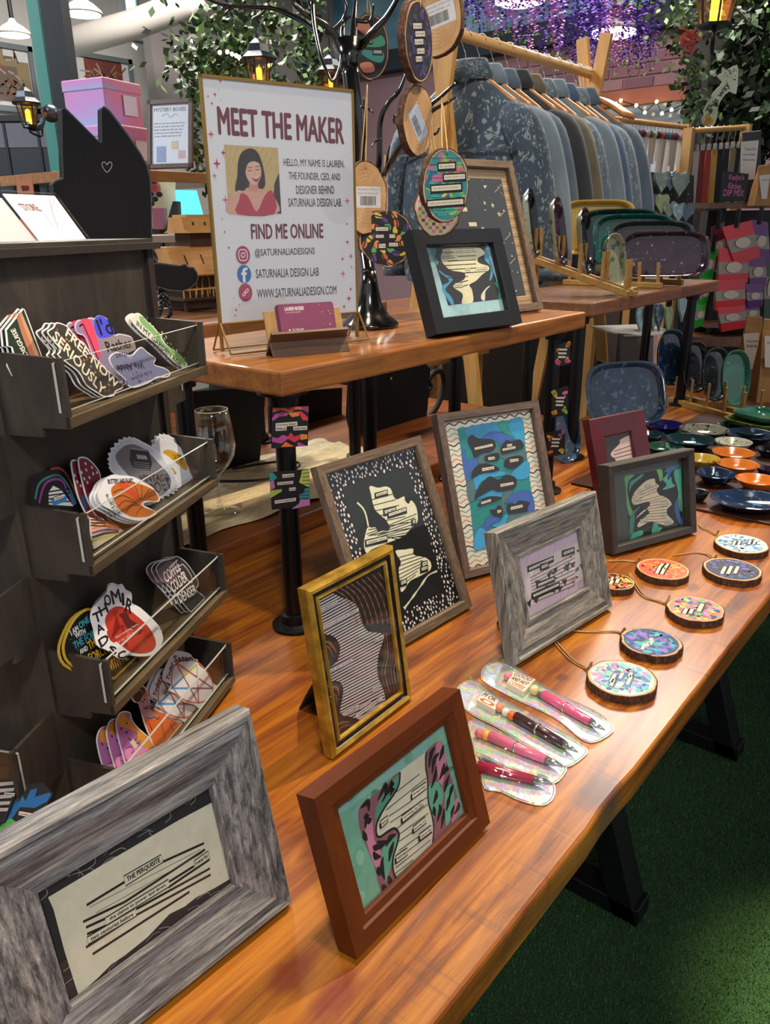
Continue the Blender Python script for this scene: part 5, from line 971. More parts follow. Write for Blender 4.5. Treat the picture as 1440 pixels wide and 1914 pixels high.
# ---- wood slice ornaments
bark = pr('bark', '#4a2a1a', .9); t = NT(bark); v = t.coords((60, 60, 25)); n_ = t.noise(v, 4, 5, .7); t.col(t.ramp(n_, [(.3, '#23120b'), (.5, '#4a2b1b'), (.72, '#7a5038')])); t.bump(n_, .8, .004)
slice_m = pr('slice_wood', '#c79a66', .6); t = NT(slice_m); t.col(t.ramp(t.noise(t.coords(), 30, 4), [(.3, '#b98a58'), (.7, '#d3ac7c')]))
twine_m = pr('jute_twine', '#a8845a', .9); t = NT(twine_m); t.col(t.ramp(t.noise(t.coords(), 900, 2), [(.35, '#7d5f3a'), (.65, '#c2a074')]))
def wob_out(ra, rb_, seed, amp=.03, n=40):
    r = random.Random(seed); ph = [r.uniform(0, 6.28) for _ in range(5)]; out = []
    for k in range(n):
        q = 2 * math.pi * k / n; g = 1 + amp * (.5 * math.sin(2 * q + ph[0]) + .4 * math.sin(5 * q + ph[1]) + .3 * math.sin(9 * q + ph[2]) + .25 * math.sin(14 * q + ph[3])); out.append((ra * g * math.cos(q), rb_ * g * math.sin(q)))
    return out
def twine(root, pts, r=.0011, n=5): MB().tube(cr(pts, 5), r, n).build('twine', twine_m, root, True)
def ornament(label, pl, ra, rb_, draw, seed, th=.011, group=None, twines=(), ring=.93, amp=.04, back=False, loc=None):
    root = thing('wood_slice_ornament', label, 'ornament', loc if loc is not None else pl.P(0, 0, -th), group=group)
    out = wob_out(ra, rb_, seed, amp); MB().prism(pl, out, -th, 0).build('bark', bark, root)
    face = [(a * .965, b * .965) for a, b in wob_out(ra, rb_, seed, amp * .8)]
    MB().prism(pl, face, 0, .0004).build('wood_face', slice_m, root)
    P = Print(pl.shift(.0004), 2.5e-5, 4e-5); draw(P, [(a * ring, b * ring) for a, b in wob_out(ra, rb_, seed, amp * .3, 36)], ra, rb_); P.build('print', root)
    for tw in twines: twine(root, tw)
    return root
def rings(P, ins, ra, rb_):
    for k in range(2, 9): P.line([(a * k / 9.5, b * k / 9.5) for a, b in ins], .0005, '#a8794a', up=(k == 2), closed=True)
def label_back(ang, off=(0, 0), w_=.045, h=.03, blue=False):
    def f(P, ins, ra, rb_):
        rings(P, ins, ra, rb_); k, s = math.cos(ang), math.sin(ang); o = np.array(off)
        R = lambda a, b: (o[0] + a * k - b * s, o[1] + a * s + b * k)
        P.poly([R(-w_ / 2, -h / 2), R(w_ / 2, -h / 2), R(w_ / 2, h / 2), R(-w_ / 2, h / 2)], '#b9c6dc' if blue else '#d9d7d8'); r = random.Random(3)
        P.text('Ornaments (Wood)', R(0, h * .36), .0032, '#444', width=w_ * .8, rot=ang); P.text('Saturnalia Design Lab', R(0, h * .18), .0028, '#555', width=w_ * .8, rot=ang)
        P.k += 1; x = -w_ * .30
        while x < w_ * .30:
            d = r.uniform(.0004, .0013); P.poly([R(x, -h * .38), R(x + d, -h * .38), R(x + d, h * .05), R(x, h * .05)], '#222', up=False); x += d + r.uniform(.0004, .001)
    return f
def blots(P, ins, ra, rb_, cols, n, base, seed, smin=.004, smax=.012):
    P.poly(ins, base); r = random.Random(seed)
    for k in range(n * 2):
        q, s = r.uniform(0, 6.28), math.sqrt(r.random()) * .96; c = (ra * s * math.cos(q) * .84, rb_ * s * math.sin(q) * .84); P.ell(c, r.uniform(smin, smax) * .7, r.uniform(smin, smax) * .4, r.choice(cols), up=(k % 8 == 0), n=9, rot=r.uniform(0, 3.1))
def word_bars(P, bars, rot=0.0, back='#15131a', col='#e2dcc8', words=None, halo=.0022):
    k, s = math.cos(rot), math.sin(rot)
    for j, (x, y, w_, h) in enumerate(bars):
        R = lambda a, b: (a * k - b * s, a * s + b * k)
        if back: P.poly([R(x - w_ / 2 - halo, y - h / 2 - halo * 1.6), R(x + w_ / 2 + halo, y - h / 2 - halo * 1.6), R(x + w_ / 2 + halo, y + h / 2 + halo), R(x - w_ / 2 - halo, y + h / 2 + halo)], back, up=(j == 0))
    P.k += 1
    for j, (x, y, w_, h) in enumerate(bars):
        R = lambda a, b: (a * k - b * s, a * s + b * k)
        P.poly([R(x - w_ / 2, y - h / 2), R(x + w_ / 2, y - h / 2), R(x + w_ / 2, y + h / 2), R(x - w_ / 2, y + h / 2)], col, up=False)
    P.k += 1
    if words:
        for (x, y, w_, h), wd in zip(bars, words): P.text(wd, (x * k - y * s, x * s + y * k), h * .55, '#444', width=w_ * .86, rot=rot, up=False)
def hang(label, c, d, hgt, yawdeg, draw, seed, asp=.86, roll=0.0, twto=None, th=.012, amp=.04, ring=.93):
    o = dep(*c, d); rb_ = hgt / 2 * d / FPX; face = YAW + R_(yawdeg) - math.pi / 2       # yawdeg 0 = faces the viewer; positive turns the face to the picture's left... 
    pl = plane(o, face, 0.0)
    if roll: k, s = math.cos(roll), math.sin(roll); pl = Pl(o, pl.u * k + pl.v * s, pl.v * k - pl.u * s)
    top = pl.P(0, rb_ * .93, -th / 2); tw = []
    if twto is not None: e = dep(twto[0], twto[1], d + (twto[2] if len(twto) > 2 else 0)); tw = [[pl.P(0, rb_ * .8, .002), pl.P(.001, rb_ * .97, 0), top * .6 + e * .4 + pl.u * .003, e], [pl.P(0, rb_ * .8, -th), pl.P(-.001, rb_ * .99, -th), top * .6 + e * .4 - pl.u * .003, e]]
    return ornament(label, pl, rb_ * asp, rb_, draw, seed, th, 'ornaments hanging on the black tree', tw, amp=amp, ring=ring, loc=o)
def d_crown(P, ins, ra, rb_):
    blots(P, ins, ra, rb_, ['#3a2f5c', '#2c4a5c', '#4a3a78', '#233a40', '#5a4a8a'], 40, '#2a2438', 1); word_bars(P, [(-.004, .020, .03, .007), (.004, .010, .034, .007), (-.002, 0, .03, .007), (.002, -.012, .026, .007), (-.006, -.022, .022, .007)], .18, '#14131a', '#c9c4bc', ['the moment', 'time begins', 'to unwind', 'she is', 'free'])
hang('purple and teal wood slice hanging turned sideways at the top of the tree', (784, 78), 1.16, 136, 62, d_crown, 11, .9, 0, (770, -6, .02))
hang('pale back of a wood slice with a barcode label, topmost at the tree', (817, 36), 1.24, 124, -28, label_back(.22, (.0, .006), .062, .034), 12, .82, 0, (775, -30, -.05))
def d_orange(P, ins, ra, rb_):
    P.poly(ins, '#17151c')
    for q, c in (([(-.8, .6), (-.2, .75), (.1, .4), (-.3, .35)], '#d98a6c'), ([(-.9, .3), (0, .2), (.6, .35), (.8, .1), (.3, 0), (-.6, .05)], '#3f9a70'), ([(-.7, -.1), (0, -.1), (.7, -.15), (.6, -.45), (-.1, -.35)], '#3a9488'), ([(-.6, -.5), (0, -.45), (.2, -.7), (-.4, -.75)], '#d8876a')): P.poly(cr([(a * ra, b * rb_) for a, b in q], 4, True), c)
    word_bars(P, [(-.010, .010, .024, .005), (.014, -.008, .016, .005)], 0, '#17151c', '#c9bfae', ['under the', 'heaven'])
hang('orange and green wood slice hanging behind the upper trunk of the tree', (693, 88), 1.52, 112, 12, d_orange, 13, .62, 0, (688, -10))
hang('back of a wood slice with a slanted white label, hanging under the topmost one', (783, 226), 1.22, 122, 52, label_back(-.9, (-.002, -.004), .05, .03, True), 14, .8, 0, (786, 130))
hang('pale ringed back of a wood slice with a barcode label, beside the white sign', (684, 371), 1.34, 128, 30, label_back(0, (.004, .002), .05, .034), 15, .72, 0, (687, 158, .0))
def d_maze(P, ins, ra, rb_):
    P.poly(ins, '#141218'); r = random.Random(5)
    for k in range(26):
        q = 2 * math.pi * k / 26; s = .62 + .2 * (k % 3 - 1); P.ell((ra * s * math.cos(q), rb_ * s * math.sin(q)), .0075, .0045, ['#e08a4a', '#5aa868', '#5a4088', '#d8c04a', '#c96a44'][k % 5], up=(k == 0), n=10, rot=q + .8)
    P.line([(ra * (.62 + .12 * math.sin(7 * q)) * math.cos(q), rb_ * (.62 + .12 * math.sin(7 * q)) * math.sin(q)) for q in np.linspace(0, 6.283, 70)[:-1]], .0022, '#141218', closed=True)
    P.line([(ra * (.84 + .08 * math.sin(9 * q + 1)) * math.cos(q), rb_ * (.84 + .08 * math.sin(9 * q + 1)) * math.sin(q)) for q in np.linspace(0, 6.283, 70)[:-1]], .0020, '#141218', closed=True)
    word_bars(P, [(-.008, .016, .022, .006), (-.012, .004, .014, .005), (.010, .004, .010, .006), (-.008, -.012, .012, .007), (.012, -.010, .016, .006)], 0, '#141218', '#d8d0c0', ['over own flock', 'they', 'you', 'sing', 'out of'])
hang('black wood slice with orange purple and green maze art, lowest on the tree', (723, 446), 1.37, 104, 6, d_maze, 16, 1.0, 0, (720, 290), amp=.08)
def d_check(P, ins, ra, rb_):
    P.poly(ins, '#dcd6cc'); k = 0
    for i in range(-6, 7):
        for j in range(-7, 8):
            x, y = i * ra / 6.5, j * rb_ / 7.5
            if (x / ra) ** 2 + (y / rb_) ** 2 < .75 and (i + j) % 2: P.rect(x - .0028, y - .0024, x + .0028, y + .0024, ['#d87a4a', '#6ab06a', '#d890b0', '#c9c04a', '#8a4a3a'][(i * 2 + j) % 5], up=(k == 0)); k += 1
hang('checked pastel wood slice half hidden behind the narrative ornament', (818, 390), 1.24, 100, 4, d_check, 17, .86, 0, (801, 203, TDp - .21 - 1.24), amp=.07)
def d_narr(P, ins, ra, rb_):
    blots(P, ins, ra, rb_, ['#2f9a88', '#c9688e', '#2a6a8c', '#8abf5a', '#3aa898', '#b85a86', '#d8d060'], 60, '#3a8a90', 7, .006, .014)
    for j in range(9): P.line([(-ra * .75, rb_ * (.7 - j * .17)), (ra * .75, rb_ * (.72 - j * .17))], .0009, '#22505c', up=(j == 0))
    word_bars(P, [(.002, .026, .026, .0065), (.014, .011, .034, .0065), (0, -.003, .048, .007), (-.002, -.023, .058, .007)], .06, '#17141a', '#ddd6c0', ['the narrative', 'body constructs', 'the expression of a writer', 'with great power and contrast'])
hang('teal and pink wood slice lettered the narrative, hanging before the starry frame', (834, 347), 1.14, 132, 22, d_narr, 18, .72, 0, (826, 182, TDp - .23 - 1.14), amp=.05)

# ---- frames on the raised shelf
def art_cyan(P, a0, b0, a1, b1):
    Z = zm(790, 430, 970, 1440); P.rect(a0, b0, a1, b1, '#a8cfd6'); P.poly([(a0, b1), (a1, b1), (a1, b1 - .022), (a0, b1 - .018)], '#7fb2c8'); r = random.Random(2)
    for k in range(30): P.ell((r.uniform(a0, a1), r.uniform(b0, b1)), r.uniform(.004, .01), r.uniform(.003, .007), r.choice(['#b6dade', '#9cc6d0', '#a4d2d0']), up=(k % 10 == 0), n=9)
    P.poly(P.px(Z([(120, 275), (940, 225), (1010, 480), (1100, 740), (1195, 1030), (760, 1080), (385, 1130), (250, 680)])), '#2b2a30')
    for q, c in (([(330, 280), (780, 260), (900, 300), (930, 360), (830, 420), (840, 490), (980, 540), (990, 600), (900, 660), (800, 760), (700, 820), (740, 900), (750, 1080), (590, 1100), (600, 960), (480, 870), (470, 820), (620, 740), (620, 640), (420, 600), (300, 490), (270, 400), (300, 330)], '#e3ddb8'), ([(250, 600), (330, 660), (450, 730), (380, 830), (340, 900), (430, 1000), (470, 1110), (430, 1110), (310, 930), (300, 830), (400, 760), (260, 640)], '#4a9fcf'), ([(120, 275), (200, 290), (190, 400), (240, 470), (200, 520)], '#3a9a94'), ([(940, 260), (1000, 420), (1060, 640), (1000, 760), (1020, 560), (930, 440)], '#4a9fc0'), ([(1080, 800), (1130, 790), (1190, 1000), (1130, 1030), (1140, 900)], '#3a9a80'), ([(880, 1040), (880, 960), (960, 860), (1010, 840), (940, 920), (930, 1050)], '#d8d8c8')): wavy_blob(P, Z, q, c, True)
    for k in range(9): P.line(P.px(Z([(320 + 30 * (k % 3) + (200 if k > 6 else 0), 340 + k * 64), (800 - (k > 5) * 120, 320 + k * 62)])), .0013, '#2a2622', up=(k == 0))
    for q, s in (([(470, 295), (785, 275), (795, 325), (475, 345)], 'the blue moon rose'), ([(275, 410), (515, 385), (530, 445), (290, 465)], 'in sunlight'), ([(635, 580), (710, 575), (712, 625), (640, 635)], 'on'), ([(790, 575), (970, 560), (975, 615), (795, 625)], 'waters'), ([(480, 800), (595, 795), (598, 850), (485, 855)], 'calm')): tagbox(P, P.px(Z(q)), s, '#e6e0be', '#666', '#2a2622', .0006, .45)
blk_f = pr('frame_black_satin', '#15171b', .35)
picture('picture_frame', 'black frame with pale blue art standing on the raised shelf', (1.0638, .7611, 1.171, -8.6, .2222, .1724, 20.5),
        [(0, -.026), (0, 0), (.0245, 0), (.026, -.002), (.027, -.011)], blk_f, blk_f, .026, .011, art_cyan)
def art_star(P, a0, b0, a1, b1):
    Z = zm(720, 0, 1440, 1440); P.rect(a0, b0, a1, b1, '#a88a60')
    for k in range(30): y = b0 + k * (b1 - b0) / 30; P.line([(a0, y), (a1, y + .002)], .0016, '#6b5236' if k % 2 else '#c9b088', up=(k == 0))
    P.rect(a0 + .022, b0 + .022, a1 - .022, b1 - .022, '#2c333c'); r = random.Random(5)
    for k in range(46):
        x, y = r.uniform(a0 + .025, a1 - .025), r.uniform(b0 + .025, b1 - .025); s = r.uniform(.0005, .0018); P.ell((x, y), s, col='#e0e2e0', up=(k == 0), n=6)
    for k in range(12):
        x, y = r.uniform(a0 + .03, a1 - .03), r.uniform(b0 + .05, b1 - .03); s = r.uniform(.004, .007); P.poly([(x + (s if j % 2 == 0 else s * .35) * math.sin(j * math.pi / 5), y + (s if j % 2 == 0 else s * .35) * math.cos(j * math.pi / 5)) for j in range(10)], r.choice(['#d8dcd8', '#b9b68a', '#c9c9a0']), up=False)
    for k in range(5): x, y = a0 + .04 + k * .018, b1 - .06 - k * .03; P.rect(x, y, x + .022, y + .008, '#cfcbb0', up=(k == 0))
    for k in range(4): x, y = a1 - .05, b1 - .05 - .05 * k; P.line([(x, y), (x + .02, y + .012)], .0012, '#b9b68a', up=(k == 0))
picture('picture_frame', 'brown wood frame with starry night art behind the black frame', (1.3048, .8654 + .01, 1.168, -11.5, .2455, .3143, 19.9),
        [(0, -.016), (0, 0), (.014, 0), (.0155, -.002), (.016, -.009)], TPh, TPv, .016, .009, art_star)

# ---- painted magnets on the pipes
def magnet(label, pxq, yd, draw, dist):
    c = np.mean(np.array(pxq), 0); o = dist; f = plane(o, YAW - math.pi / 2 + R_(yd), 0.0)
    q = f.uvs(pxq); th = thing('art_magnet', label, 'magnet', f.P(*np.mean(np.array(q), 0)), group='poem magnets stuck on the shelf pipes')
    MB().prism(f, q[::-1], -.0012, 0).build('magnet_sheet', pr('magnet_black', '#0e0d12', .5), th)
    P = Print(f, 2.5e-5, 4e-5); draw(P, q); P.build('print', th)
PF = np.array([.742, .793, 0]) - np.array([FW[0], FW[1], 0]) * .0165
Zg = zm(500, 750, 600, 911)
def mg1(P, q):
    for a, c in (([(90, 110), (700, 85), (700, 190), (600, 140), (480, 140), (400, 190), (230, 150), (100, 190)], '#d86a3c'), ([(290, 100), (480, 95), (460, 160), (380, 170)], '#c0304c'), ([(560, 90), (700, 88), (695, 180), (600, 130)], '#b04a90'), ([(75, 300), (130, 220), (250, 180), (360, 200), (330, 250), (200, 260), (90, 340)], '#b84a98'), ([(350, 200), (540, 180), (540, 250), (420, 270)], '#e0883a'), ([(530, 180), (570, 165), (690, 270), (690, 330), (600, 320)], '#d83a4c'), ([(80, 610), (180, 630), (260, 570), (350, 600), (350, 640), (240, 720), (80, 690)], '#b84a98'), ([(350, 600), (400, 530), (460, 600), (560, 570), (560, 640), (460, 700), (350, 640)], '#d8344c'), ([(550, 580), (580, 555), (685, 570), (680, 640), (570, 660)], '#e08a34'), ([(230, 780), (310, 690), (460, 770)], '#e0702c'), ([(510, 770), (520, 690), (670, 760)], '#b84a98')): P.poly(P.px(Zg(a)), c, up=(a[0] == (90, 110)))
    tagbox(P, P.px(Zg([(140, 375), (508, 345), (512, 415), (142, 435)])), 'It is not a dream', '#d8d2c0', '#333', None); tagbox(P, P.px(Zg([(140, 435), (330, 425), (325, 495), (142, 505)])), 'Without', '#d8d2c0', '#333', None); tagbox(P, P.px(Zg([(440, 430), (678, 420), (678, 485), (442, 495)])), 'exercise', '#d8d2c0', '#333', None)
magnet('pink and orange poem magnet reading It is not a dream', Zg([(75, 105), (705, 85), (690, 760), (65, 805)]), 6, mg1, PF + np.array([0, 0, 1.05]))
def mg2(P, q):
    for a, c in (([(30, 1210), (100, 1215), (170, 1300), (110, 1350), (40, 1360)], '#2f8a8a'), ([(40, 1370), (110, 1350), (130, 1480), (45, 1510)], '#b06aa0'), ([(40, 1520), (250, 1495), (240, 1540), (50, 1650)], '#9ab04a'), ([(590, 1180), (710, 1160), (715, 1460), (650, 1440), (540, 1380), (575, 1260)], '#b8c860'), ([(640, 1480), (718, 1460), (725, 1640), (550, 1660), (540, 1590), (620, 1560)], '#2f8a90'), ([(560, 1670), (720, 1650), (725, 1770), (410, 1840), (540, 1740)], '#b878ae')): P.poly(P.px(Zg(a)), c, up=(a[0] == (30, 1210)))
    for k in range(8): P.line(P.px(Zg([(600 - (k > 4) * 60, 1230 + k * 62), (712, 1215 + k * 64)])), .0010, '#14131a', up=(k == 0))
    for a, s in (([(255, 1245), (452, 1230), (455, 1285), (258, 1305)], 'to smile'), ([(168, 1380), (440, 1355), (438, 1405), (172, 1430)], 'all dreamers'), ([(368, 1475), (482, 1462), (484, 1515), (372, 1528)], 'love'), ([(125, 1690), (488, 1640), (486, 1695), (130, 1745)], 'more judgment')): tagbox(P, P.px(Zg(a)), s, '#cfcac0', '#333', None)
magnet('teal lime and lilac poem magnet below the pink one', Zg([(28, 1210), (715, 1155), (728, 1780), (75, 1850)]), 6, mg2, PF + np.array([0, 0, 1.0]))
PG = np.array([1.555, .80, 0]) - np.array([FW[0], FW[1], 0]) * .0165
Zq = zm(860, 580, 1440, 1440)
def mgq(cols, seed):
    def f(P, q):
        c = np.mean(np.array(q), 0); r = random.Random(seed)
        for k in range(9): i = q[k % 4]; P.ell(lerp(c, i, r.uniform(.3, .8)), .007, .004, cols[k % len(cols)], up=(k == 0), n=8, rot=r.uniform(0, 3))
        P.poly([lerp(c, i, .5) for i in q], '#17151a'); 
        for k in range(3): P.rect(c[0] - .009, c[1] - .008 + k * .008, c[0] + .007 + k * .001, c[1] - .004 + k * .008, '#d8d2c4', up=(k == 0))
    return f
magnet('pink edged black poem magnet high on the pipe by the burgundy frame', Zq([(440, 160), (515, 140), (512, 250), (440, 265)]), -8, mgq(['#d84a90', '#e07a3c', '#c9b04a'], 1), PG + np.array([0, 0, 1.0]))
magnet('yellow and pink striped poem magnet midway on the pipe by the burgundy frame', Zq([(430, 370), (505, 352), (500, 485), (425, 500)]), -8, mgq(['#c9b84a', '#d86a90', '#8ab04a', '#d89a3c'], 2), PG + np.array([0, 0, .95]))
magnet('orange and purple poem magnet low on the pipe by the burgundy frame', Zq([(398, 570), (488, 550), (488, 668), (405, 682)]), -8, mgq(['#d8883c', '#8a5a90', '#c9b84a', '#c95a4a'], 3), PG + np.array([0, 0, .9]))

# ================================================================== ornaments lying on the table
Zo = zm(1130, 980, 1440, 1440); Z7 = zm(900, 1200, 1440, 1440); OZ = TZ + .0116; ofl = flat(OZ)
def lay(label, Z, ext, seed, draw, tw, bars_dir=((0, 60), (60, -60)), amp=.03):
    (l, r, tp, bt) = ext; cx, cy = (l + r) / 2, (tp + bt) / 2
    q = [onz(*p, OZ) for p in Z([(l, cy), (r, cy), (cx, tp), (cx, bt)])]; c = (q[0] + q[1]) / 2; rad = (np.linalg.norm(q[0] - q[1]) + np.linalg.norm(q[2] - q[3])) / 4
    d = [onz(*p, OZ) for p in Z([(cx + bars_dir[0][0], cy + bars_dir[0][1]), (cx + bars_dir[1][0], cy + bars_dir[1][1])])]; ang = math.atan2(d[1][1] - d[0][1], d[1][0] - d[0][0])
    pl = Pl((c[0], c[1], OZ), (math.cos(ang), math.sin(ang), 0), (-math.sin(ang), math.cos(ang), 0))
    path = [onz(*p, TZ + .002) for p in Z(tw)]; path[0][2] = OZ + .002; edge = onz(*Z([tw[0]])[0], OZ)
    tws = [path, [p + np.array([.0035, -.003, .0]) * (1 if 0 < k < len(path) - 1 else .3) for k, p in enumerate(path)]]
    root = ornament(label, pl, rad, rad * .97, draw, seed, .0112, 'ornaments lying on the table', tws, amp=amp, ring=.90, loc=(c[0], c[1], TZ))
    MB().ball(path[1], .0022, 8).build('knot', twine_m, root)
CRM = '#e6ddc2'
def dd(cols, base, bars, seed, n=50, words=None, back='#17161c'):
    def f(P, ins, ra, rb_): blots(P, ins, ra, rb_, cols, n, base, seed, .004, .011); word_bars(P, bars, 0, back, CRM, words, .0018)
    return f
lay('blue and white speckled wood slice, the one nearest the dish mat', Zo, (965, 1420, 85, 250), 21, dd(['#5a8ab8', '#8ac0c8', '#e8eef0', '#3a5a8c', '#a8d0c8', '#7a90c0'], '#c8d4dc', [(-.004, .012, .022, .004), (-.002, .004, .018, .004), (.012, -.012, .022, .004), (.014, -.020, .014, .004)], 1, 90, ['quiet', 'wonder', 'in the', 'snow']), [(985, 95), (960, 90), (900, 55), (850, 35), (820, 0)])
lay('dark blue galaxy wood slice with cream word strips, second from the dish mat', Zo, (865, 1360, 292, 485), 22, dd(['#2a3f7a', '#5a4a8c', '#23222e', '#3a5a98', '#6a5aa0', '#1d1c28'], '#2a2f48', [(-.014, .012, .034, .005), (-.008, .003, .038, .005), (-.002, -.007, .032, .005)], 2, 50, ['the stars were', 'older than the', 'first story']), [(970, 312), (940, 300), (890, 262), (780, 245), (600, 272)])
lay('red and orange wood slice with black scalloped word cloud', Zo, (280, 740, 297, 478), 23, dd(['#d8483a', '#e08a4a', '#c93a4a', '#e0a05a', '#d86a3a'], '#d8603c', [(-.018, .006, .016, .005), (-.010, -.002, .030, .005), (.0, .006, .020, .005), (.008, -.003, .016, .005), (.016, .005, .012, .005), (.021, -.004, .010, .004)], 3, 46, ['fire', 'in the heart', 'burns', 'brighter', 'than', 'day']), [(300, 335), (270, 325), (150, 315), (30, 322)])
lay('black and orange flame wood slice half hidden behind the silver frame', Zo, (-60, 240, 415, 580), 24, dd(['#e0702c', '#e8a83a', '#d83a2a', '#17151a', '#17151a', '#d8d04a'], '#1c1618', [(-.006, .004, .016, .005), (.004, -.004, .018, .005), (.010, .006, .012, .004)], 4, 40, ['burning', 'still', 'here']), [(-40, 440), (-60, 420), (-90, 400)])
lay('multicoloured wood slice with a rough bark edge, right of the silver frame', Zo, (538, 1050, 628, 838), 25, dd(['#3a5a98', '#d8564a', '#e8c84a', '#5aa868', '#9a6ab0', '#e08ab0', '#2f3f6a'], '#c97a6a', [(-.018, .012, .020, .005), (-.014, .004, .016, .005), (.006, -.006, .030, .006)], 5, 70, ['be a', 'bright', 'colour']), [(560, 668), (520, 685), (450, 662), (330, 620), (255, 520), (215, 425)], amp=.045)
lay('blue and violet wood slice with a thick bark rim', Zo, (120, 692, 905, 1132), 26, dd(['#2f6ab0', '#3a9aa8', '#7a5ab0', '#2a4a8c', '#8a6ac0', '#3ab0a8'], '#2a3a6c', [(-.020, .006, .018, .0045), (-.012, .002, .012, .0045), (-.004, -.001, .014, .0045), (.006, .001, .009, .0045)], 6, 60, ['she swims', 'in', 'dreams', 'of'], None), [(170, 955), (140, 940), (60, 928), (-150, 935), (-300, 920)], amp=.06)
lay('pastel wood slice with white words, nearest to the pen packets', Z7, (520, 884, 92, 266), 27, dd(['#5ab0c0', '#e08ab8', '#7ac8a8', '#8a9ad0', '#5a7ab0', '#e8b0a0', '#4a5a8c'], '#a8c8c8', [(-.018, .008, .018, .004), (-.008, .010, .022, .004), (.004, .002, .016, .004), (-.002, -.010, .024, .004), (.012, -.008, .012, .004)], 7, 80, ['I am', 'the ocean', 'and', 'all the', 'waves'], '#4a6a94'), [(545, 135), (520, 132), (440, 85), (370, 10), (345, -35)])

# ================================================================== pens in holographic packets
holo = pr('holographic_film', '#c8c8d0', .28, .55); t = NT(holo); v = t.coords(); a = t.noise(v, 55, 2, .5, 1.2); b = t.noise(v, 18, 2, .5)
f = t.math('FRACT', t.math('MULTIPLY', t.math('ADD', a, b), 2.6))
c_ = t.ramp(f, [(0, '#d8d8e0'), (.18, '#8fc8e8'), (.32, '#7fe08a'), (.45, '#e6e67a'), (.58, '#f0b890'), (.7, '#d89ae0'), (.85, '#9ab0f0'), (1, '#e0e0e6')]); t.col(t.mix(.35, c_, '#e6e8ec')); t.bump(t.noise(v, 120, 3), .25, .002)
film = thin_glass('packet_film', (.98, .99, .99), 1.45, .04)
Zk = zm(540, 1200, 1160, 1440)
def pens(label, outl, axis, beads, col, plaque=None, z=TZ, body_r=.0064, extra=None, tipm='#b8bcc0'):
    pl = flat(z); q = cr(pl.uvs(Zk(outl)), 3, True); c = np.mean(np.array(q), 0); root = thing('pen_packet', label, 'pen packet', (c[0], c[1], z), group='beaded pens in holographic packets')
    MB().prism(pl, q, .0006, .0016).build('foil_back', holo, root)
    k = len(q); i1, i2 = inset(q, .0035), inset(q, .0085); i1 = i1 if True else i1; mb = MB(); vs = [pl.P(a, b, .0018) for a, b in q] + [pl.P(a, b, .003) for a, b in i1] + [pl.P(a, b, .0135) for a, b in i2]
    mb.add(vs, [(j, (j + 1) % k, k + (j + 1) % k, k + j) for j in range(k)] + [(k + j, k + (j + 1) % k, 2 * k + (j + 1) % k, 2 * k + j) for j in range(k)] + [tuple(range(2 * k, 3 * k))])
    mb.build('clear_film', film, root, True)
    sl = [pl.P(*p, .0019) for p in inset(q, .002)]; MB().tube(sl, .0006, 4, True).build('seal_edge', holo, root)
    zc = z + .0075; A, B, T = [np.array([*pl.uv(*p), zc]) for p in Zk(axis)]; d = (B - A) / np.linalg.norm(B - A); L = np.linalg.norm(B - A)
    MB().tube([A, A + d * L * .45, A + d * L * .5, B], [body_r, body_r * 1.02, body_r * .98, body_r * .82], 14).build('pen_barrel', pr('barrel' + col, col, .3, coat=.3), root, True)
    MB().tube([A + d * L * .46, A + d * L * .49], body_r * 1.12, 14).build('pen_ring', pr('pen_chrome', '#b8bcc0', .2, .9), root, True)
    T = B + d * .021; MB().tube([B, B + d * .010, T], [body_r * .8, body_r * .55, .0009], 12).build('pen_tip', pr('pen_chrome', '#b8bcc0', .2, .9), root, True)
    for (p, rr_, bc) in beads: s_ = pl.uv(*Zk([p])[0]); MB().ball((s_[0], s_[1], z + .0016 + rr_), rr_, 14).build('bead', pr('bead' + bc, bc, .45), root, True)
    if plaque:
        pq = pl.uvs(Zk(plaque[0])); mb = MB(); mb.prism(pl, pq if True else pq, .0017, .0105); mb.build('bead_plaque', pr('plaque_cream', '#d9cdbc', .5), root, bevel=.001)
        P = Print(pl.shift(.0105), 2.5e-5, 5e-5); n_ = len(plaque[1]); tl_, tr_, br_, bl_ = pq
        for j, (s_, cc) in enumerate(plaque[1]):
            l_, r_ = lerp(tl_, bl_, (j + .5) / n_), lerp(tr_, br_, (j + .5) / n_); P.text(s_, mid(l_, r_), .8 * math.hypot(tl_[0] - bl_[0], tl_[1] - bl_[1]) / n_, cc, width=.8 * math.hypot(l_[0] - r_[0], l_[1] - r_[1]), rot=math.atan2(r_[1] - l_[1], r_[0] - l_[0]), bold=.0002)
        P.build('print', root)
    if extra: extra(root, pl)
pens('holographic packet with a pink pen and cream lettered bead, the top one', [(835, 150), (855, 105), (920, 92), (1000, 130), (1100, 200), (1200, 258), (1330, 318), (1405, 370), (1400, 402), (1330, 440), (1270, 425), (1180, 350), (1090, 300), (980, 250), (860, 185)], [(1105, 250), (1310, 370), (1360, 395)],
     [((952, 172), .0062, '#d87a90'), ((1066, 233), .0068, '#d9c08a'), ((1092, 247), .0045, '#4a4a4c')], '#d8567e', ([(975, 155), (1072, 190), (1020, 246), (945, 205)], [('GOOD', '#8a3a24'), ('AND HOT', '#3a2a20'), ('COFFEE', '#c9602c')]))
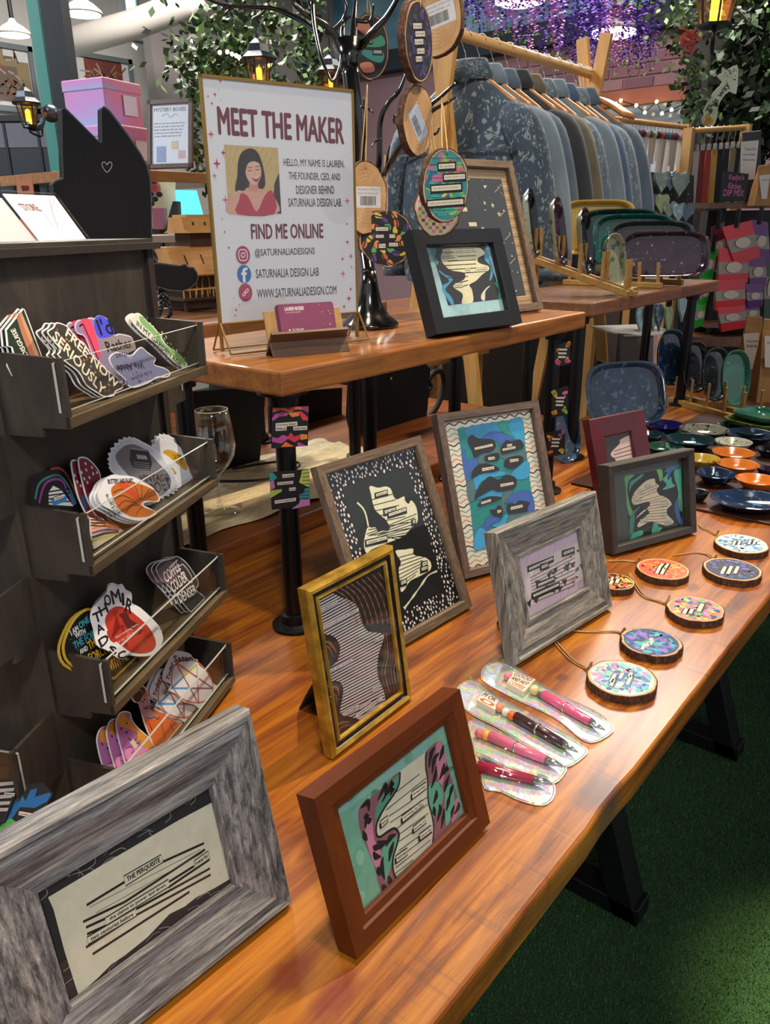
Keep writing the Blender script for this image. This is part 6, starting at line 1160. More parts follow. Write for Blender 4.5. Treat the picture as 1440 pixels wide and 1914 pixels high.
pens('holographic packet with a dark brown pen and a square printed bead', [(730, 205), (780, 170), (830, 190), (920, 258), (1000, 300), (1120, 368), (1230, 428), (1295, 470), (1280, 505), (1200, 550), (1120, 505), (1010, 440), (900, 372), (800, 322), (740, 265)], [(985, 345), (1190, 465), (1240, 495)],
     [((914, 308), .0060, '#d88a72'), ((942, 326), .0056, '#e0d8cc'), ((968, 342), .0060, '#e0662a')], '#3a1c20', ([(845, 245), (912, 275), (895, 325), (815, 280)], [('M OK', '#2a2022'), ('0', '#c9562c')]))
pens('holographic packet with a pale pink pen and yellow bead, third down', [(780, 350), (830, 358), (950, 420), (1080, 480), (1195, 540), (1202, 572), (1150, 620), (1060, 592), (950, 562), (830, 520), (790, 440)], [(872, 432), (1115, 535), (1175, 555)], [((828, 420), .0060, '#d8687e'), ((858, 430), .0062, '#e0a23a')], '#d86a8c')
pens('holographic packet with a dark red pen, nearest the brown frame', [(800, 500), (880, 522), (960, 562), (1100, 596), (1155, 625), (1150, 682), (1100, 715), (1000, 692), (920, 655), (850, 640), (830, 560)], [(820, 562), (1060, 622), (1130, 640)], [((790, 548), .006, '#b02a4a')], '#9c1c3e')

# ================================================================== ceramics
mat_ = MB().box((1.632, .300, TZ), (3.03, .775, TZ + .006)).build('display_mat', wood('mat_wood_dark', [(.3, '#2a1710'), (.6, '#4a2a1c'), (.8, '#5c3826')], 'y', 1, .35, 8), bevel=.002); tag(mat_, 'thin dark wooden mat under the small ceramic dishes', 'mat')
MZ = TZ + .0062
teal = speckle('glaze_teal_black', '#0d2028', '#5a8a90', 50, .66, .1, '#1a3a44'); navy = speckle('glaze_navy', '#0e1a30', '#5a7aa0', 60, .66, .1, '#1c3050'); cob = speckle('glaze_cobalt', '#12124a', '#5a60a0', 60, .68, .1, '#1c1c6a'); greyg = speckle('glaze_stone', '#6a6c60', '#2a2c28', 80, .6, .15, '#8a8c7c')
orange = speckle('glaze_orange', '#c96a1c', '#e0903c', 40, .7, .2, '#d87a2a'); yellow = speckle('glaze_yellow', '#a8862a', '#5a4a14', 40, .62, .2, '#c9a83c'); whiteg = speckle('glaze_white', '#b8b9a4', '#6a7a70', 120, .6, .2, '#c8c9b6'); purp = speckle('glaze_plum', '#2c1a2c', '#8a7090', 70, .64, .12, '#3e2640'); blackg = speckle('glaze_black', '#0c0e14', '#5a6a80', 60, .66, .1, '#161a24'); greend = speckle('glaze_green', '#1a3a30', '#6a9a80', 50, .66, .12, '#2a5444'); lime = speckle('glaze_lime', '#5a6a2c', '#2a3a1c', 60, .62, .15, '#7a8a40')
def dish(label, c, wpx, mat, h=.026, asp=1.0, rot=0.0, z=MZ, n=28, lobes=0):
    p = onz(*c, z + h * .7); dpt = (p - CAM) @ FW; r = wpx / 2 * dpt / FPX; root = thing('ceramic_dish', label, 'dish', (p[0], p[1], z), group='small ceramic dishes on the mat')
    w_ = (lambda q, rr_, zz: 1 + .05 * math.cos(lobes * q)) if lobes else None
    MB().lathe([(r * .45, 0), (r * .5, .002), (r * .78, h * .45), (r * .97, h * .92), (r, h), (r * .965, h * .97), (r * .74, h * .52), (r * .45, h * .25), (0.0001, h * .2)], (p[0], p[1], z), n, 1, asp, rot, w_).build('bowl', mat, root, True)
    MB().lathe([(r * .42, 0), (r * .46, .0005), (r * .46, .003), (r * .42, .003)], (p[0], p[1], z), n, 1, asp, rot).build('foot_ring', pr('raw_clay', '#8a6a50', .8), root)
    return root
D_ = [('cobalt blue dish in the row beside the pipe foot', (1240, 797), 74, cob), ('grey speckled dish right of the cobalt blue one', (1316, 806), 88, greyg), ('dark teal dish just behind the yellow dish', (1290, 825), 90, teal), ('dark teal dish partly hidden by the burgundy frame', (1216, 815), 56, teal), ('white speckled dish behind the two orange dishes', (1371, 830), 67, whiteg), ('dark blue dish behind the white speckled dish', (1404, 815), 90, navy), ('small black dish at the frame edge beside the orange dishes', (1437, 843), 46, blackg), ('orange dish, the rear one of three', (1371, 850), 76, orange), ('orange dish, the middle one of three', (1379, 872), 76, orange), ('yellow dish with leaf veins beside the charcoal frame', (1312, 861), 66, yellow), ('small plum dish right of the middle orange dish', (1434, 879), 38, purp), ('dark blue wavy oval dish below the yellow dish', (1338, 889), 78, navy), ('orange dish, the front one of three', (1415, 901), 76, orange), ('small dark green dish beside the charcoal frame corner', (1308, 924), 34, blackg)]
for k, (lb, c, w_, m_) in enumerate(D_): dish(lb, c, w_, m_, .022 if w_ < 60 else .026, .9 if k == 11 else 1.0, .6, lobes=3 if k == 11 else 0)
dish('dark green leaf textured dish behind the charcoal frame', (1243, 838), 70, greend, .02)
dish('large dark blue platter with swirls at the front of the mat', (1400, 938), 138, navy, .022, .85, 2.2, n=40)
ytr = speckle('glaze_mustard', '#a8842c', '#d0b060', 60, .7, .2, '#b8943c'); tdk = speckle('glaze_dark_teal', '#0c2a2c', '#2a5a58', 60, .66, .12, '#123c3c'); tl2 = speckle('glaze_teal_green', '#0e3c38', '#2c7068', 60, .66, .12, '#15504a'); dgt = speckle('glaze_iron', '#22282a', '#4a5458', 60, .66, .15, '#2e363a'); plum = speckle('glaze_galaxy_plum', '#22131f', '#b8a0a8', 90, .70, .12, '#3a2233'); pale = speckle('glaze_celadon', '#8a9078', '#5a6450', 50, .6, .2, '#a0a488')
def tray_plate(pl, w_, h, e=3.2, deep=.014, n=40, rim=.9):
    mb = MB(); vs = []; sc_ = [(.86, -deep - .004), (1.0, -.003), (1.0, 0), (.97, .0005), (rim, -.004), (rim - .06, -deep), (0.001, -deep)]
    for s_, o in sc_:
        for k in range(n):
            q = 2 * math.pi * k / n; c, s = math.cos(q), math.sin(q); vs.append(pl.P(w_ / 2 * s_ * math.copysign(abs(c) ** (2 / e), c), h / 2 * s_ * math.copysign(abs(s) ** (2 / e), s), o))
    fs = [tuple(range(n - 1, -1, -1))]
    for i in range(len(sc_) - 1):
        for k in range(n): fs.append((i * n + k, i * n + (k + 1) % n, (i + 1) * n + (k + 1) % n, (i + 1) * n + k))
    mb.add(vs, fs); mb.m = [1 if i <= n else 0 for i in range(len(mb.f))]; return mb
def stand_tray(label, c, d, wpx, hpx, yd, tilt, mat, e=3.2, group='ceramic trays standing in wooden racks', zsup=None, roll=0.0):
    o = dep(*c, d); pl = plane(o, YAW - math.pi / 2 + R_(yd), R_(tilt)); w_, h = wpx * d / FPX / max(math.cos(R_(yd)), .2), hpx * d / FPX
    if roll: k, s = math.cos(roll), math.sin(roll); pl = Pl(pl.o, pl.u * k + pl.v * s, pl.v * k - pl.u * s)
    if zsup is not None:
        low = pl.P(0, -h / 2)[2]; pl = Pl(pl.o + np.array([0, 0, max(zsup + .001 - low, 0) if low < zsup else 0]), pl.u, pl.v)
    b = pl.P(0, -h / 2); root = tag(tray_plate(pl, w_, h, e).build('ceramic_tray', [mat, pale] if 'edge-on' in label else [mat, mat], None, True, auto=50), label, 'tray', group)
    return root
def d_of(px, py, z): return (onz(px, py, z) - CAM) @ FW
rackw = wood('rack_bamboo', [(.3, '#8a6428'), (.6, '#b08440'), (.8, '#c9a05c')], 'x', 1.5, .5, 14)
gl2 = speckle('glaze_slate_blue', '#1a2a3c', '#4a6a88', 60, .63, .12, '#2c4460'); grn = speckle('glaze_sea_green', '#1f5a4c', '#4a9080', 60, .66, .12, '#2c7462'); slate = speckle('glaze_slate', '#20242a', '#5a626c', 60, .64, .15, '#30363e')
stand_tray('large dark blue embossed platter standing behind the burgundy frame', (1171, 735), 2.25, 150, 122, 0, 24, gl2, 3.6, 'platters standing on the table', TZ, .05)
stand_tray('pale blue platter standing low behind the pipe with magnets', (1054, 830), 2.02, 64, 120, 18, 20, gl2, 2.4, 'platters standing on the table', TZ)
for lb, c, w_, h, m_, d in (('slate blue plate, farthest in the table plate rack', (1258, 668), 62, 104, gl2, 2.62), ('dark slate plate, second from the back in the plate rack', (1302, 686), 54, 96, slate, 2.60), ('grey rimmed plate, third from the back in the plate rack', (1341, 700), 60, 100, slate, 2.56), ('sea green plate at the front of the plate rack', (1376, 720), 62, 102, grn, 2.52)):
    stand_tray(lb, c, d, w_, h, 20, 10, m_, 2.5, 'plates standing in the table rack', TZ + .02)
pr_ = thing('plate_rack', 'bamboo plate rack with pegs on the table holding four plates', 'plate rack', onz(1330, 785, TZ))
A, B = onz(1262, 752, TZ), onz(1405, 792, TZ); dA = (B - A) / np.linalg.norm(B - A); nA = np.array([-dA[1], dA[0], 0]); rp = Pl((A[0], A[1], TZ), dA, nA); L = np.linalg.norm(B - A)
for o in (-.03, .04): MB().slab(rp, 0, o, L, o + .018, .0005, .02).build('rack_rail', rackw, pr_, bevel=.002)
for k in range(5):
    for o in (-.021, .049): p = rp.P(L * (.06 + k * .22), o, .02); MB().tube([p, p + np.array([0, 0, .075])], .0045, 8).build('peg', rackw, pr_)
for lb, c, w_, h, m_ in (('dark green rectangular tray stacked lowest at the frame edge', (1402, 797), 110, .018, greend), ('lime green rectangular tray stacked in the middle', (1418, 783), 100, .03, lime), ('teal rectangular tray stacked on top', (1432, 771), 90, .044, grn)):
    p = onz(*c, MZ + h); dd_ = (p - CAM) @ FW; pl = flat(MZ + h, R_(-20), (p[0], p[1])); tag(tray_plate(pl, w_ * dd_ / FPX, .16, 4, .012).build('ceramic_tray', [m_, m_], None, True, auto=50), lb, 'tray', 'nested rectangular trays')

# ---- trays on the second raised shelf
Zt = zm(720, 350, 1440, 1440)
def px(*p): return Zt([p])[0]
dS = lambda x, y: d_of(x, y, ZS)
dY = lambda c, Y: (ony(*c, Y) - CAM) @ FW
for lb, c, w_, h, yd, m_, Y in (('mustard yellow tray, farthest in the shelf rack', px(795, 150), 138, 100, -6, ytr, 2.47), ('dark teal tray second behind in the shelf rack', px(880, 180), 150, 96, -6, tdk, 2.41), ('teal green tray in the middle of the shelf rack', px(930, 195), 150, 92, -6, tl2, 2.36), ('iron grey tray behind the plum tray', px(995, 220), 158, 92, -6, dgt, 2.31), ('plum tray with blue spots at the front of the shelf rack', px(1045, 250), 164, 82, -6, plum, 2.26)):
    stand_tray(lb, c, Y, w_, h, yd, 12, m_, 4.5)
for lb, c, w_, h, yd, m_, Y in (('black tray edge-on, nearest the starry frame', px(560, 130), 22, 122, 66, blackg, 1.05), ('burgundy tray edge-on, second in the slanted rack', px(660, 165), 30, 124, 62, purp, 1.0), ('black tray edge-on, third in the slanted rack', px(762, 205), 32, 124, 60, blackg, .95), ('pale celadon tray at the end of the slanted rack', px(868, 275), 48, 100, 40, pale, .89)):
    stand_tray(lb, c, dY(c, Y), w_, h, yd, 10, m_, 2.6)
def peg_rack(name, label, A, B, wd, n, ph, z=ZS):
    root = thing(name, label, 'plate rack', (A + B) / 2); dA = (B - A) / np.linalg.norm(B - A); nA = np.array([-dA[1], dA[0], 0]); rp = Pl((A[0], A[1], z), dA, nA); L = np.linalg.norm(B - A)
    for o in (0, wd): MB().slab(rp, 0, o, L, o + .016, .0005, .016).build('rack_rail', rackw, root, bevel=.002)
    for k in range(n):
        for o in (.008, wd + .008): p = rp.P(L * (.04 + .92 * k / max(n - 1, 1)), o, .016); MB().tube([p, p + np.array([0, 0, ph])], .005, 8).build('peg', rackw, root)
    for k in (0, 1): MB().slab(rp, k * (L - .016), .016, k * (L - .016) + .016, wd, .002, .014).build('rack_rail', rackw, root)
pk = thing('peg_rack', 'slanted bamboo peg rack rising beside the starry frame', 'plate rack', onz(1150, 545, ZS))
A, B = onz(1183, 553, ZS) + np.array([0, 0, .012]), ony(1000, 478, 1.08); dA = (B - A); L = np.linalg.norm(dA); dA /= L; sA = np.cross(dA, (0, 0, 1)); sA /= np.linalg.norm(sA); rp = Pl(A, dA, np.cross(sA, dA) if np.cross(sA, dA)[2] > 0 else -np.cross(sA, dA))
for o in (0, .055): MB().slab(Pl(A + sA * -o, rp.u, rp.v), 0, -.012, L, .004, -.008, .008).build('rack_rail', rackw, pk, bevel=.002)
for k in range(5):
    for o in (0, .055): p = A - sA * o + dA * L * (.04 + .9 * k / 4); MB().tube([p, p + np.array([0, 0, .075])], .005, 8).build('peg', rackw, pk)
for k, h in ((0, A), (1, B)): MB().box((h[0] - .01, h[1] - .01, ZS), (h[0] + .01, h[1] + .01, h[2])).build('foot', rackw, pk)
MB().box((A[0] - .005, A[1] + .01, ZS + .0005), (B[0] + .12, A[1] + .028, ZS + .018)).build('foot', rackw, pk, bevel=.002)
pk = thing('peg_rack', 'bamboo peg rack holding the wide trays on the walnut shelf', 'plate rack', (2.3, 1.02, ZS))
for x in (2.27, 2.44): 
    MB().box((x, .850, ZS + .0005), (x + .018, 1.155, ZS + .016)).build('rack_rail', rackw, pk, bevel=.002)
    for k in range(6): p = np.array([x + .009, .862 + k * .055, ZS + .016]); MB().tube([p, p + np.array([0, .004, .055])], .005, 8).build('peg', rackw, pk)

# ================================================================== behind the sign: back shelf and back table
cat_m = pr('chalkboard_black', '#080b12', .6, spec=.25); rim_m = pr('chalkboard_rim', '#23282f', .4)
cp = plane((0, 1.235, 1.178), 0.0, 0.0)
oc = [(115, 203), (122, 202), (150, 230), (182, 262), (190, 267), (189, 205), (194, 199), (205, 207), (240, 253), (263, 287), (275, 310), (281, 335), (283, 380), (284, 460), (288, 493), (299, 492), (320, 495), (335, 497), (346, 494), (353, 500), (362, 500), (368, 509), (371, 519), (367, 528), (355, 539), (341, 544), (315, 542), (290, 534), (288, 570), (285, 600), (150, 600), (112, 420), (104, 396), (98, 372), (98, 344), (105, 338), (118, 334), (116, 290)]
q = cp.uvs(oc); q = [(a, max(b, 0.0005)) for a, b in q]; cr_ = thing('cat_chalkboard', 'black cat shaped chalkboard with pointed ears behind the sticker tower', 'chalkboard', cp.P(np.mean(np.array(q), 0)[0], 0))
MB().prism(cp, q, -.012, 0).build('board', cat_m, cr_, bevel=.002)
P = Print(cp.shift(.0), 3e-5, 1e-4); h_ = cp.uvs([(200, 322), (192, 312), (191, 305), (196, 303), (200, 308), (204, 303), (209, 305), (208, 313)]); P.line(cr(h_, 3, True), .0012, '#9aa0a4', closed=True); P.line(q, .0022, '#3a4048', closed=True); P.build('print', cr_)
MB().slab(cp, q[32][0] + .05, 0, q[32][0] + .13, .004, -.06, -.012).build('foot', cat_m, cr_)
ropem = pr('black_rope', '#0c0c0e', .45)
rp_ = thing('rope_cord', 'twisted black cord hanging in a loop beside the cat chalkboard', 'cord', dep(300, 590, 1.44))
path = cr([dep(x, y, 1.46) for x, y in ((273, 412), (281, 445), (292, 490), (303, 530), (312, 560), (319, 583), (312, 594), (300, 598), (296, 592), (301, 578), (302, 560), (297, 530), (288, 490), (278, 440))], 8)
for ph in (0, math.pi):
    tw = []
    for k, p in enumerate(path): a = k * .9 + ph; tw.append(np.array(p) + (RT * math.cos(a) + FW * math.sin(a)) * .0024)
    MB().tube(tw, .0027, 6).build('strand', ropem, rp_, True)

# small laser cut house
hw1 = wood('laser_birch', [(.3, '#a8763c'), (.6, '#c08e50'), (.8, '#d3a868')], 'x', 2, .6, 10); hw2 = pr('laser_burnt', '#3a2414', .7)
hb = np.array([1.075, 1.40, 1.178]); hs = thing('wooden_house', 'laser cut wooden toy house with layered roofs on legs', 'model house', hb)
s_ = .0011 * 1.0
W1, D1 = .075, .06
for x in (-1, 1):
    for y in (-1, 1): MB().box((hb[0] + x * W1 * .9 - .003, hb[1] + y * D1 * .9 - .003, hb[2]), (hb[0] + x * W1 * .9 + .003, hb[1] + y * D1 * .9 + .003, hb[2] + .075)).build('post', hw2, hs)
MB().box((hb[0] - W1, hb[1] - D1, hb[2] + .022), (hb[0] + W1, hb[1] + D1, hb[2] + .027)).build('deck', hw2, hs)
MB().box((hb[0] - W1 * .8, hb[1] - D1 * .8, hb[2] + .004), (hb[0] + W1 * .8, hb[1] + D1 * .8, hb[2] + .022)).build('base', hw2, hs)
for k in range(11): x = hb[0] - W1 + k * W1 * .2; MB().box((x - .001, hb[1] - D1 - .001, hb[2] + .027), (x + .001, hb[1] - D1 + .001, hb[2] + .042)).build('baluster', hw1, hs)
MB().box((hb[0] - W1, hb[1] - D1 - .0015, hb[2] + .042), (hb[0] + W1, hb[1] - D1 + .0015, hb[2] + .045)).build('railing', hw1, hs)
MB().box((hb[0] - W1 * .7, hb[1] - D1 * .6, hb[2] + .027), (hb[0] + W1 * .7, hb[1] + D1 * .7, hb[2] + .085)).build('wall', hw2, hs)
for k in range(3):
    x = hb[0] - W1 * .45 + k * W1 * .45; MB().tube(cr([(x - .009, hb[1] - D1 * .62, hb[2] + .03), (x - .009, hb[1] - D1 * .62, hb[2] + .06), (x, hb[1] - D1 * .62, hb[2] + .07), (x + .009, hb[1] - D1 * .62, hb[2] + .06), (x + .009, hb[1] - D1 * .62, hb[2] + .03)], 3), .0012, 5).build('arch', hw1, hs)
sd = Pl(hb + np.array([-W1 * 1.05, 0, 0]), (0, 1, 0), (0, 0, 1))
MB().prism(sd, [(-D1 * 1.15, .072), (-D1 * .75, .080), (-D1 * .35, .125), (D1 * .35, .125), (D1 * .75, .080), (D1 * 1.15, .072), (D1 * 1.1, .069), (-D1 * 1.1, .069)], 0, W1 * 2.1).build('roof', hw1, hs)
for k in range(3): x = hb[0] - W1 * .6 + k * W1 * .55; MB().add([(x, hb[1] - D1 * .66, hb[2] + .0905), (x + .004, hb[1] - D1 * .66, hb[2] + .0905), (x + .004, hb[1] - D1 * .5, hb[2] + .109), (x, hb[1] - D1 * .5, hb[2] + .109)], [(0, 1, 2, 3)]).build('roof_slot', hw2, hs)
MB().box((hb[0] - .02, hb[1] - .025, hb[2] + .125), (hb[0] + .05, hb[1] + .025, hb[2] + .155)).build('tower', hw2, hs)
s2 = Pl(hb + np.array([-.035, 0, .155]), (0, 1, 0), (0, 0, 1)); MB().prism(s2, [(-.042, -.004), (-.028, .002), (-.022, .026), (.022, .026), (.028, .002), (.042, -.004)], 0, .1).build('roof', hw1, hs)
MB().box((hb[0] - .024, hb[1] - .022, hb[2] + .181), (hb[0] + .05, hb[1] + .022, hb[2] + .186)).build('roof', hw1, hs)
for k in range(2): MB().box((hb[0] - .012 + k * .03, hb[1] - .0262, hb[2] + .165), (hb[0] - .008 + k * .03, hb[1] - .0242, hb[2] + .172)).build('window', hw2, hs)

# things sold behind the house
def panel(name, label, cat_, pxq, d, col, th=.006, yaw=None, draw=None, rough=.6, emit=None, group=None, pl=None, mat=None):
    c = np.mean(np.array(pxq), 0); o = dep(c[0], c[1], d); f = pl or plane(o, YAW - math.pi / 2 if yaw is None else yaw, 0.0); q = f.uvs(pxq); b = f.P(np.mean(np.array(q), 0)[0], min(p[1] for p in q)); root = thing(name, label, cat_, b, group=group)
    ar = sum(q[i][0] * q[(i + 1) % len(q)][1] - q[(i + 1) % len(q)][0] * q[i][1] for i in range(len(q))); q2 = q if ar > 0 else q[::-1]
    MB().prism(f, q2, -th, 0).build('panel', mat or pr('panel' + col + str(rough) + str(emit), col, rough, **({'emit': emit[0], 'es': emit[1]} if emit else {})), root)
    if draw: P = Print(f, 3e-5, 1e-4); draw(P, q); P.build('print', root)
    return root, f
ZB = zm(270, 330, 420, 990); BY = 2.2
def pb(*p): return ZB(p)
SFZ = 1.318; s0, s1 = dep(262, 432, 2.5), dep(392, 432, 2.5)
sf = thing('stock_shelf', 'pale shelf of small goods behind the wooden house', 'shelf', (float(s0[0]), float(s0[1]), 0))
x0_, x1_, y0_, y1_ = s0[0] - .12, s1[0] + .25, max(s1[1] - .22, 2.06), s0[1] + .45
MB().box((x0_, y0_, SFZ - .02), (x1_, y1_, SFZ)).build('board', pr('shelf_pale', '#a89c8c', .6), sf)
for x in (x0_ + .01, x1_ - .05):
    for y in (y0_ + .02, y1_ - .06): MB().box((x, y, 0), (x + .03, y + .03, SFZ - .02)).build('leg', steel, sf)
def dposter(P, q):
    P.ell(P.px(pb((122, 140)))[0], .022, .024, '#b8776a'); P.ell(P.px(pb((122, 140)))[0], .012, col='#c94a3a'); P.rect(*P.px(pb((90, 90)))[0], *P.px(pb((150, 65)))[0], '#2a2624')
    for c in ((75, 220), (185, 222), (132, 278), (88, 332)): P.ell(P.px(pb(c))[0], .011, .009, '#17151a', up=False)
panel('poster', 'cream poster with black paw marks behind the cat chalkboard', 'poster', pb((60, 65), (380, 70), (370, 640), (80, 640)), 2.68, '#d8c8a4', draw=dposter)
panel('screen', 'bright cyan screen glowing behind the wooden house', 'screen', pb((380, 165), (640, 170), (725, 480), (735, 645), (405, 645)), 2.66, '#4ab8c8', emit=('#58d0e0', .9))
panel('storage_box', 'mauve box on the stock shelf behind the cat chalkboard', 'box', pb((95, 390), (230, 390), (240, 650), (110, 650)), 2.52, '#8a4a5c', .05)
panel('card_stand', 'black slanted card stand on the stock shelf', 'card stand', pb((250, 655), (350, 305), (410, 305), (430, 655)), 2.5, '#15161a', .04)
panel('card_stand', 'low clear card box with a printed slip below the cyan screen', 'card stand', pb((430, 655), (440, 500), (590, 540), (600, 655)), 2.48, '#b8c4cc', .04, rough=.2)
panel('price_strip', 'lavender price strip along the stock shelf edge', 'sign', pb((280, 655), (560, 650), (555, 735), (290, 745)), 2.40, '#b0a8c4', .003)
for k, (x, c, lb) in enumerate(((150, '#5a9ab0', 'blue carded pendant'), (320, '#b8b88a', 'pale carded flower pendant'), (440, '#7a8486', 'grey carded pendant'))):
    def dk_(P, q, x=x): P.ell(P.px(pb((x, 1000)))[0], .012, .013, '#8a6a3a'); P.ell(P.px(pb((x, 905)))[0], .006, col='#d8d8d0')
    panel('carded_pendant', lb + ' hanging under the stock shelf', 'pendant', pb((x - 70, 790), (x + 70, 785), (x + 62, 1085), (x - 62, 1085)), 2.39, c, .003, draw=dk_, rough=.3)
def dswirl(P, q):
    for k in range(4): P.line(P.px(cr(pb((360 + k * 22, 1440), (400 + k * 18, 1520), (370 + k * 20, 1610)), 4)), .004, '#e8b8b0', up=(k == 0))
panel('soap_block', 'red swirled block standing below the cat tail', 'soap', pb((325, 1425), (445, 1420), (455, 1620), (370, 1630)), 1.85, '#c93a44', .03, draw=dswirl)
panel('soap_block', 'plum swirled block half hidden by the hanging cord', 'soap', pb((145, 1420), (240, 1430), (250, 1600), (170, 1640)), 1.85, '#8a3a5c', .03)

# wine glass, cloth and black boards on the back table
cl = thing('cream_cloth', 'cream wrinkled woven runner on the back table', 'cloth', (1.05, 1.2, .795))
cm_ = pr('cream_linen', '#c9b894', .9); t = NT(cm_); n_ = t.noise(t.coords((6, 30, 1)), 4, 5, .7); t.col(t.ramp(n_, [(.3, '#a8966e'), (.6, '#cfc09c'), (.8, '#e0d4b4')])); t.bump(n_, .6, .004)
mb = MB(); nx, ny = 44, 18; vs = []
for j in range(ny + 1):
    for i in range(nx + 1):
        x = .62 + .85 * i / nx; y = 1.105 + .34 * j / ny + .012 * math.sin(x * 9) + .006 * math.sin(x * 31); vs.append((x, y, .7965 + .0045 * (1 + math.sin(y * 95 + 2.5 * math.sin(x * 7)))))
mb.add(vs, [(j * (nx + 1) + i, j * (nx + 1) + i + 1, (j + 1) * (nx + 1) + i + 1, (j + 1) * (nx + 1) + i) for j in range(ny) for i in range(nx)]); mb.build('weave', cm_, cl, True)
gp = onz(412, 958, .806); wg = thing('wine_glass', 'empty stemmed wine glass on the cream cloth', 'glass', (gp[0], gp[1], .806)); wgl = thin_glass('wine_glass_glass', (.96, .98, .96), 1.8, .01)
d_ = (gp - CAM) @ FW; hg = 188 * d_ / FPX * 1.04; Rb = .040
gz = lambda x: x * hg
MB().lathe([(.0001, .001), (Rb, .0012), (Rb, .0025), (Rb * .5, .005), (.006, .012), (.0042, gz(.12)), (.0042, gz(.36)), (.009, gz(.395)), (.024, gz(.46)), (.037, gz(.56)), (.0405, gz(.66)), (.038, gz(.82)), (.0315, gz(1.0)), (.0305, gz(1.0)), (.037, gz(.82)), (.0393, gz(.66)), (.0358, gz(.56)), (.022, gz(.465)), (.0001, gz(.41))], (gp[0], gp[1], .806), 36).build('bowl', wgl, wg, True)
MB().tube([(gp[0] + .031 * math.cos(a), gp[1] + .031 * math.sin(a), .806 + hg) for a in np.linspace(0, 2 * math.pi, 37)[:-1]], .0008, 6, True).build('rim', pr('glass_rim', '#d8dcdc', .1), wg, True)
def bboard(label, pxq, Y, wire=None):
    f = plane((0, Y, .80), 0.0, 0.0); root, _ = panel('chalkboard', label, 'chalkboard', pxq, 0, '#0b0d14', .010, pl=f, mat=cat_m); return root, f
b1, f1 = bboard('black rectangular chalkboard on a wire easel behind the wine glass', [(330, 735), (498, 722), (482, 905), (345, 925)], 1.42)
wire = pr('black_wire', '#0a0a0c', .4)
for pts in ([(428, 905), (440, 924), (488, 912), (478, 868)], [(455, 868), (456, 895), (446, 903), (428, 898)]): MB().tube([ony(x, y, 1.40) for x, y in pts], .0022, 6).build('wire_easel', wire, b1)
P = Print(f1, 3e-5, 2e-4); P.poly(P.px([(435, 878), (476, 866), (476, 884), (434, 896)]), '#b8babc'); P.text('12', P.px([(452, 881)])[0], .01, '#333'); P.build('price_tag', b1)
b2, _ = bboard('black chalkboard half hidden behind the pipe with the pink magnet', [(505, 735), (640, 725), (638, 868), (508, 880)], 1.60)
b3, f3 = bboard('black coffee mug shaped chalkboard with a curled handle', [(655, 700), (700, 680), (795, 678), (805, 690), (800, 760), (790, 860), (670, 862), (652, 780)], 1.38)
hd = cr([ony(x, y, 1.385) for x, y in ((800, 712), (812, 696), (826, 696), (830, 720), (822, 750), (806, 775), (785, 788), (776, 784))], 6); MB().tube(hd, .0085, 8).build('handle', cat_m, b3, True)
MB().tube(cr([ony(x, y, 1.385) for x, y in ((800, 712), (806, 722), (800, 730), (794, 724))], 4), .006, 8).build('handle_curl', cat_m, b3, True)
MB().ball(ony(731, 708, 1.372), .005, 8).build('rivet', brass, b3, True)
MB().tube(cr([(x, y, z) for x, y, z in ((.98, 1.40, .815), (1.08, 1.28, .812), (1.16, 1.25, .812), (1.24, 1.28, .814), (1.22, 1.34, .812), (1.12, 1.38, .812))], 8), .003, 6).build('power_cord', wire); tag(bpy.data.objects['power_cord'], 'thin black cable looped on the cream cloth', 'cord')
# crates under the walnut shelf
lw = wood('pale_pine', [(.3, '#a8743a'), (.6, '#c08c50'), (.8, '#d0a468')], 'x', 1.5, .6, 12)
cb = thing('pine_bench', 'low pine bench behind the black mug chalkboard', 'bench', (2.55, 2.0, 0))
MB().box((2.13, 1.86, .80), (3.0, 2.16, .83)).build('seat', lw, cb, bevel=.003)
for x in (2.17, 2.96):
    for y in (1.9, 2.12): MB().box((x - .02, y - .02, 0), (x + .02, y + .02, .80)).build('leg', lw, cb)

# ================================================================== denim jackets on a wooden rail
BY_, BZ = 1.545, 1.88
pine = wood('rack_pine', [(.3, '#b07c3c'), (.55, '#c8944e'), (.8, '#d8ac6a')], 'z', 1.2, .5, 12)
cr2 = thing('clothes_rack', 'pine clothes rack with crossed end posts and a round rail', 'clothes rack', (2.7, BY_, 0))
MB().tube([(2.14, BY_, BZ), (3.22, BY_, BZ)], .017, 14).build('rail', wood('rail_pine', [(.3, '#b88a50'), (.6, '#d0a468'), (.8, '#dcb880')], 'x', 1.2, .5, 12), cr2, True)
for X in (2.18, 3.17):
    for s in (-1, 1):
        a, b = np.array([X + s * .012, BY_ - s * .26, 0.0]), np.array([X + s * .012, BY_ + s * .055, BZ + .13]); ax = (b - a) / np.linalg.norm(b - a); pl_ = Pl(a, np.array([0, ax[2], -ax[1]]), ax)
        L = np.linalg.norm(b - a); MB().slab(pl_, -.024, 0, .024, L, -.010, .010).build('post', pine, cr2, bevel=.002)
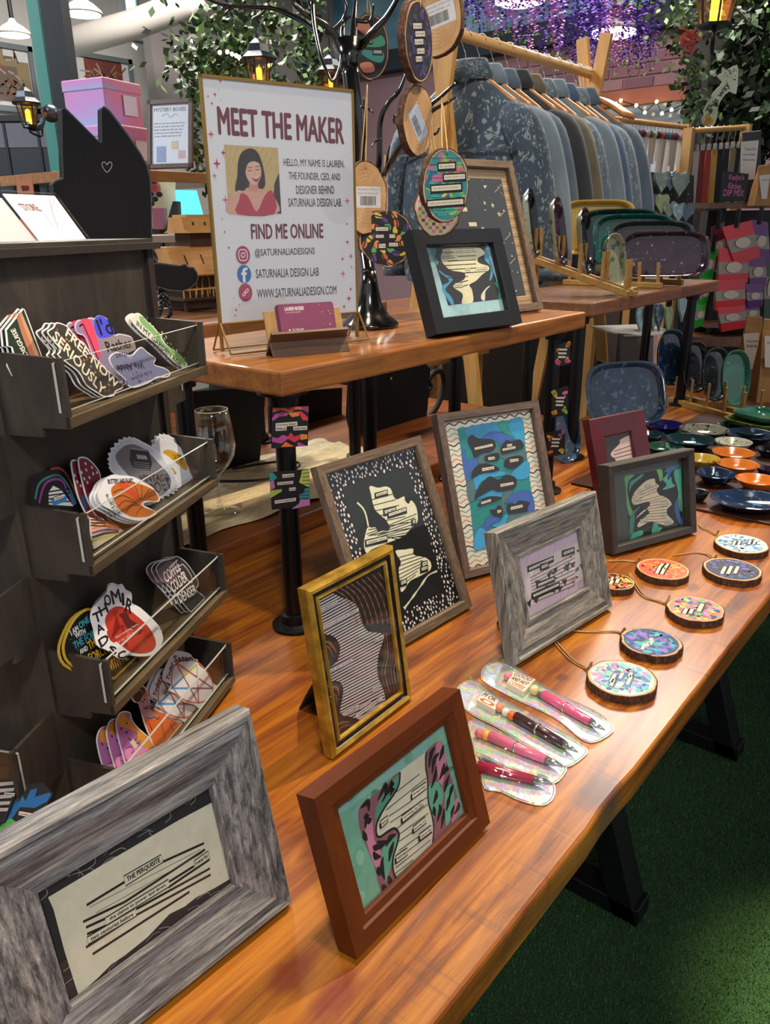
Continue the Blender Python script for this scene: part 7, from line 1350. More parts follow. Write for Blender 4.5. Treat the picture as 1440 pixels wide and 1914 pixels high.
def denim(name, c0, c1, pat=None, scale=22):
    m = pr(name, c0, .85, sheen=.2); t = NT(m); v = t.coords(); n_ = t.noise(t.coords((1, 1, .35)), 9, 5, .65); col = t.ramp(n_, [(.3, c0), (.7, c1)])
    if pat:
        vo = t.n('ShaderNodeTexVoronoi', feature='F1'); vo.inputs['Scale'].default_value = scale; t.l(t.mix(.25, v, t.n('ShaderNodeTexNoise').outputs[1]), vo.inputs['Vector'])
        wv = t.noise(v, 34, 3, .6); k = t.math('MULTIPLY', t.ramp(vo.outputs[0], [(.36, '#ffffff'), (.46, '#000000')]), t.ramp(wv, [(.45, '#000000'), (.52, '#ffffff')])); col = t.mix(t.math('MULTIPLY', k, .75), col, pat)
    t.col(col); t.bump(t.noise(v, 300, 2), .2, .001); return m
JM = [denim('denim_floral', '#26333f', '#394a58', '#8b9590', 40), denim('denim_light', '#55646d', '#728088'), denim('denim_mid', '#3c4a56', '#536370'), denim('denim_black', '#17191e', '#262a30'), denim('khaki', '#4a4232', '#6a604a'), denim('denim_print', '#465460', '#62707c', '#a2aaa8', 40), denim('denim_blue', '#32445a', '#4a5f78'), denim('denim_print2', '#4a5862', '#66737c', '#9ca4a2', 44)]
hang_m = wood('hanger_maple', [(.3, '#a86c30'), (.6, '#c08244'), (.8, '#cf9a5c')], 'y', 1.5, .4, 10)
hook_m = pr('hook_chrome', '#b8bcc0', .2, .9)
def jacket(label, X, mat, zt=1.70, ws=1.0, lean=0.0, seed=0):
    root = thing('denim_jacket', label, 'jacket', (X, BY_, zt - .62), group='jackets on the pine clothes rack'); r = random.Random(seed); c = np.array([X, BY_, zt])
    secs = [(-.015, .058, .030), (-.040, .085, .038), (-.075, .130, .044), (-.115, .172, .052), (-.165, .205, .060), (-.27, .215, .068), (-.40, .215, .066), (-.52, .205, .064), (-.60, .208, .062), (-.63, .200, .058)]
    mb = MB(); vs = []; n = 24
    for z, hw_, hd_ in secs:
        for k in range(n): q = 2 * math.pi * k / n; vs.append((c[0] + hd_ * math.sin(q) * (1 + .12 * math.sin(5 * q + z * 20 + seed)) + lean * z, c[1] + hw_ * ws * math.copysign(abs(math.cos(q)) ** .8, math.cos(q)), c[2] + z))
    fs = [tuple(range(n))] + [(i * n + k, (i + 1) * n + k, (i + 1) * n + (k + 1) % n, i * n + (k + 1) % n) for i in range(len(secs) - 1) for k in range(n)]; mb.add(vs, fs); mb.build('body', mat, root, True)
    for s in (-1, 1):
        pts = cr([(c[0], c[1] + s * .135 * ws, c[2] - .125), (c[0], c[1] + s * .190 * ws, c[2] - .185), (c[0] + .004, c[1] + s * .228 * ws, c[2] - .31), (c[0] + .01, c[1] + s * .252 * ws, c[2] - .45), (c[0] + .02, c[1] + s * .262 * ws, c[2] - .585)], 4)
        MB().tube(pts, list(np.interp(np.linspace(0, 1, len(pts)), [0, .2, .6, 1], [.038, .060, .056, .046])), 14).build('sleeve', mat, root, True)
        MB().tube([(c[0] + .02, c[1] + s * .262 * ws, c[2] - .575), (c[0] + .021, c[1] + s * .262 * ws, c[2] - .615)], .048, 14).build('cuff', mat, root, True)
    mb = MB(); vs = []; n = 22
    for z, a_, b_ in ((-.030, .052, .092), (-.012, .058, .100), (.024, .044, .080), (.030, .038, .074), (.022, .034, .070), (-.02, .036, .072)):
        for k in range(n): q = 2 * math.pi * k / n; vs.append((c[0] + a_ * math.sin(q), c[1] + b_ * math.cos(q), c[2] + z - .018 * (math.sin(q) > .2)))
    mb.add(vs, [(i * n + k, i * n + (k + 1) % n, (i + 1) * n + (k + 1) % n, (i + 1) * n + k) for i in range(5) for k in range(n)]); mb.build('collar', mat, root, True)
    MB().slab(Pl((c[0] - .071, c[1], c[2]), (0, -1, 0), (0, 0, 1)), -.19 * ws, -.235, .19 * ws, -.228, -.004, .004).build('yoke_seam', mat, root)
    hg_ = cr([(c[0], c[1] - .165 * ws, c[2] - .105), (c[0], c[1] - .085, c[2] - .034), (c[0], c[1], c[2] + .030), (c[0], c[1] + .085, c[2] - .034), (c[0], c[1] + .165 * ws, c[2] - .105)], 4)
    hh = thing('clothes_hanger', 'wooden hanger holding the ' + label[:label.index(' jacket')] + ' jacket' + label[label.index(' jacket') + 7:].replace(',', ''), 'hanger', (X, BY_, zt), group='wooden hangers on the rail')
    MB().tube(hg_, .0085, 8).build('shoulder_bar', hang_m, hh, True)
    z0 = zt + .02; MB().tube(cr([(X, BY_, z0), (X, BY_ + .002, z0 + .03), (X, BY_ + .018, BZ - .008), (X, BY_ + .019, BZ + .008), (X, BY_ + .006, BZ + .0205), (X, BY_ - .012, BZ + .017), (X, BY_ - .0195, BZ + .002)], 4), .0016, 6).build('hook', hook_m, hh, True)
JL = [('floral bleached dark jacket, first on the rail', 0), ('pale washed jacket, second on the rail', 1), ('mid blue jacket, third on the rail', 2), ('black jacket, fourth on the rail', 3), ('khaki jacket, fifth on the rail', 4), ('leaf printed blue jacket, sixth on the rail', 5), ('pale blue jacket, seventh on the rail', 1), ('bright blue jacket, eighth on the rail', 6), ('pale leaf printed jacket, ninth on the rail', 7), ('dark blue jacket, last on the rail', 2)]
for k, (lb, mi) in enumerate(JL): jacket(lb, 2.295 + k * .084, JM[mi], 1.785 - .004 * (k % 3), 1.14 + .03 * math.sin(k * 2.3), .02 * math.sin(k), k)
# empty hangers at the far end
for k in range(4):
    X = 3.06 + k * .027; zt = 1.77; hh = thing('clothes_hanger', 'bare wooden hanger at the far end of the rail', 'hanger', (X, BY_, zt), group='bare hangers at the far end of the rail')
    MB().tube(cr([(X, BY_ - .2, zt - .06), (X, BY_ - .1, zt), (X, BY_, zt + .025), (X, BY_ + .1, zt), (X, BY_ + .2, zt - .06)], 4), .009, 8).build('shoulder_bar', hang_m, hh, True)
    MB().tube(cr([(X, BY_, zt + .03), (X, BY_ + .018, BZ - .008), (X, BY_ + .019, BZ + .008), (X, BY_ + .006, BZ + .0205), (X, BY_ - .012, BZ + .017)], 4), .0016, 6).build('hook', hook_m, hh, True)

# ================================================================== far background
# green post and dark post
gp_ = pr('post_green', '#3f8578', .5); dp_ = pr('post_dark', '#0c1017', .6)
def post_x(label, name, pxl, pxr, py, d, mat, depth=.06):
    a, b = dep(pxl, py, d), dep(pxr, py, d); c = (a + b) / 2; wd = np.linalg.norm(b - a)
    o = MB().slab(Pl((c[0], c[1], 0), (RT[0] / math.hypot(RT[0], RT[1]), RT[1] / math.hypot(RT[0], RT[1]), 0), (0, 0, 1)), -wd / 2, 0, wd / 2, 3.5, -depth, 0).build(name, mat); struct(o); o['label'] = label
post_x('narrow green painted door post', 'trim_2', 70, 91, 150, 3.35, gp_, .08); post_x('black post beside the green door post', 'trim_3', 94, 132, 150, 3.3, dp_, .10)
hk = thing('post_bracket', 'black metal bracket fixed on the green post', 'bracket', dep(85, 200, 3.25)); MB().tube(cr([dep(84, 208, 3.27), dep(92, 212, 3.25), dep(104, 214, 3.24)], 4), .02, 8).build('arm', steel, hk, True); MB().ball(dep(95, 212, 3.22), .035, 12).build('knob', pr('bracket_chrome', '#5a6068', .3, .7), hk, True)

# pictures on the back wall
def wallpic(label, x0, y0, x1, y1, Y, seed, cols):
    f = plane((0, Y, 0), 0, 0); q = f.uvs([(x0, y1), (x1, y1), (x1, y0), (x0, y0)]); a0, b0, a1, b1 = min(p[0] for p in q), min(p[1] for p in q), max(p[0] for p in q), max(p[1] for p in q)
    root = thing('wall_picture', label, 'picture', f.P((a0 + a1) / 2, b0)); MB().slab(f, a0, b0, a1, b1, -.03, -.004).build('backing', pr('pic_white', '#c6c8c8', .6), root)
    g_ = pr('pic_frame_grey', '#6a7478', .5)
    for s in ((a0, b0, a1, b0 + .035), (a0, b1 - .035, a1, b1), (a0, b0, a0 + .035, b1), (a1 - .035, b0, a1, b1)): MB().slab(f, *s, -.004, .015).build('rail', g_, root)
    P = Print(f.shift(-.004), 1e-4, 2e-4); r = random.Random(seed)
    for k in range(5): x, y = r.uniform(a0 + .06, a1 - .3), r.uniform(b0 + .06, b1 - .25); P.rect(x, y, x + r.uniform(.18, .35), y + r.uniform(.15, .3), r.choice(cols)); 
    for k in range(40): x, y = r.uniform(a0 + .08, a1 - .1), r.uniform(b0 + .06, b1 - .1); P.line([(x, y), (x + r.uniform(-.1, .1), y + r.uniform(-.08, .08))], .012, r.choice(['#4a4440', '#8a7a60', '#2c2a2c', '#a89a8a', '#8a4a34']), up=(k == 0))
    P.build('print', root)
BWF = BWY - .04
wallpic('large grey framed photo collage high on the back wall, beyond the green post', -60, 88, 58, 200, BWF, 1, ['#8a7a5a', '#5a5a50', '#b09a6a', '#6a5a50'])
wallpic('grey framed photo print high on the back wall above the pink boxes', 136, 112, 245, 176, BWF, 2, ['#8a8480', '#7a3a34', '#6a6a64', '#4a5a44'])
# windows in the back wall, tall and bright
gl3 = pr('daylight_window', '#a8d8e8', .2, emit='#b8e4f4', es=1.6)
for k, (x0, x1, y1, lb) in enumerate(((236, 283, 58, 'bright tall window high in the back wall'),)):
    a, b = ony(x0, y1, BWY), ony(x1, y1, BWY); wn = thing('window_2', lb, 'window', (float(a[0]), BWY, float(a[2])), kind='structure'); MB().box((a[0], BWY - .02, a[2]), (b[0], BWY - .01, 3.4)).build('pane', gl3, wn); wwm = pr('window_white', '#c8ccd0', .5)
    MB().box((a[0] - .06, BWY - .05, a[2] - .06), (b[0] + .06, BWY, a[2])).build('sill', wwm, wn)
    for x in (a[0] - .03, b[0] + .03, (a[0] + b[0]) / 2): MB().box((x - .025, BWY - .04, a[2]), (x + .025, BWY - .005, 3.45)).build('mullion', wwm, wn)
# corner return wall in grey and a bright strip
a = ony(285, 100, BWY - .6); o = MB().box((a[0], BWY - .6, 0), (a[0] + 2.2, BWY - .5, 3.5)).build('wall_alcove', pr('alcove_grey', '#8f8a88', .8)); struct(o)
# white duct
dc = pr('duct_white', '#c9c2bc', .5); o = MB().tube([dep(90, 92, 5.3), dep(250, 46, 5.2), dep(350, 8, 5.0), dep(372, -10, 4.95)], .088, 18).build('duct', dc, None, True); tag(o, 'round white ventilation duct running below the ceiling', 'duct')
o = MB().tube([dep(352, -8, 5.0), dep(374, 20, 4.98)], .06, 14).build('duct_joint', dc, None, True); tag(o, 'short white duct stub joining the ventilation duct', 'duct')
# pendant lamps
def pendant(label, c, wpx, d):
    p = dep(*c, d); r = wpx / 2 * d / FPX; root = thing('pendant_lamp', label, 'lamp', p, group='enamel pendant lamps')
    MB().lathe([(r * .98, -.004), (r, 0), (r * .95, r * .12), (r * .6, r * .42), (r * .25, r * .62), (r * .16, r * .8), (r * .1, r * .85)], p, 28).build('shade', pr('enamel_cream', '#a8a294', .35), root, True)
    MB().lathe([(.001, -.006), (r * .9, -.007), (r * .9, -.005)], p, 28).build('diffuser', pr('lamp_glow', '#fff4e0', .5, emit='#fff2dc', es=6.0), root)
    MB().tube([p + np.array([0, 0, r * .8]), (p[0], p[1], 3.5)], .012, 8).build('cord', steel, root)
pendant('cream enamel pendant lamp at the far left of the ceiling', (26, 64), 62, 4.2); pendant('cream enamel pendant lamp beside the green post', (155, 25), 72, 4.0)
# lanterns
lm = pr('lantern_metal', '#23262c', .4, .5); amber = thin_glass('amber_glass', (1.0, .72, .38), 1.5, .1); flame = pr('candle_glow', '#ffb040', .5, emit='#ff9a2a', es=7.0); tip_ = pr('candle_core', '#ffe28a', .5, emit='#ffd060', es=12.0)
def lantern(label, c, hpx, d, hang=True):
    p = dep(*c, d); h = hpx * d / FPX; root = thing('lantern', label, 'lantern', p - np.array([0, 0, h * .42]), group='black lanterns with amber candles'); n = 6; R1, R0 = h * .23, h * .15; zt, zb = p[2] + h * .06, p[2] - h * .38
    MB().lathe([(R0 * 1.1, zb - .012), (R0 * 1.15, zb), (R0 * .2, zb + .002)], (p[0], p[1], 0), 6).build('base', lm, root)
    for k in range(n): q = 2 * math.pi * (k + .5) / n; MB().tube([(p[0] + R0 * math.cos(q), p[1] + R0 * math.sin(q), zb), (p[0] + R1 * math.cos(q), p[1] + R1 * math.sin(q), zt)], h * .012, 5).build('bar', lm, root)
    for k in range(n): q, q2 = 2 * math.pi * (k + .5) / n, 2 * math.pi * (k + 1.5) / n; MB().add([(p[0] + R0 * .97 * math.cos(q), p[1] + R0 * .97 * math.sin(q), zb), (p[0] + R0 * .97 * math.cos(q2), p[1] + R0 * .97 * math.sin(q2), zb), (p[0] + R1 * .97 * math.cos(q2), p[1] + R1 * .97 * math.sin(q2), zt), (p[0] + R1 * .97 * math.cos(q), p[1] + R1 * .97 * math.sin(q), zt)], [(0, 1, 2, 3)]).build('pane', amber, root)
    MB().lathe([(R1 * 1.45, zt - .005), (R1 * 1.5, zt), (R1 * .95, zt + h * .10), (R1 * .75, zt + h * .22), (R1 * .3, zt + h * .30), (h * .03, zt + h * .32), (h * .03, zt + h * .38), (h * .012, zt + h * .42), (.001, zt + h * .46)], (p[0], p[1], 0), 6).build('roof', lm, root)
    MB().lathe([(h * .055, zb + .002), (h * .055, zb + h * .28), (h * .03, zb + h * .31), (.001, zb + h * .32)], (p[0], p[1], 0), 12).build('candle', flame, root, True); MB().ball((p[0], p[1], zb + h * .10), h * .058, 10).build('flame', tip_, root, True)
    if hang: MB().tube([(p[0], p[1], zt + h * .44), (p[0], p[1], 3.5)], .004, 6).build('chain', lm, root)
    else: MB().tube(cr([(p[0], p[1], zb - .01), (p[0], p[1], zb - h * .15), (p[0] + h * .3, p[1] + h * .1, zb - h * .2), (p[0] + h * .35, p[1] + h * .12, zb - h * .02)], 5), h * .022, 8).build('bracket', lm, root, True)
lantern('black lantern with amber candle beside the green post', (50, 198), 84, 3.15, False)
MB().tube(cr([dep(50, 232, 3.15), dep(62, 240, 3.2), dep(76, 236, 3.28), dep(80, 225, 3.33)], 4), .012, 6).build('bracket', lm, bpy.data.objects['lantern'])
lantern('black lantern with amber candle above the white sign', (483, 118), 108, 2.9)
lantern('black lantern with amber candle behind the upper tree trunk', (617, 140), 88, 3.3)
lantern('black lantern with glowing orange panes in the ivy', (1346, -38), 190, 3.7, False)
# pink gradient boxes and framed sheet on a ledge
def ombre(name):
    m = pr(name, '#c080a0', .4); t = NT(m); sx_ = t.n('ShaderNodeSeparateXYZ'); t.l(t.coords((1, 1, 1), kind='Generated'), sx_.inputs[0]); f = t.math('ADD', t.math('MULTIPLY', sx_.outputs[0], .55), t.math('MULTIPLY', sx_.outputs[2], .5)); f = t.math('ADD', f, t.math('MULTIPLY', t.noise(t.coords(kind='Generated'), 1.6, 1), .35))
    t.col(t.ramp(f, [(.2, '#8fa8c8'), (.45, '#b88ac0'), (.75, '#cf7a9c'), (1.0, '#cc8aa6')])); return m
LDZ = onz(300, 322, 0)[2] if False else None
ld = dep(280, 322, 2.75); lz = ld[2]; ledge = thing('wall_ledge', 'wooden ledge carrying the pink boxes', 'shelf', (float(ld[0]), float(ld[1]), 0))
MB().box((ld[0] - .27, ld[1] - .10, lz - .035), (ld[0] + .38, ld[1] + .55, lz)).build('board', sw_, ledge, bevel=.003)
for x in (ld[0] - .25, ld[0] + .3): MB().box((x, ld[1] + .4, 0), (x + .05, ld[1] + .45, lz - .035)).build('post', steel, ledge)
bo_ = dep(232, 322, 2.85); b2_ = dep(212, 248, 2.88)
def gbox(label, c, wx, wy, h, rz, mat, z):
    root = thing('gift_box', label, 'box', (c[0], c[1], z), rz, group='pink ombre boxes'); mb = MB().box((-wx / 2, -wy / 2, 0), (wx / 2, wy / 2, h)); mb.build('carton', mat, root, local=True, bevel=.004)
    MB().box((-wx / 2 - .003, -wy / 2 - .003, h * .78), (wx / 2 + .003, wy / 2 + .003, h + .003)).build('lid', mat, root, local=True, bevel=.004)
    k = MB().box((-wx * .02, -wy / 2 - .005, h * .30), (wx * .34, -wy / 2 - .002, h * .72)); k.build('label', pr('label_white', '#cfcad6', .6), root, local=True)
    return root
bz2 = lz + .155
gbox('pink and blue ombre box, the lower one on the ledge', (bo_[0], bo_[1] + .04), .20, .20, .152, R_(14), ombre('ombre_a'), lz + .0005)
gbox('pink and blue ombre box, the upper one on the ledge', (b2_[0], b2_[1] + .04), .19, .19, .155, R_(14), ombre('ombre_b'), lz + .156)
fpl = plane(dep(318, 318, 2.62), YAW - math.pi / 2 - R_(14), R_(12)); fpl = Pl(np.array([fpl.o[0], fpl.o[1], lz + .004]), fpl.u, fpl.v)
fs_ = thing('framed_notice', 'brown framed MYSTERY BOXES notice leaning beside the pink boxes', 'framed sign', fpl.o); q = [(-.085, 0), (.085, 0), (.06 - .005, .20), (-.09, .215)]; q = [(-.082, 0), (.082, 0), (.082, .215), (-.082, .215)]
fw_ = wood('notice_brown', [(.3, '#3a2016'), (.7, '#5c3626')], 'x', 1, .5)
frame_rails(fs_, fpl, 0, 0, [(0, 0), (0, 0)], fw_, fw_) if False else None
for s in ((-.082, 0, .082, .013), (-.082, .202, .082, .215), (-.082, 0, -.069, .215), (.069, 0, .082, .215)): MB().slab(fpl, *s, -.010, .004).build('rail', fw_, fs_)
MB().slab(fpl, -.070, .012, .070, .203, -.008, -.002).build('sheet', pr('sheet_white', '#cdd0d6', .6), fs_); P = Print(fpl.shift(-.002)); P.text('MYSTERY BOXES', (0, .185), .012, '#5a5a64', width=.115, bold=.0003); P.line(cr([(-.03, .165), (-.01, .172), (.0, .16), (.02, .17), (.03, .165)], 4), .0015, '#5a5a70')
for k in range(5): P.scribble(-.058, .055 - .004 * k, .142 - k * .010, .004, '#8a8c94', k)
P.rect(-.05, .02, -.015, .07, '#8a96b8'); P.rect(.005, .06, .03, .085, '#d0b090'); P.rect(.03, .03, .055, .055, '#c89aa8'); P.build('print', fs_)
# dark stand and pale goods seen left of the cat
dkc = thing('dark_cabinet', 'tall dark display cabinet beneath the wall lantern', 'cabinet', tuple(dep(20, 430, 3.6))); cpx = plane(dep(30, 330, 3.6), YAW - math.pi / 2, 0); q = cpx.uvs([(-60, 222), (88, 226), (105, 470), (-60, 470)]); a0, a1 = q[0][0], q[1][0] + .03; b1 = q[0][1]
MB().slab(cpx, a0, -1.2, a1, b1, -.4, 0).build('body', pr('cabinet_dark', '#23252c', .5), dkc)
for k in range(3): MB().slab(cpx, a0 + k * .15, -.3, a0 + k * .15 + .012, b1 - .02, 0, .006).build('mullion', pr('mullion_dark', '#14161c', .5), dkc)
MB().slab(cpx, a0, b1 - .012, a1, b1 + .012, 0, .01).build('cornice', pr('mullion_dark', '#14161c', .5), dkc)
for k in range(3): MB().slab(cpx, a0 + .014 + k * .15, b1 - .12, a0 + .15 + k * .15, b1 - .02, .001, .003).build('pane', pr('cabinet_pane', '#6a6870', .2), dkc)
panel('photo_card', 'small orange photo card standing behind the leaflet holder', 'card', [(30, 336), (60, 335), (88, 606), (58, 606)], 1.36, '#d08a70', .003, draw=lambda P, q: P.poly(P.px([(39, 347), (54, 347), (55, 356), (42, 358)]), '#6a2a24'))
# coffee-coloured table lamp like goods skipped; small ivy leaves
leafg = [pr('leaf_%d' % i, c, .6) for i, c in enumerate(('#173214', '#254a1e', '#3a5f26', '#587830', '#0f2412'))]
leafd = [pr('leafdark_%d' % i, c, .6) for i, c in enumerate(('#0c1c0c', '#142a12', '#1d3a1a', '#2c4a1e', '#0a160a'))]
def foliage(mb, c, n, spread, size, r, drop=0.0, mats=5):
    for k in range(n):
        p = np.array(c) + np.array([r.gauss(0, spread[0]), r.gauss(0, spread[1]), r.gauss(0, spread[2]) - drop * r.random()]); a, b = r.uniform(0, 6.28), r.uniform(-1.1, 1.1); s = size * r.uniform(.6, 1.3)
        u = np.array([math.cos(a) * math.cos(b), math.sin(a) * math.cos(b), math.sin(b)]); v_ = np.cross(u, np.array([r.uniform(-1, 1), r.uniform(-1, 1), r.uniform(-1, 1)])); v_ /= np.linalg.norm(v_) + 1e-9; mb.cur = r.randrange(mats)
        mb.add([p, p + u * s * .5 + v_ * s * .28, p + u * s, p + u * s * .5 - v_ * s * .28], [(0, 1, 2, 3)])
def plant(label, pts, n, spread, size, seed, stem=True, name='hanging_ivy', lm_=None):
    r = random.Random(seed); mb = MB(); P_ = cr(pts, 6)
    for p in P_: foliage(mb, p, max(1, n // len(P_)), spread, size, r)
    root = thing(name, label, 'plant', pts[-1]); o = mb.build('foliage', lm_ or leafg, root); o['kind'] = 'stuff'
    if stem: MB().tube(P_, .006, 6).build('stem', pr('vine_stem', '#3a3a22', .8), root)
    return root
plant('bushy green hanging fern behind the top of the white sign', [dep(470, 20, 3.2), dep(430, 80, 3.2), dep(400, 110, 3.2), dep(380, 130, 3.15)], 900, (.10, .10, .07), .042, 1)
plant('trailing green ivy at the side of the white sign', [dep(395, 120, 3.1), dep(370, 165, 3.1), dep(356, 210, 3.1), dep(362, 270, 3.1), dep(372, 330, 3.05)], 420, (.035, .035, .03), .036, 2)
plant('ivy climbing a dark pole behind the black tree', [dep(575, 10, 3.6), dep(578, 90, 3.6), dep(582, 150, 3.6), dep(590, 190, 3.6)], 330, (.04, .04, .05), .045, 3)
plant('pale ivy strand left of the dark pole behind the tree', [dep(505, 5, 3.8), dep(506, 40, 3.8), dep(500, 75, 3.8), dep(510, 150, 3.8), dep(530, 170, 3.8)], 230, (.05, .05, .04), .045, 31)
MB().tube([dep(566, 200, 3.7) * np.array([1, 1, 0]), dep(566, 10, 3.7) * np.array([1, 1, 0]) + np.array([0, 0, 3.5])], .04, 10).build('wall_pole', dp_); struct(bpy.data.objects['wall_pole'])
fl_b = pr('fairy_light', '#fff2c8', .4, emit='#ffe9a8', es=8.0)
for k, (x, y) in enumerate(((411, 98), (425, 97), (434, 101), (442, 104), (447, 107), (450, 111), (505, 108), (506, 117), (504, 122))): tag(MB().ball(dep(x, y, 3.0), .008, 6).build('fairy_light', fl_b), 'tiny warm fairy light in the hanging fern', 'light bulb', 'fairy lights in the hanging fern')
plant('ivy climbing down beside the brick wall window', [dep(1268, 30, 4.0), dep(1275, 80, 4.0), dep(1290, 130, 4.0), dep(1305, 180, 4.0), dep(1298, 235, 4.0)], 420, (.045, .045, .05), .042, 4)
plant('autumn coloured ivy around the glowing lantern', [dep(1270, 10, 3.9), dep(1290, 40, 3.9), dep(1360, 10, 3.9), dep(1400, 40, 3.9)], 180, (.06, .06, .05), .042, 5)
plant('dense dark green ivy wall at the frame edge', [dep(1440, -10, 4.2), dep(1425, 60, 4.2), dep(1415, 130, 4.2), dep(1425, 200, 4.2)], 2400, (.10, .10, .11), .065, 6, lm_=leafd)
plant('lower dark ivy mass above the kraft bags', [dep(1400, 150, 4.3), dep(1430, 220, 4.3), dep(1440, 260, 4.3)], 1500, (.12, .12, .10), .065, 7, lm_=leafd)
o = MB().tube([dep(1335, 240, 4.4) * np.array([1, 1, 0]), dep(1335, 0, 4.4) * np.array([1, 1, 0]) + np.array([0, 0, 3.5])], .13, 14).build('dark_column', pr('column_bark', '#1c1a1a', .9)); struct(o)
# red leaves
rl = MB(); r = random.Random(3)
for k in range(60): p = dep(1290 + r.gauss(0, 7), 72 + r.gauss(0, 10), 3.9); a = r.uniform(0, 6.28); s = .04; u = RT * math.cos(a) + UP * math.sin(a); v_ = -RT * math.sin(a) + UP * math.cos(a); rl.add([p, p + u * s * .5 + v_ * s * .2, p + u * s, p + u * s * .5 - v_ * s * .2], [(0, 1, 2, 3)])
rt = thing('red_leaf_spray', 'spray of red leaves in the climbing ivy', 'leaves', dep(1290, 85, 3.9)); rl.build('foliage', pr('leaf_red', '#7a2420', .7), rt)['kind'] = 'stuff'
# wisteria
wv = [pr('wisteria_%d' % i, c, .7) for i, c in enumerate(('#5a3a9a', '#7a54c0', '#8a6ad0', '#c072b8', '#d890c8', '#4a2f8a', '#8fae6a'))]
def wisteria(label, spots, d, seed):
    r = random.Random(seed); c0 = dep(*spots[0][:2], d); root = thing('wisteria_garland', label, 'flowers', c0)
    top = MB()
    for (x, y0, y1, kind) in spots:
        a, b = dep(x, y0, d + r.uniform(-.3, .3)), None; dd_ = (a - CAM) @ FW; b = dep(x, y1, dd_); mb = MB(); L = a[2] - b[2]; n = int(40 + L * 260)
        for k in range(n):
            tt = k / n; rad = .026 * (1 - tt) ** .5 + .004; q = r.uniform(0, 6.28); p = np.array([a[0] + rad * math.cos(q), a[1] + rad * math.sin(q), a[2] - L * tt]); s = .019 * (1.15 - .5 * tt)
            mb.cur = r.choice({'p': (0, 1, 2, 5), 'k': (3, 4, 4, 2), 'd': (0, 5, 5, 1)}[kind]) if tt < .93 else 6; u = np.array([math.cos(q), math.sin(q), -.6]) * s; v_ = np.array([-math.sin(q), math.cos(q), .3]) * s * .6
            mb.add([p, p + u * .5 + v_, p + u, p + u * .5 - v_], [(0, 1, 2, 3)])
        mb.build('raceme', wv, root)['kind'] = 'stuff'; foliage(top, a + np.array([0, 0, .03]), 6, (.06, .06, .03), .06, r)
    o = top.build('foliage', leafg, root); o['kind'] = 'stuff'; MB().tube([dep(*spots[0][:2], d) + np.array([0, 0, .05]), dep(*spots[-1][:2], d) + np.array([0, 0, .05])], .01, 6).build('vine', pr('vine_stem', '#3a3a22', .8), root)
r = random.Random(9)
wisteria('purple and pink wisteria hanging above the clothes rail', [(x, -60 + r.uniform(-20, 10), 20 + 50 * abs(math.sin(k * 1.7)) + (30 if x > 960 else 0), 'p' if (x < 905 or k % 3 == 0) else 'k') for k, x in enumerate(range(868, 1052, 13))], 4.0, 1)
wisteria('deep purple wisteria hanging behind the pine post', [(x, -60 + r.uniform(-10, 20), 70 + 55 * abs(math.sin(k * 1.3)), 'p' if k % 3 else 'd') for k, x in enumerate(range(1040, 1150, 11))], 4.4, 2)
wisteria('purple and pink wisteria cluster before the brick wall', [(x, -10 + r.uniform(-30, 30), 95 + 38 * abs(math.sin(k * 1.1)), 'k' if 1130 < x < 1180 else ('d' if x > 1195 else 'p')) for k, x in enumerate(range(1100, 1240, 9))], 4.8, 3)
for k, (c, w_, lb) in enumerate((((972, 8), 92, 'glowing round lamp in the wisteria above the rail'), ((1146, 69), 82, 'glowing round lamp in the wisteria before the bricks'))):
    d = 4.6 + .5 * k; p = dep(*c, d); r_ = w_ / 2 * d / FPX; root = thing('round_lamp', lb, 'lamp', p); MB().lathe([(.001, 0), (r_ * .8, .001), (r_, .012), (r_, .03)], p, 28).build('diffuser', pr('lamp_glow', '#fff4e0', .5, emit='#fff2dc', es=6.0), root, True); MB().lathe([(r_ * 1.04, .03), (r_ * 1.02, .06), (r_ * .3, .10)], p, 28).build('housing', pr('lamp_housing', '#8a8a8c', .5), root, True); MB().tube([p + np.array([0, 0, .1]), (p[0], p[1], 3.5)], .01, 6).build('stem', steel, root)

# ---- key chain rails
pine2 = wood('rail_pine2', [(.3, '#a87c44'), (.6, '#c09458'), (.8, '#d0aa74')], 'z', 1.2, .5, 12)
def rail_stand(label, A, B, zfloor=0.0):
    root = thing('display_rail', label, 'display rail', (A + B) / 2 * np.array([1, 1, 0])); MB().tube([A, B], .012, 10).build('rail', pine2, root, True)
    for e in (A, B): MB().box((e[0] - .02, e[1] - .02, 0), (e[0] + .02, e[1] + .02, e[2] + .012)).build('post', pine2, root)
    MB().box((A[0] - .03, min(A[1], B[1]) - .15, 0), (A[0] + .03, max(A[1], B[1]) + .15, .03)).build('foot', pine2, root)
A, B = dep(1124, 220, 3.35), dep(1283, 238, 3.75); rail_stand('pine rail crowded with white carded key chains', A, B)
kc_cols = ['#8a2a2a', '#2a3a6a', '#d8a08a', '#3a6a4a', '#c0b0a0', '#1c1c24', '#b05a2a', '#6a4a7a', '#2f7a8a']
r = random.Random(11); wmat = [pr('card_sleeve_%d' % i, c, .4) for i, c in enumerate(('#c9c4bc', '#b8b2a8', '#d4d0ca'))]
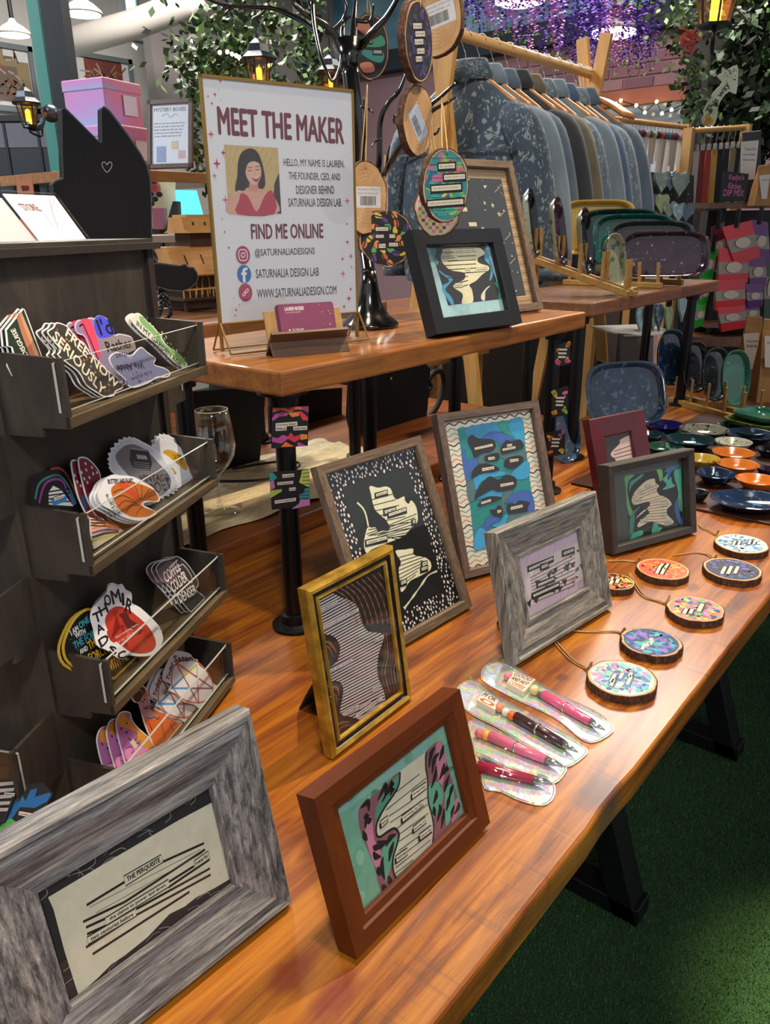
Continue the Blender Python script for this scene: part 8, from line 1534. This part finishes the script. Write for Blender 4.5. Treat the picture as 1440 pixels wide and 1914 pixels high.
def keychain(c, lb, k):
    root = thing('key_chain', lb, 'key chain', c - np.array([0, 0, .2]), group='carded key chains on the pine rail'); f = plane(c, YAW - math.pi / 2 + r.uniform(-.5, .5), 0); L = r.uniform(.15, .21); s = r.uniform(-.012, .012)
    MB().tube([c + np.array([0, 0, .014]), c + np.array([0, 0, -.03])], .0025, 5).build('hook', hook_m, root); MB().ball(c - np.array([0, 0, .045]), .017, 8).build('charm', pr('charm%d' % (k % 9), kc_cols[k % 9], .5), root, True)
    MB().prism(f, [(-.012 + s, -L), (.012 + s, -L), (.011, -.06), (-.011, -.06)], -.002, .002).build('sleeve', wmat[k % 3], root)
for k in range(22): keychain(A + (B - A) * (.03 + .94 * k / 21), 'white carded key chain hanging on the crowded pine rail', k)
A2, B2 = dep(1128, 318, 3.3), dep(1200, 322, 3.5); 
rail_stand('lower pine rail of carded key chains behind the trays', A2, B2)
for k in range(9): keychain(A2 + (B2 - A2) * (.05 + .9 * k / 8), 'white carded key chain hanging on the lower pine rail', k + 3)
A3, B3 = dep(1289, 245, 3.5), dep(1396, 238, 3.6); rail_stand('pine rail of ribbon wristlets above the chalk sign', A3, B3)
rc_ = ['#5a5a64', '#b8b0a8', '#7a1f24', '#a83a2c', '#b89040', '#16161a', '#1e1e24', '#8a7a5a', '#14141a']
for k in range(9):
    c = A3 + (B3 - A3) * (.06 + .85 * k / 8); root = thing('wristlet', 'ribbon wristlet %s hanging on a chrome clip' % ['in grey', 'in pale grey', 'in wine red', 'in brick red', 'in mustard', 'in black, sixth along', 'in charcoal', 'in khaki', 'in black, last along'][k], 'wristlet', c - np.array([0, 0, .3]), group='ribbon wristlets on the pine rail')
    MB().tube(cr([c + np.array([0, 0, .014]), c + np.array([.012, 0, -.01]), c + np.array([0, 0, -.06])], 3), .002, 5).build('hook', hook_m, root); MB().box((c[0] - .013, c[1] - .006, c[2] - .085), (c[0] + .013, c[1] + .006, c[2] - .058)).build('clip', hook_m, root)
    f = plane(c, YAW - math.pi / 2 + .3 * math.sin(k), 0); MB().prism(f, [(-.012, -.085), (.012, -.085), (.022, -.33), (-.014, -.34)], -.004, .004).build('ribbon', pr('ribbon%d' % k, rc_[k], .7), root)

# ---- ceramic hearts board
hb_ = plane(dep(1248, 372, 3.05), YAW - math.pi / 2, R_(6)); q = hb_.uvs([(1192, 425), (1296, 428), (1298, 328), (1197, 320)]); pg = thing('pegboard', 'black pegboard of ceramic hearts beside the trays', 'pegboard', hb_.P(0, q[0][1]))
MB().prism(hb_, q, -.008, 0).build('board', pr('pegboard_black', '#17181a', .6), pg)
MB().slab(hb_, q[0][0], -1.42, q[0][0] + .02, q[0][1], -.03, -.008).build('leg', steel, pg); MB().slab(hb_, q[1][0] - .02, -1.42, q[1][0], q[1][1], -.03, -.008).build('leg', steel, pg)
for i in range(6):
    for j in range(4): MB().tube([hb_.P(q[0][0] + .02 + i * .034, q[0][1] + .03 + j * .045, 0), hb_.P(q[0][0] + .02 + i * .034, q[0][1] + .03 + j * .045, .002)], .0028, 6).build('peg_hole', pr('peg_pale', '#8a8a88', .5), pg)
def heart_pts(s): return [(s * .062 * 16 * math.sin(t_) ** 3, s * .062 * (13 * math.cos(t_) - 5 * math.cos(2 * t_) - 2 * math.cos(3 * t_) - math.cos(4 * t_))) for t_ in np.linspace(0, 2 * math.pi, 29)[:-1]]
hmm = [speckle('heart_sage', '#5c6c60', '#8a9a8a', 60, .6, .3, '#74847a'), speckle('heart_blue', '#3a4a5c', '#6a7a90', 60, .6, .3, '#4a5c70'), speckle('heart_violet', '#3a3058', '#6a5a90', 60, .6, .3, '#4a3c70'), speckle('heart_moss', '#6a7a4a', '#98a878', 60, .6, .3, '#86966a'), speckle('heart_pale', '#6a8a90', '#9ab8bc', 60, .6, .3, '#80a0a4')]
ZH = zm(1180, 260, 1440, 1440)
for k, (x, y, s, mi, lb) in enumerate(((320, 430, 1.0, 0, 'sage ceramic heart high on the pegboard'), (415, 420, .9, 1, 'slate blue ceramic heart high on the pegboard'), (505, 455, 1.15, 0, 'tall sage ceramic heart at the pegboard edge'), (190, 655, .9, 2, 'violet ceramic cup low on the pegboard'), (315, 660, .95, 3, 'moss green ceramic heart low on the pegboard'), (400, 720, .8, 0, 'dark mottled ceramic heart low on the pegboard'), (490, 750, .9, 4, 'pale blue ceramic heart low on the pegboard'), (580, 745, .9, 1, 'grey ceramic heart leaning at the pegboard end'))):
    f = plane(dep(*ZH([(x, y)])[0], 2.98), YAW - math.pi / 2 + .25 * (-1) ** k, 0); o = MB().prism(f, [(a * .033 * s, b * .045 * s) for a, b in heart_pts(1.0)], -.012, .006).build('ceramic_heart', hmm[mi], None, bevel=.004); tag(o, lb, 'ceramic heart', 'ceramic hearts on the pegboard')

# ---- gift-food shelf at the frame edge
fd = 3.0; fp = plane(dep(1360, 384, fd), YAW - math.pi / 2 - R_(6), 0); q = fp.uvs([(1283, 388), (1470, 388)]); fsx = thing('food_shelf', 'dark wood rail shelf holding clipped pouches', 'shelf', fp.P(0, -1.2))
MB().slab(fp, q[0][0], q[0][1] - .004, q[1][0], q[0][1] + .016, -.16, .012).build('board', sw2, fsx); 
for a in (q[0][0], q[0][0] + .17): MB().slab(fp, a, -float(fp.o[2]), a + .02, q[0][1], -.15, -.13).build('post', steel, fsx)
q2 = fp.uvs([(1270, 640), (1420, 640)]); MB().slab(fp, q2[0][0], q2[0][1] - .02, q2[1][0], q2[0][1] + .02, -.2, -.02).build('board', sw2, fsx)
def pouch(label, pxq, d, col, mid_='#8f8680', lab=True, group='coloured snack pouches clipped on strips', clip=True, yaw=0.0, low='band'):
    c = np.mean(np.array(pxq), 0); f = plane(dep(c[0], c[1], d), YAW - math.pi / 2 + yaw, 0); tl_, tr_, br_, bl_ = f.uvs(pxq); root = thing('snack_pouch', label, 'pouch', f.P(*mid(bl_, br_)), group=group); m_ = pr('pouch' + col, col, .3, coat=.4)
    L = lambda t_: (lerp(tl_, bl_, t_), lerp(tr_, br_, t_))
    def seg(t0, t1, mat, nm, b0, b1):
        a, b = L(t0); c2, d2 = L(t1); mb = MB(); v8 = [f.P(*a, b0), f.P(*b, b0), f.P(*d2, b1), f.P(*c2, b1), f.P(*a, -b0 - .002), f.P(*b, -b0 - .002), f.P(*d2, -b1 - .002), f.P(*c2, -b1 - .002)]; mb.add(v8, [(3, 2, 1, 0), (4, 5, 6, 7), (0, 1, 5, 4), (2, 3, 7, 6), (1, 2, 6, 5), (3, 0, 4, 7)]); mb.build(nm, mat, root)
    seg(0, .36, m_, 'top_band', .001, .006); seg(.36, .68, pr('pouch_mid' + mid_, mid_, .3), 'window', .006, .012); seg(.68, 1, m_, 'bottom_band', .012, .010)
    if lab: P = Print(f, 5e-5, .0135); P.ell(lerp(mid(tl_, bl_), mid(tr_, br_), .5), .26 * math.hypot(tl_[0] - tr_[0], tl_[1] - tr_[1]), .14 * math.hypot(tl_[1] - bl_[1], 0), '#cfc4b4'); P.build('label', root)
    if clip: p = f.P(*mid(tl_, tr_), .004); MB().tube([p + np.array([0, 0, .05]), p - np.array([0, 0, .012])], .008, 6).build('clip', steel, root)
RD_, PU, GR, DR = '#cc1128', '#5c1272', '#179a30', '#5a0c20'
for lb, q, d, c in (('dark red pouch at the back of the clip strip', [(1330, 425), (1355, 415), (1355, 500), (1332, 505)], 2.95, DR), ('purple pouch, top of its strip at the frame edge', [(1405, 410), (1436, 415), (1437, 490), (1408, 488)], 2.88, PU), ('purple pouch, second down at the frame edge', [(1398, 475), (1432, 478), (1430, 536), (1400, 540)], 2.9, PU), ('purple pouch, third down at the frame edge', [(1394, 530), (1426, 532), (1424, 572), (1396, 576)], 2.92, PU), ('purple pouch, lowest at the frame edge', [(1390, 566), (1420, 568), (1418, 600), (1392, 604)], 2.94, PU),
                    ('bright red pouch, top of the front strip', [(1350, 425), (1405, 412), (1420, 480), (1372, 496)], 2.84, RD_), ('bright red pouch, second down the front strip', [(1345, 462), (1400, 470), (1396, 528), (1340, 536)], 2.87, RD_), ('bright red pouch, third down the front strip', [(1338, 525), (1394, 520), (1390, 575), (1336, 580)], 2.89, RD_), ('bright red pouch, lowest of the front strip', [(1340, 570), (1392, 566), (1392, 612), (1348, 620)], 2.91, RD_),
                    ('green pouch, top of the strip beside the plum tray', [(1323, 462), (1342, 465), (1330, 520), (1308, 528)], 2.93, GR), ('green pouch, second down beside the walnut shelf', [(1310, 520), (1334, 515), (1318, 570), (1302, 578)], 2.95, GR), ('green pouch, lowest beside the walnut shelf', [(1300, 565), (1322, 562), (1312, 608), (1296, 614)], 2.97, GR), ('dark green pouch at the frame edge', [(1428, 470), (1450, 470), (1450, 600), (1426, 598)], 3.0, '#123a20')):
    pouch(lb, q, d, c, clip=('top' in lb or 'dark' in lb))
f = plane(dep(1385, 560, 3.28), YAW - math.pi / 2, 0); q = f.uvs([(1285, 720), (1500, 720), (1500, 392), (1285, 392)]); dkb = thing('shelving_unit', 'dark shelving unit behind the snack pouches', 'shelving', (f.o[0], f.o[1], 0)); MB().slab(f, q[0][0], -float(f.o[2]), q[1][0], q[2][1], -.08, 0).build('back', pr('shelving_dark', '#1c1b1c', .7), dkb)
for b in (-.35, -.1, .12): MB().slab(f, q[0][0], b, q[1][0], b + .02, 0, .12).build('shelf_board', sw2, dkb)
tc_ = thing('tall_counter', 'dark counter in front of the brick wall', 'counter', (4.75, 2.0, 0)); MB().box((4.6, 1.95, 0), (4.9, 3.4, 1.12)).build('body', pr('counter_dark', '#2c211c', .6), tc_); MB().box((4.56, 1.92, 1.12), (4.94, 3.44, 1.16)).build('top', sw2, tc_)
lc = thing('low_counter', 'low dark counter beyond the clothes rack', 'counter', (3.2, 2.4, 0)); MB().box((2.1, 2.3, 0), (4.4, 2.7, .92)).build('body', pr('counter_dark', '#2c211c', .6), lc); MB().box((2.05, 2.26, .92), (4.45, 2.74, .96)).build('top', sw2, lc)
kraft = wood('kraft_paper', [(.3, '#8a6238'), (.6, '#a87c4a'), (.8, '#b88e5c')], 'z', .6, .8, 3, .1)
def kraft_bag(label, pxq, d, lblq=None, text=None, zb=None, mat=None, win=False):
    c = np.mean(np.array(pxq), 0); f = plane(dep(c[0], c[1], d), YAW - math.pi / 2, 0); q = f.uvs(pxq); root = thing('kraft_bag', label, 'bag', f.P(np.mean(np.array(q), 0)[0], min(p[1] for p in q))); tl_, tr_, br_, bl_ = q
    mb = MB(); a, b = lerp(tl_, bl_, .12), lerp(tr_, br_, .12); rows = [(tl_, tr_, .003), (a, b, .004), (lerp(tl_, bl_, .55), lerp(tr_, br_, .55), .028), (bl_, br_, .036)]; vs = []
    for l_, r_, o in rows: vs += [f.P(*l_, o), f.P(*r_, o), f.P(*r_, -o), f.P(*l_, -o)]
    mb.add(vs, [(0, 1, 2, 3), (12, 15, 14, 13)] + [(4 * i + j, 4 * i + (j + 1) % 4, 4 * i + 4 + (j + 1) % 4, 4 * i + 4 + j)[::-1] for i in range(3) for j in range(4)]); mb.build('paper', mat or kraft, root, bevel=.003)
    if lblq:
        f2 = Pl(f.o + f.n * .034, f.u, f.v); ql = f2.uvs(lblq); MB().prism(f2, ql[::-1] if sum(ql[i][0] * ql[(i + 1) % 4][1] - ql[(i + 1) % 4][0] * ql[i][1] for i in range(4)) < 0 else ql, 0, .001).build('label', pr('bag_label', '#c9c4bc', .6), root); P = Print(f2, 5e-5, .0012)
        cc = np.mean(np.array(ql), 0); hh_ = abs(ql[0][1] - ql[2][1])
        for k, s in enumerate(text or []): P.text(s, (cc[0], ql[0][1] - hh_ * (.2 + .14 * k)), hh_ * .08, '#3a3634', width=abs(ql[0][0] - ql[1][0]) * .7)
        P.build('print', root)
ZK = zm(1200, 600, 1440, 1209)
kraft_bag('kraft paper bag with a white label standing behind the plates', ZK([(985, -20), (1150, -10), (1060, 760), (890, 420)])[:0] or [(1396, 590), (1426, 592), (1418, 752), (1372, 740)], 2.75, [(1390, 624), (1420, 622), (1412, 690), (1395, 690)], ['loose', 'tea'])
kraft_bag('kraft paper bag with a long label at the frame edge', [(1428, 595), (1470, 600), (1475, 765), (1404, 760)], 2.62, [(1430, 628), (1455, 628), (1450, 688), (1430, 686)], ['blend'])
kraft_bag('black topped pouch with a white printed sheet on the food shelf', [(1388, 247), (1424, 244), (1412, 382), (1384, 382)], 2.98, [(1386, 265), (1419, 262), (1411, 335), (1384, 338)], ['Tomato, Pear', 'Lemon Pepper', 'Seasoning'], mat=pr('pouch_black', '#232326', .5))
kraft_bag('small kraft bag on the food shelf beside the chalk sign', [(1418, 310), (1446, 306), (1444, 386), (1404, 386)], 2.92, [(1420, 328), (1440, 326), (1434, 372), (1424, 372)], ['spice'])
def dchalk(P, q):
    for s, l, rr_, h in (("Kaylyn's", (1015, 400), (1172, 405), 66), ('Kitchen', (1010, 480), (1140, 490), 60), ('DIP MIX', (960, 555), (1170, 560), 66)): ptext(P, ZH, s, l, rr_, h, '#c86a9a', .0003)
panel('chalk_sign', "small black chalk sign reading Kaylyn's Kitchen DIP MIX", 'sign', ZH([(920, 650), (1190, 640), (1220, 360), (965, 330)]), 2.9, '#17171a', .006, draw=dchalk)
# arrow banner
ZA = zm(1240, 0, 1440, 1126)
def darrow(P, q):
    ptext(P, ZA, 'This way', (470, 1190), (690, 880), 90, '#3a4a44', .0015)
    for c in ((470, 1235), (450, 1300), (500, 1270)): P.ell(P.px(ZA([c]))[0], .014, .016, '#c0903a', n=10, up=(c[0] == 470))
    r = random.Random(4)
    for k in range(30): P.ell(P.px(ZA([(r.uniform(640, 770), r.uniform(720, 860))]))[0], .003, col='#4a5a50', n=6, up=(k == 0))
panel('arrow_sign', 'curved white arrow shaped sign on the ivy column', 'sign', ZA(cr([(390, 1230), (440, 1150), (500, 1020), (570, 930), (630, 860), (575, 800), (690, 730), (780, 680), (790, 800), (770, 990), (700, 960), (620, 1040), (580, 1130), (570, 1230), (520, 1340), (440, 1330)], 2, True)), 3.95, '#b8bca8', .01, draw=darrow)
# low white stand with small ceramics under the walnut shelf
wsd = thing('white_stand', 'low white stand with a grey front below the walnut shelf', 'stand', tuple(dep(1190, 690, 2.86))); f = plane(dep(1190, 650, 2.86), YAW - math.pi / 2 + R_(10), 0); q = f.uvs([(1160, 690), (1221, 690), (1222, 627), (1160, 624)])
MB().prism(f, q, -.02, 0).build('front', pr('stand_grey', '#5c5856', .6), wsd); a0, a1, b1 = q[0][0], q[1][0], q[2][1]; MB().slab(f, a0, b1, a1 + .10, b1 + .006, -.28, .004).build('top', pr('stand_white', '#c4c0ba', .5), wsd); MB().slab(f, a0, -float(f.o[2]), a0 + .02, q[0][1], -.2, -.02).build('leg', steel, wsd); MB().slab(f, a1 - .02, -float(f.o[2]), a1, q[0][1], -.2, -.02).build('leg', steel, wsd)
for k, (x, y, mi, lb) in enumerate(((1198, 596, 4, 'pale'), (1211, 592, 2, 'violet'), (1222, 590, 0, 'sage'), (1233, 590, 1, 'slate'), (1250, 594, 3, 'cream'), (1276, 572, 4, 'hanging pale'))):
    c = dep(x, y, 2.90); o = MB().prism(plane(c, YAW - math.pi / 2 + .5, .1), [(a * .020, b * .055) for a, b in heart_pts(1.0)], -.006, .004).build('ceramic_charm', hmm[mi], None, bevel=.002); tag(o, lb + ' ceramic charm standing on the white stand', 'ceramic charm', 'small ceramic charms on the white stand')
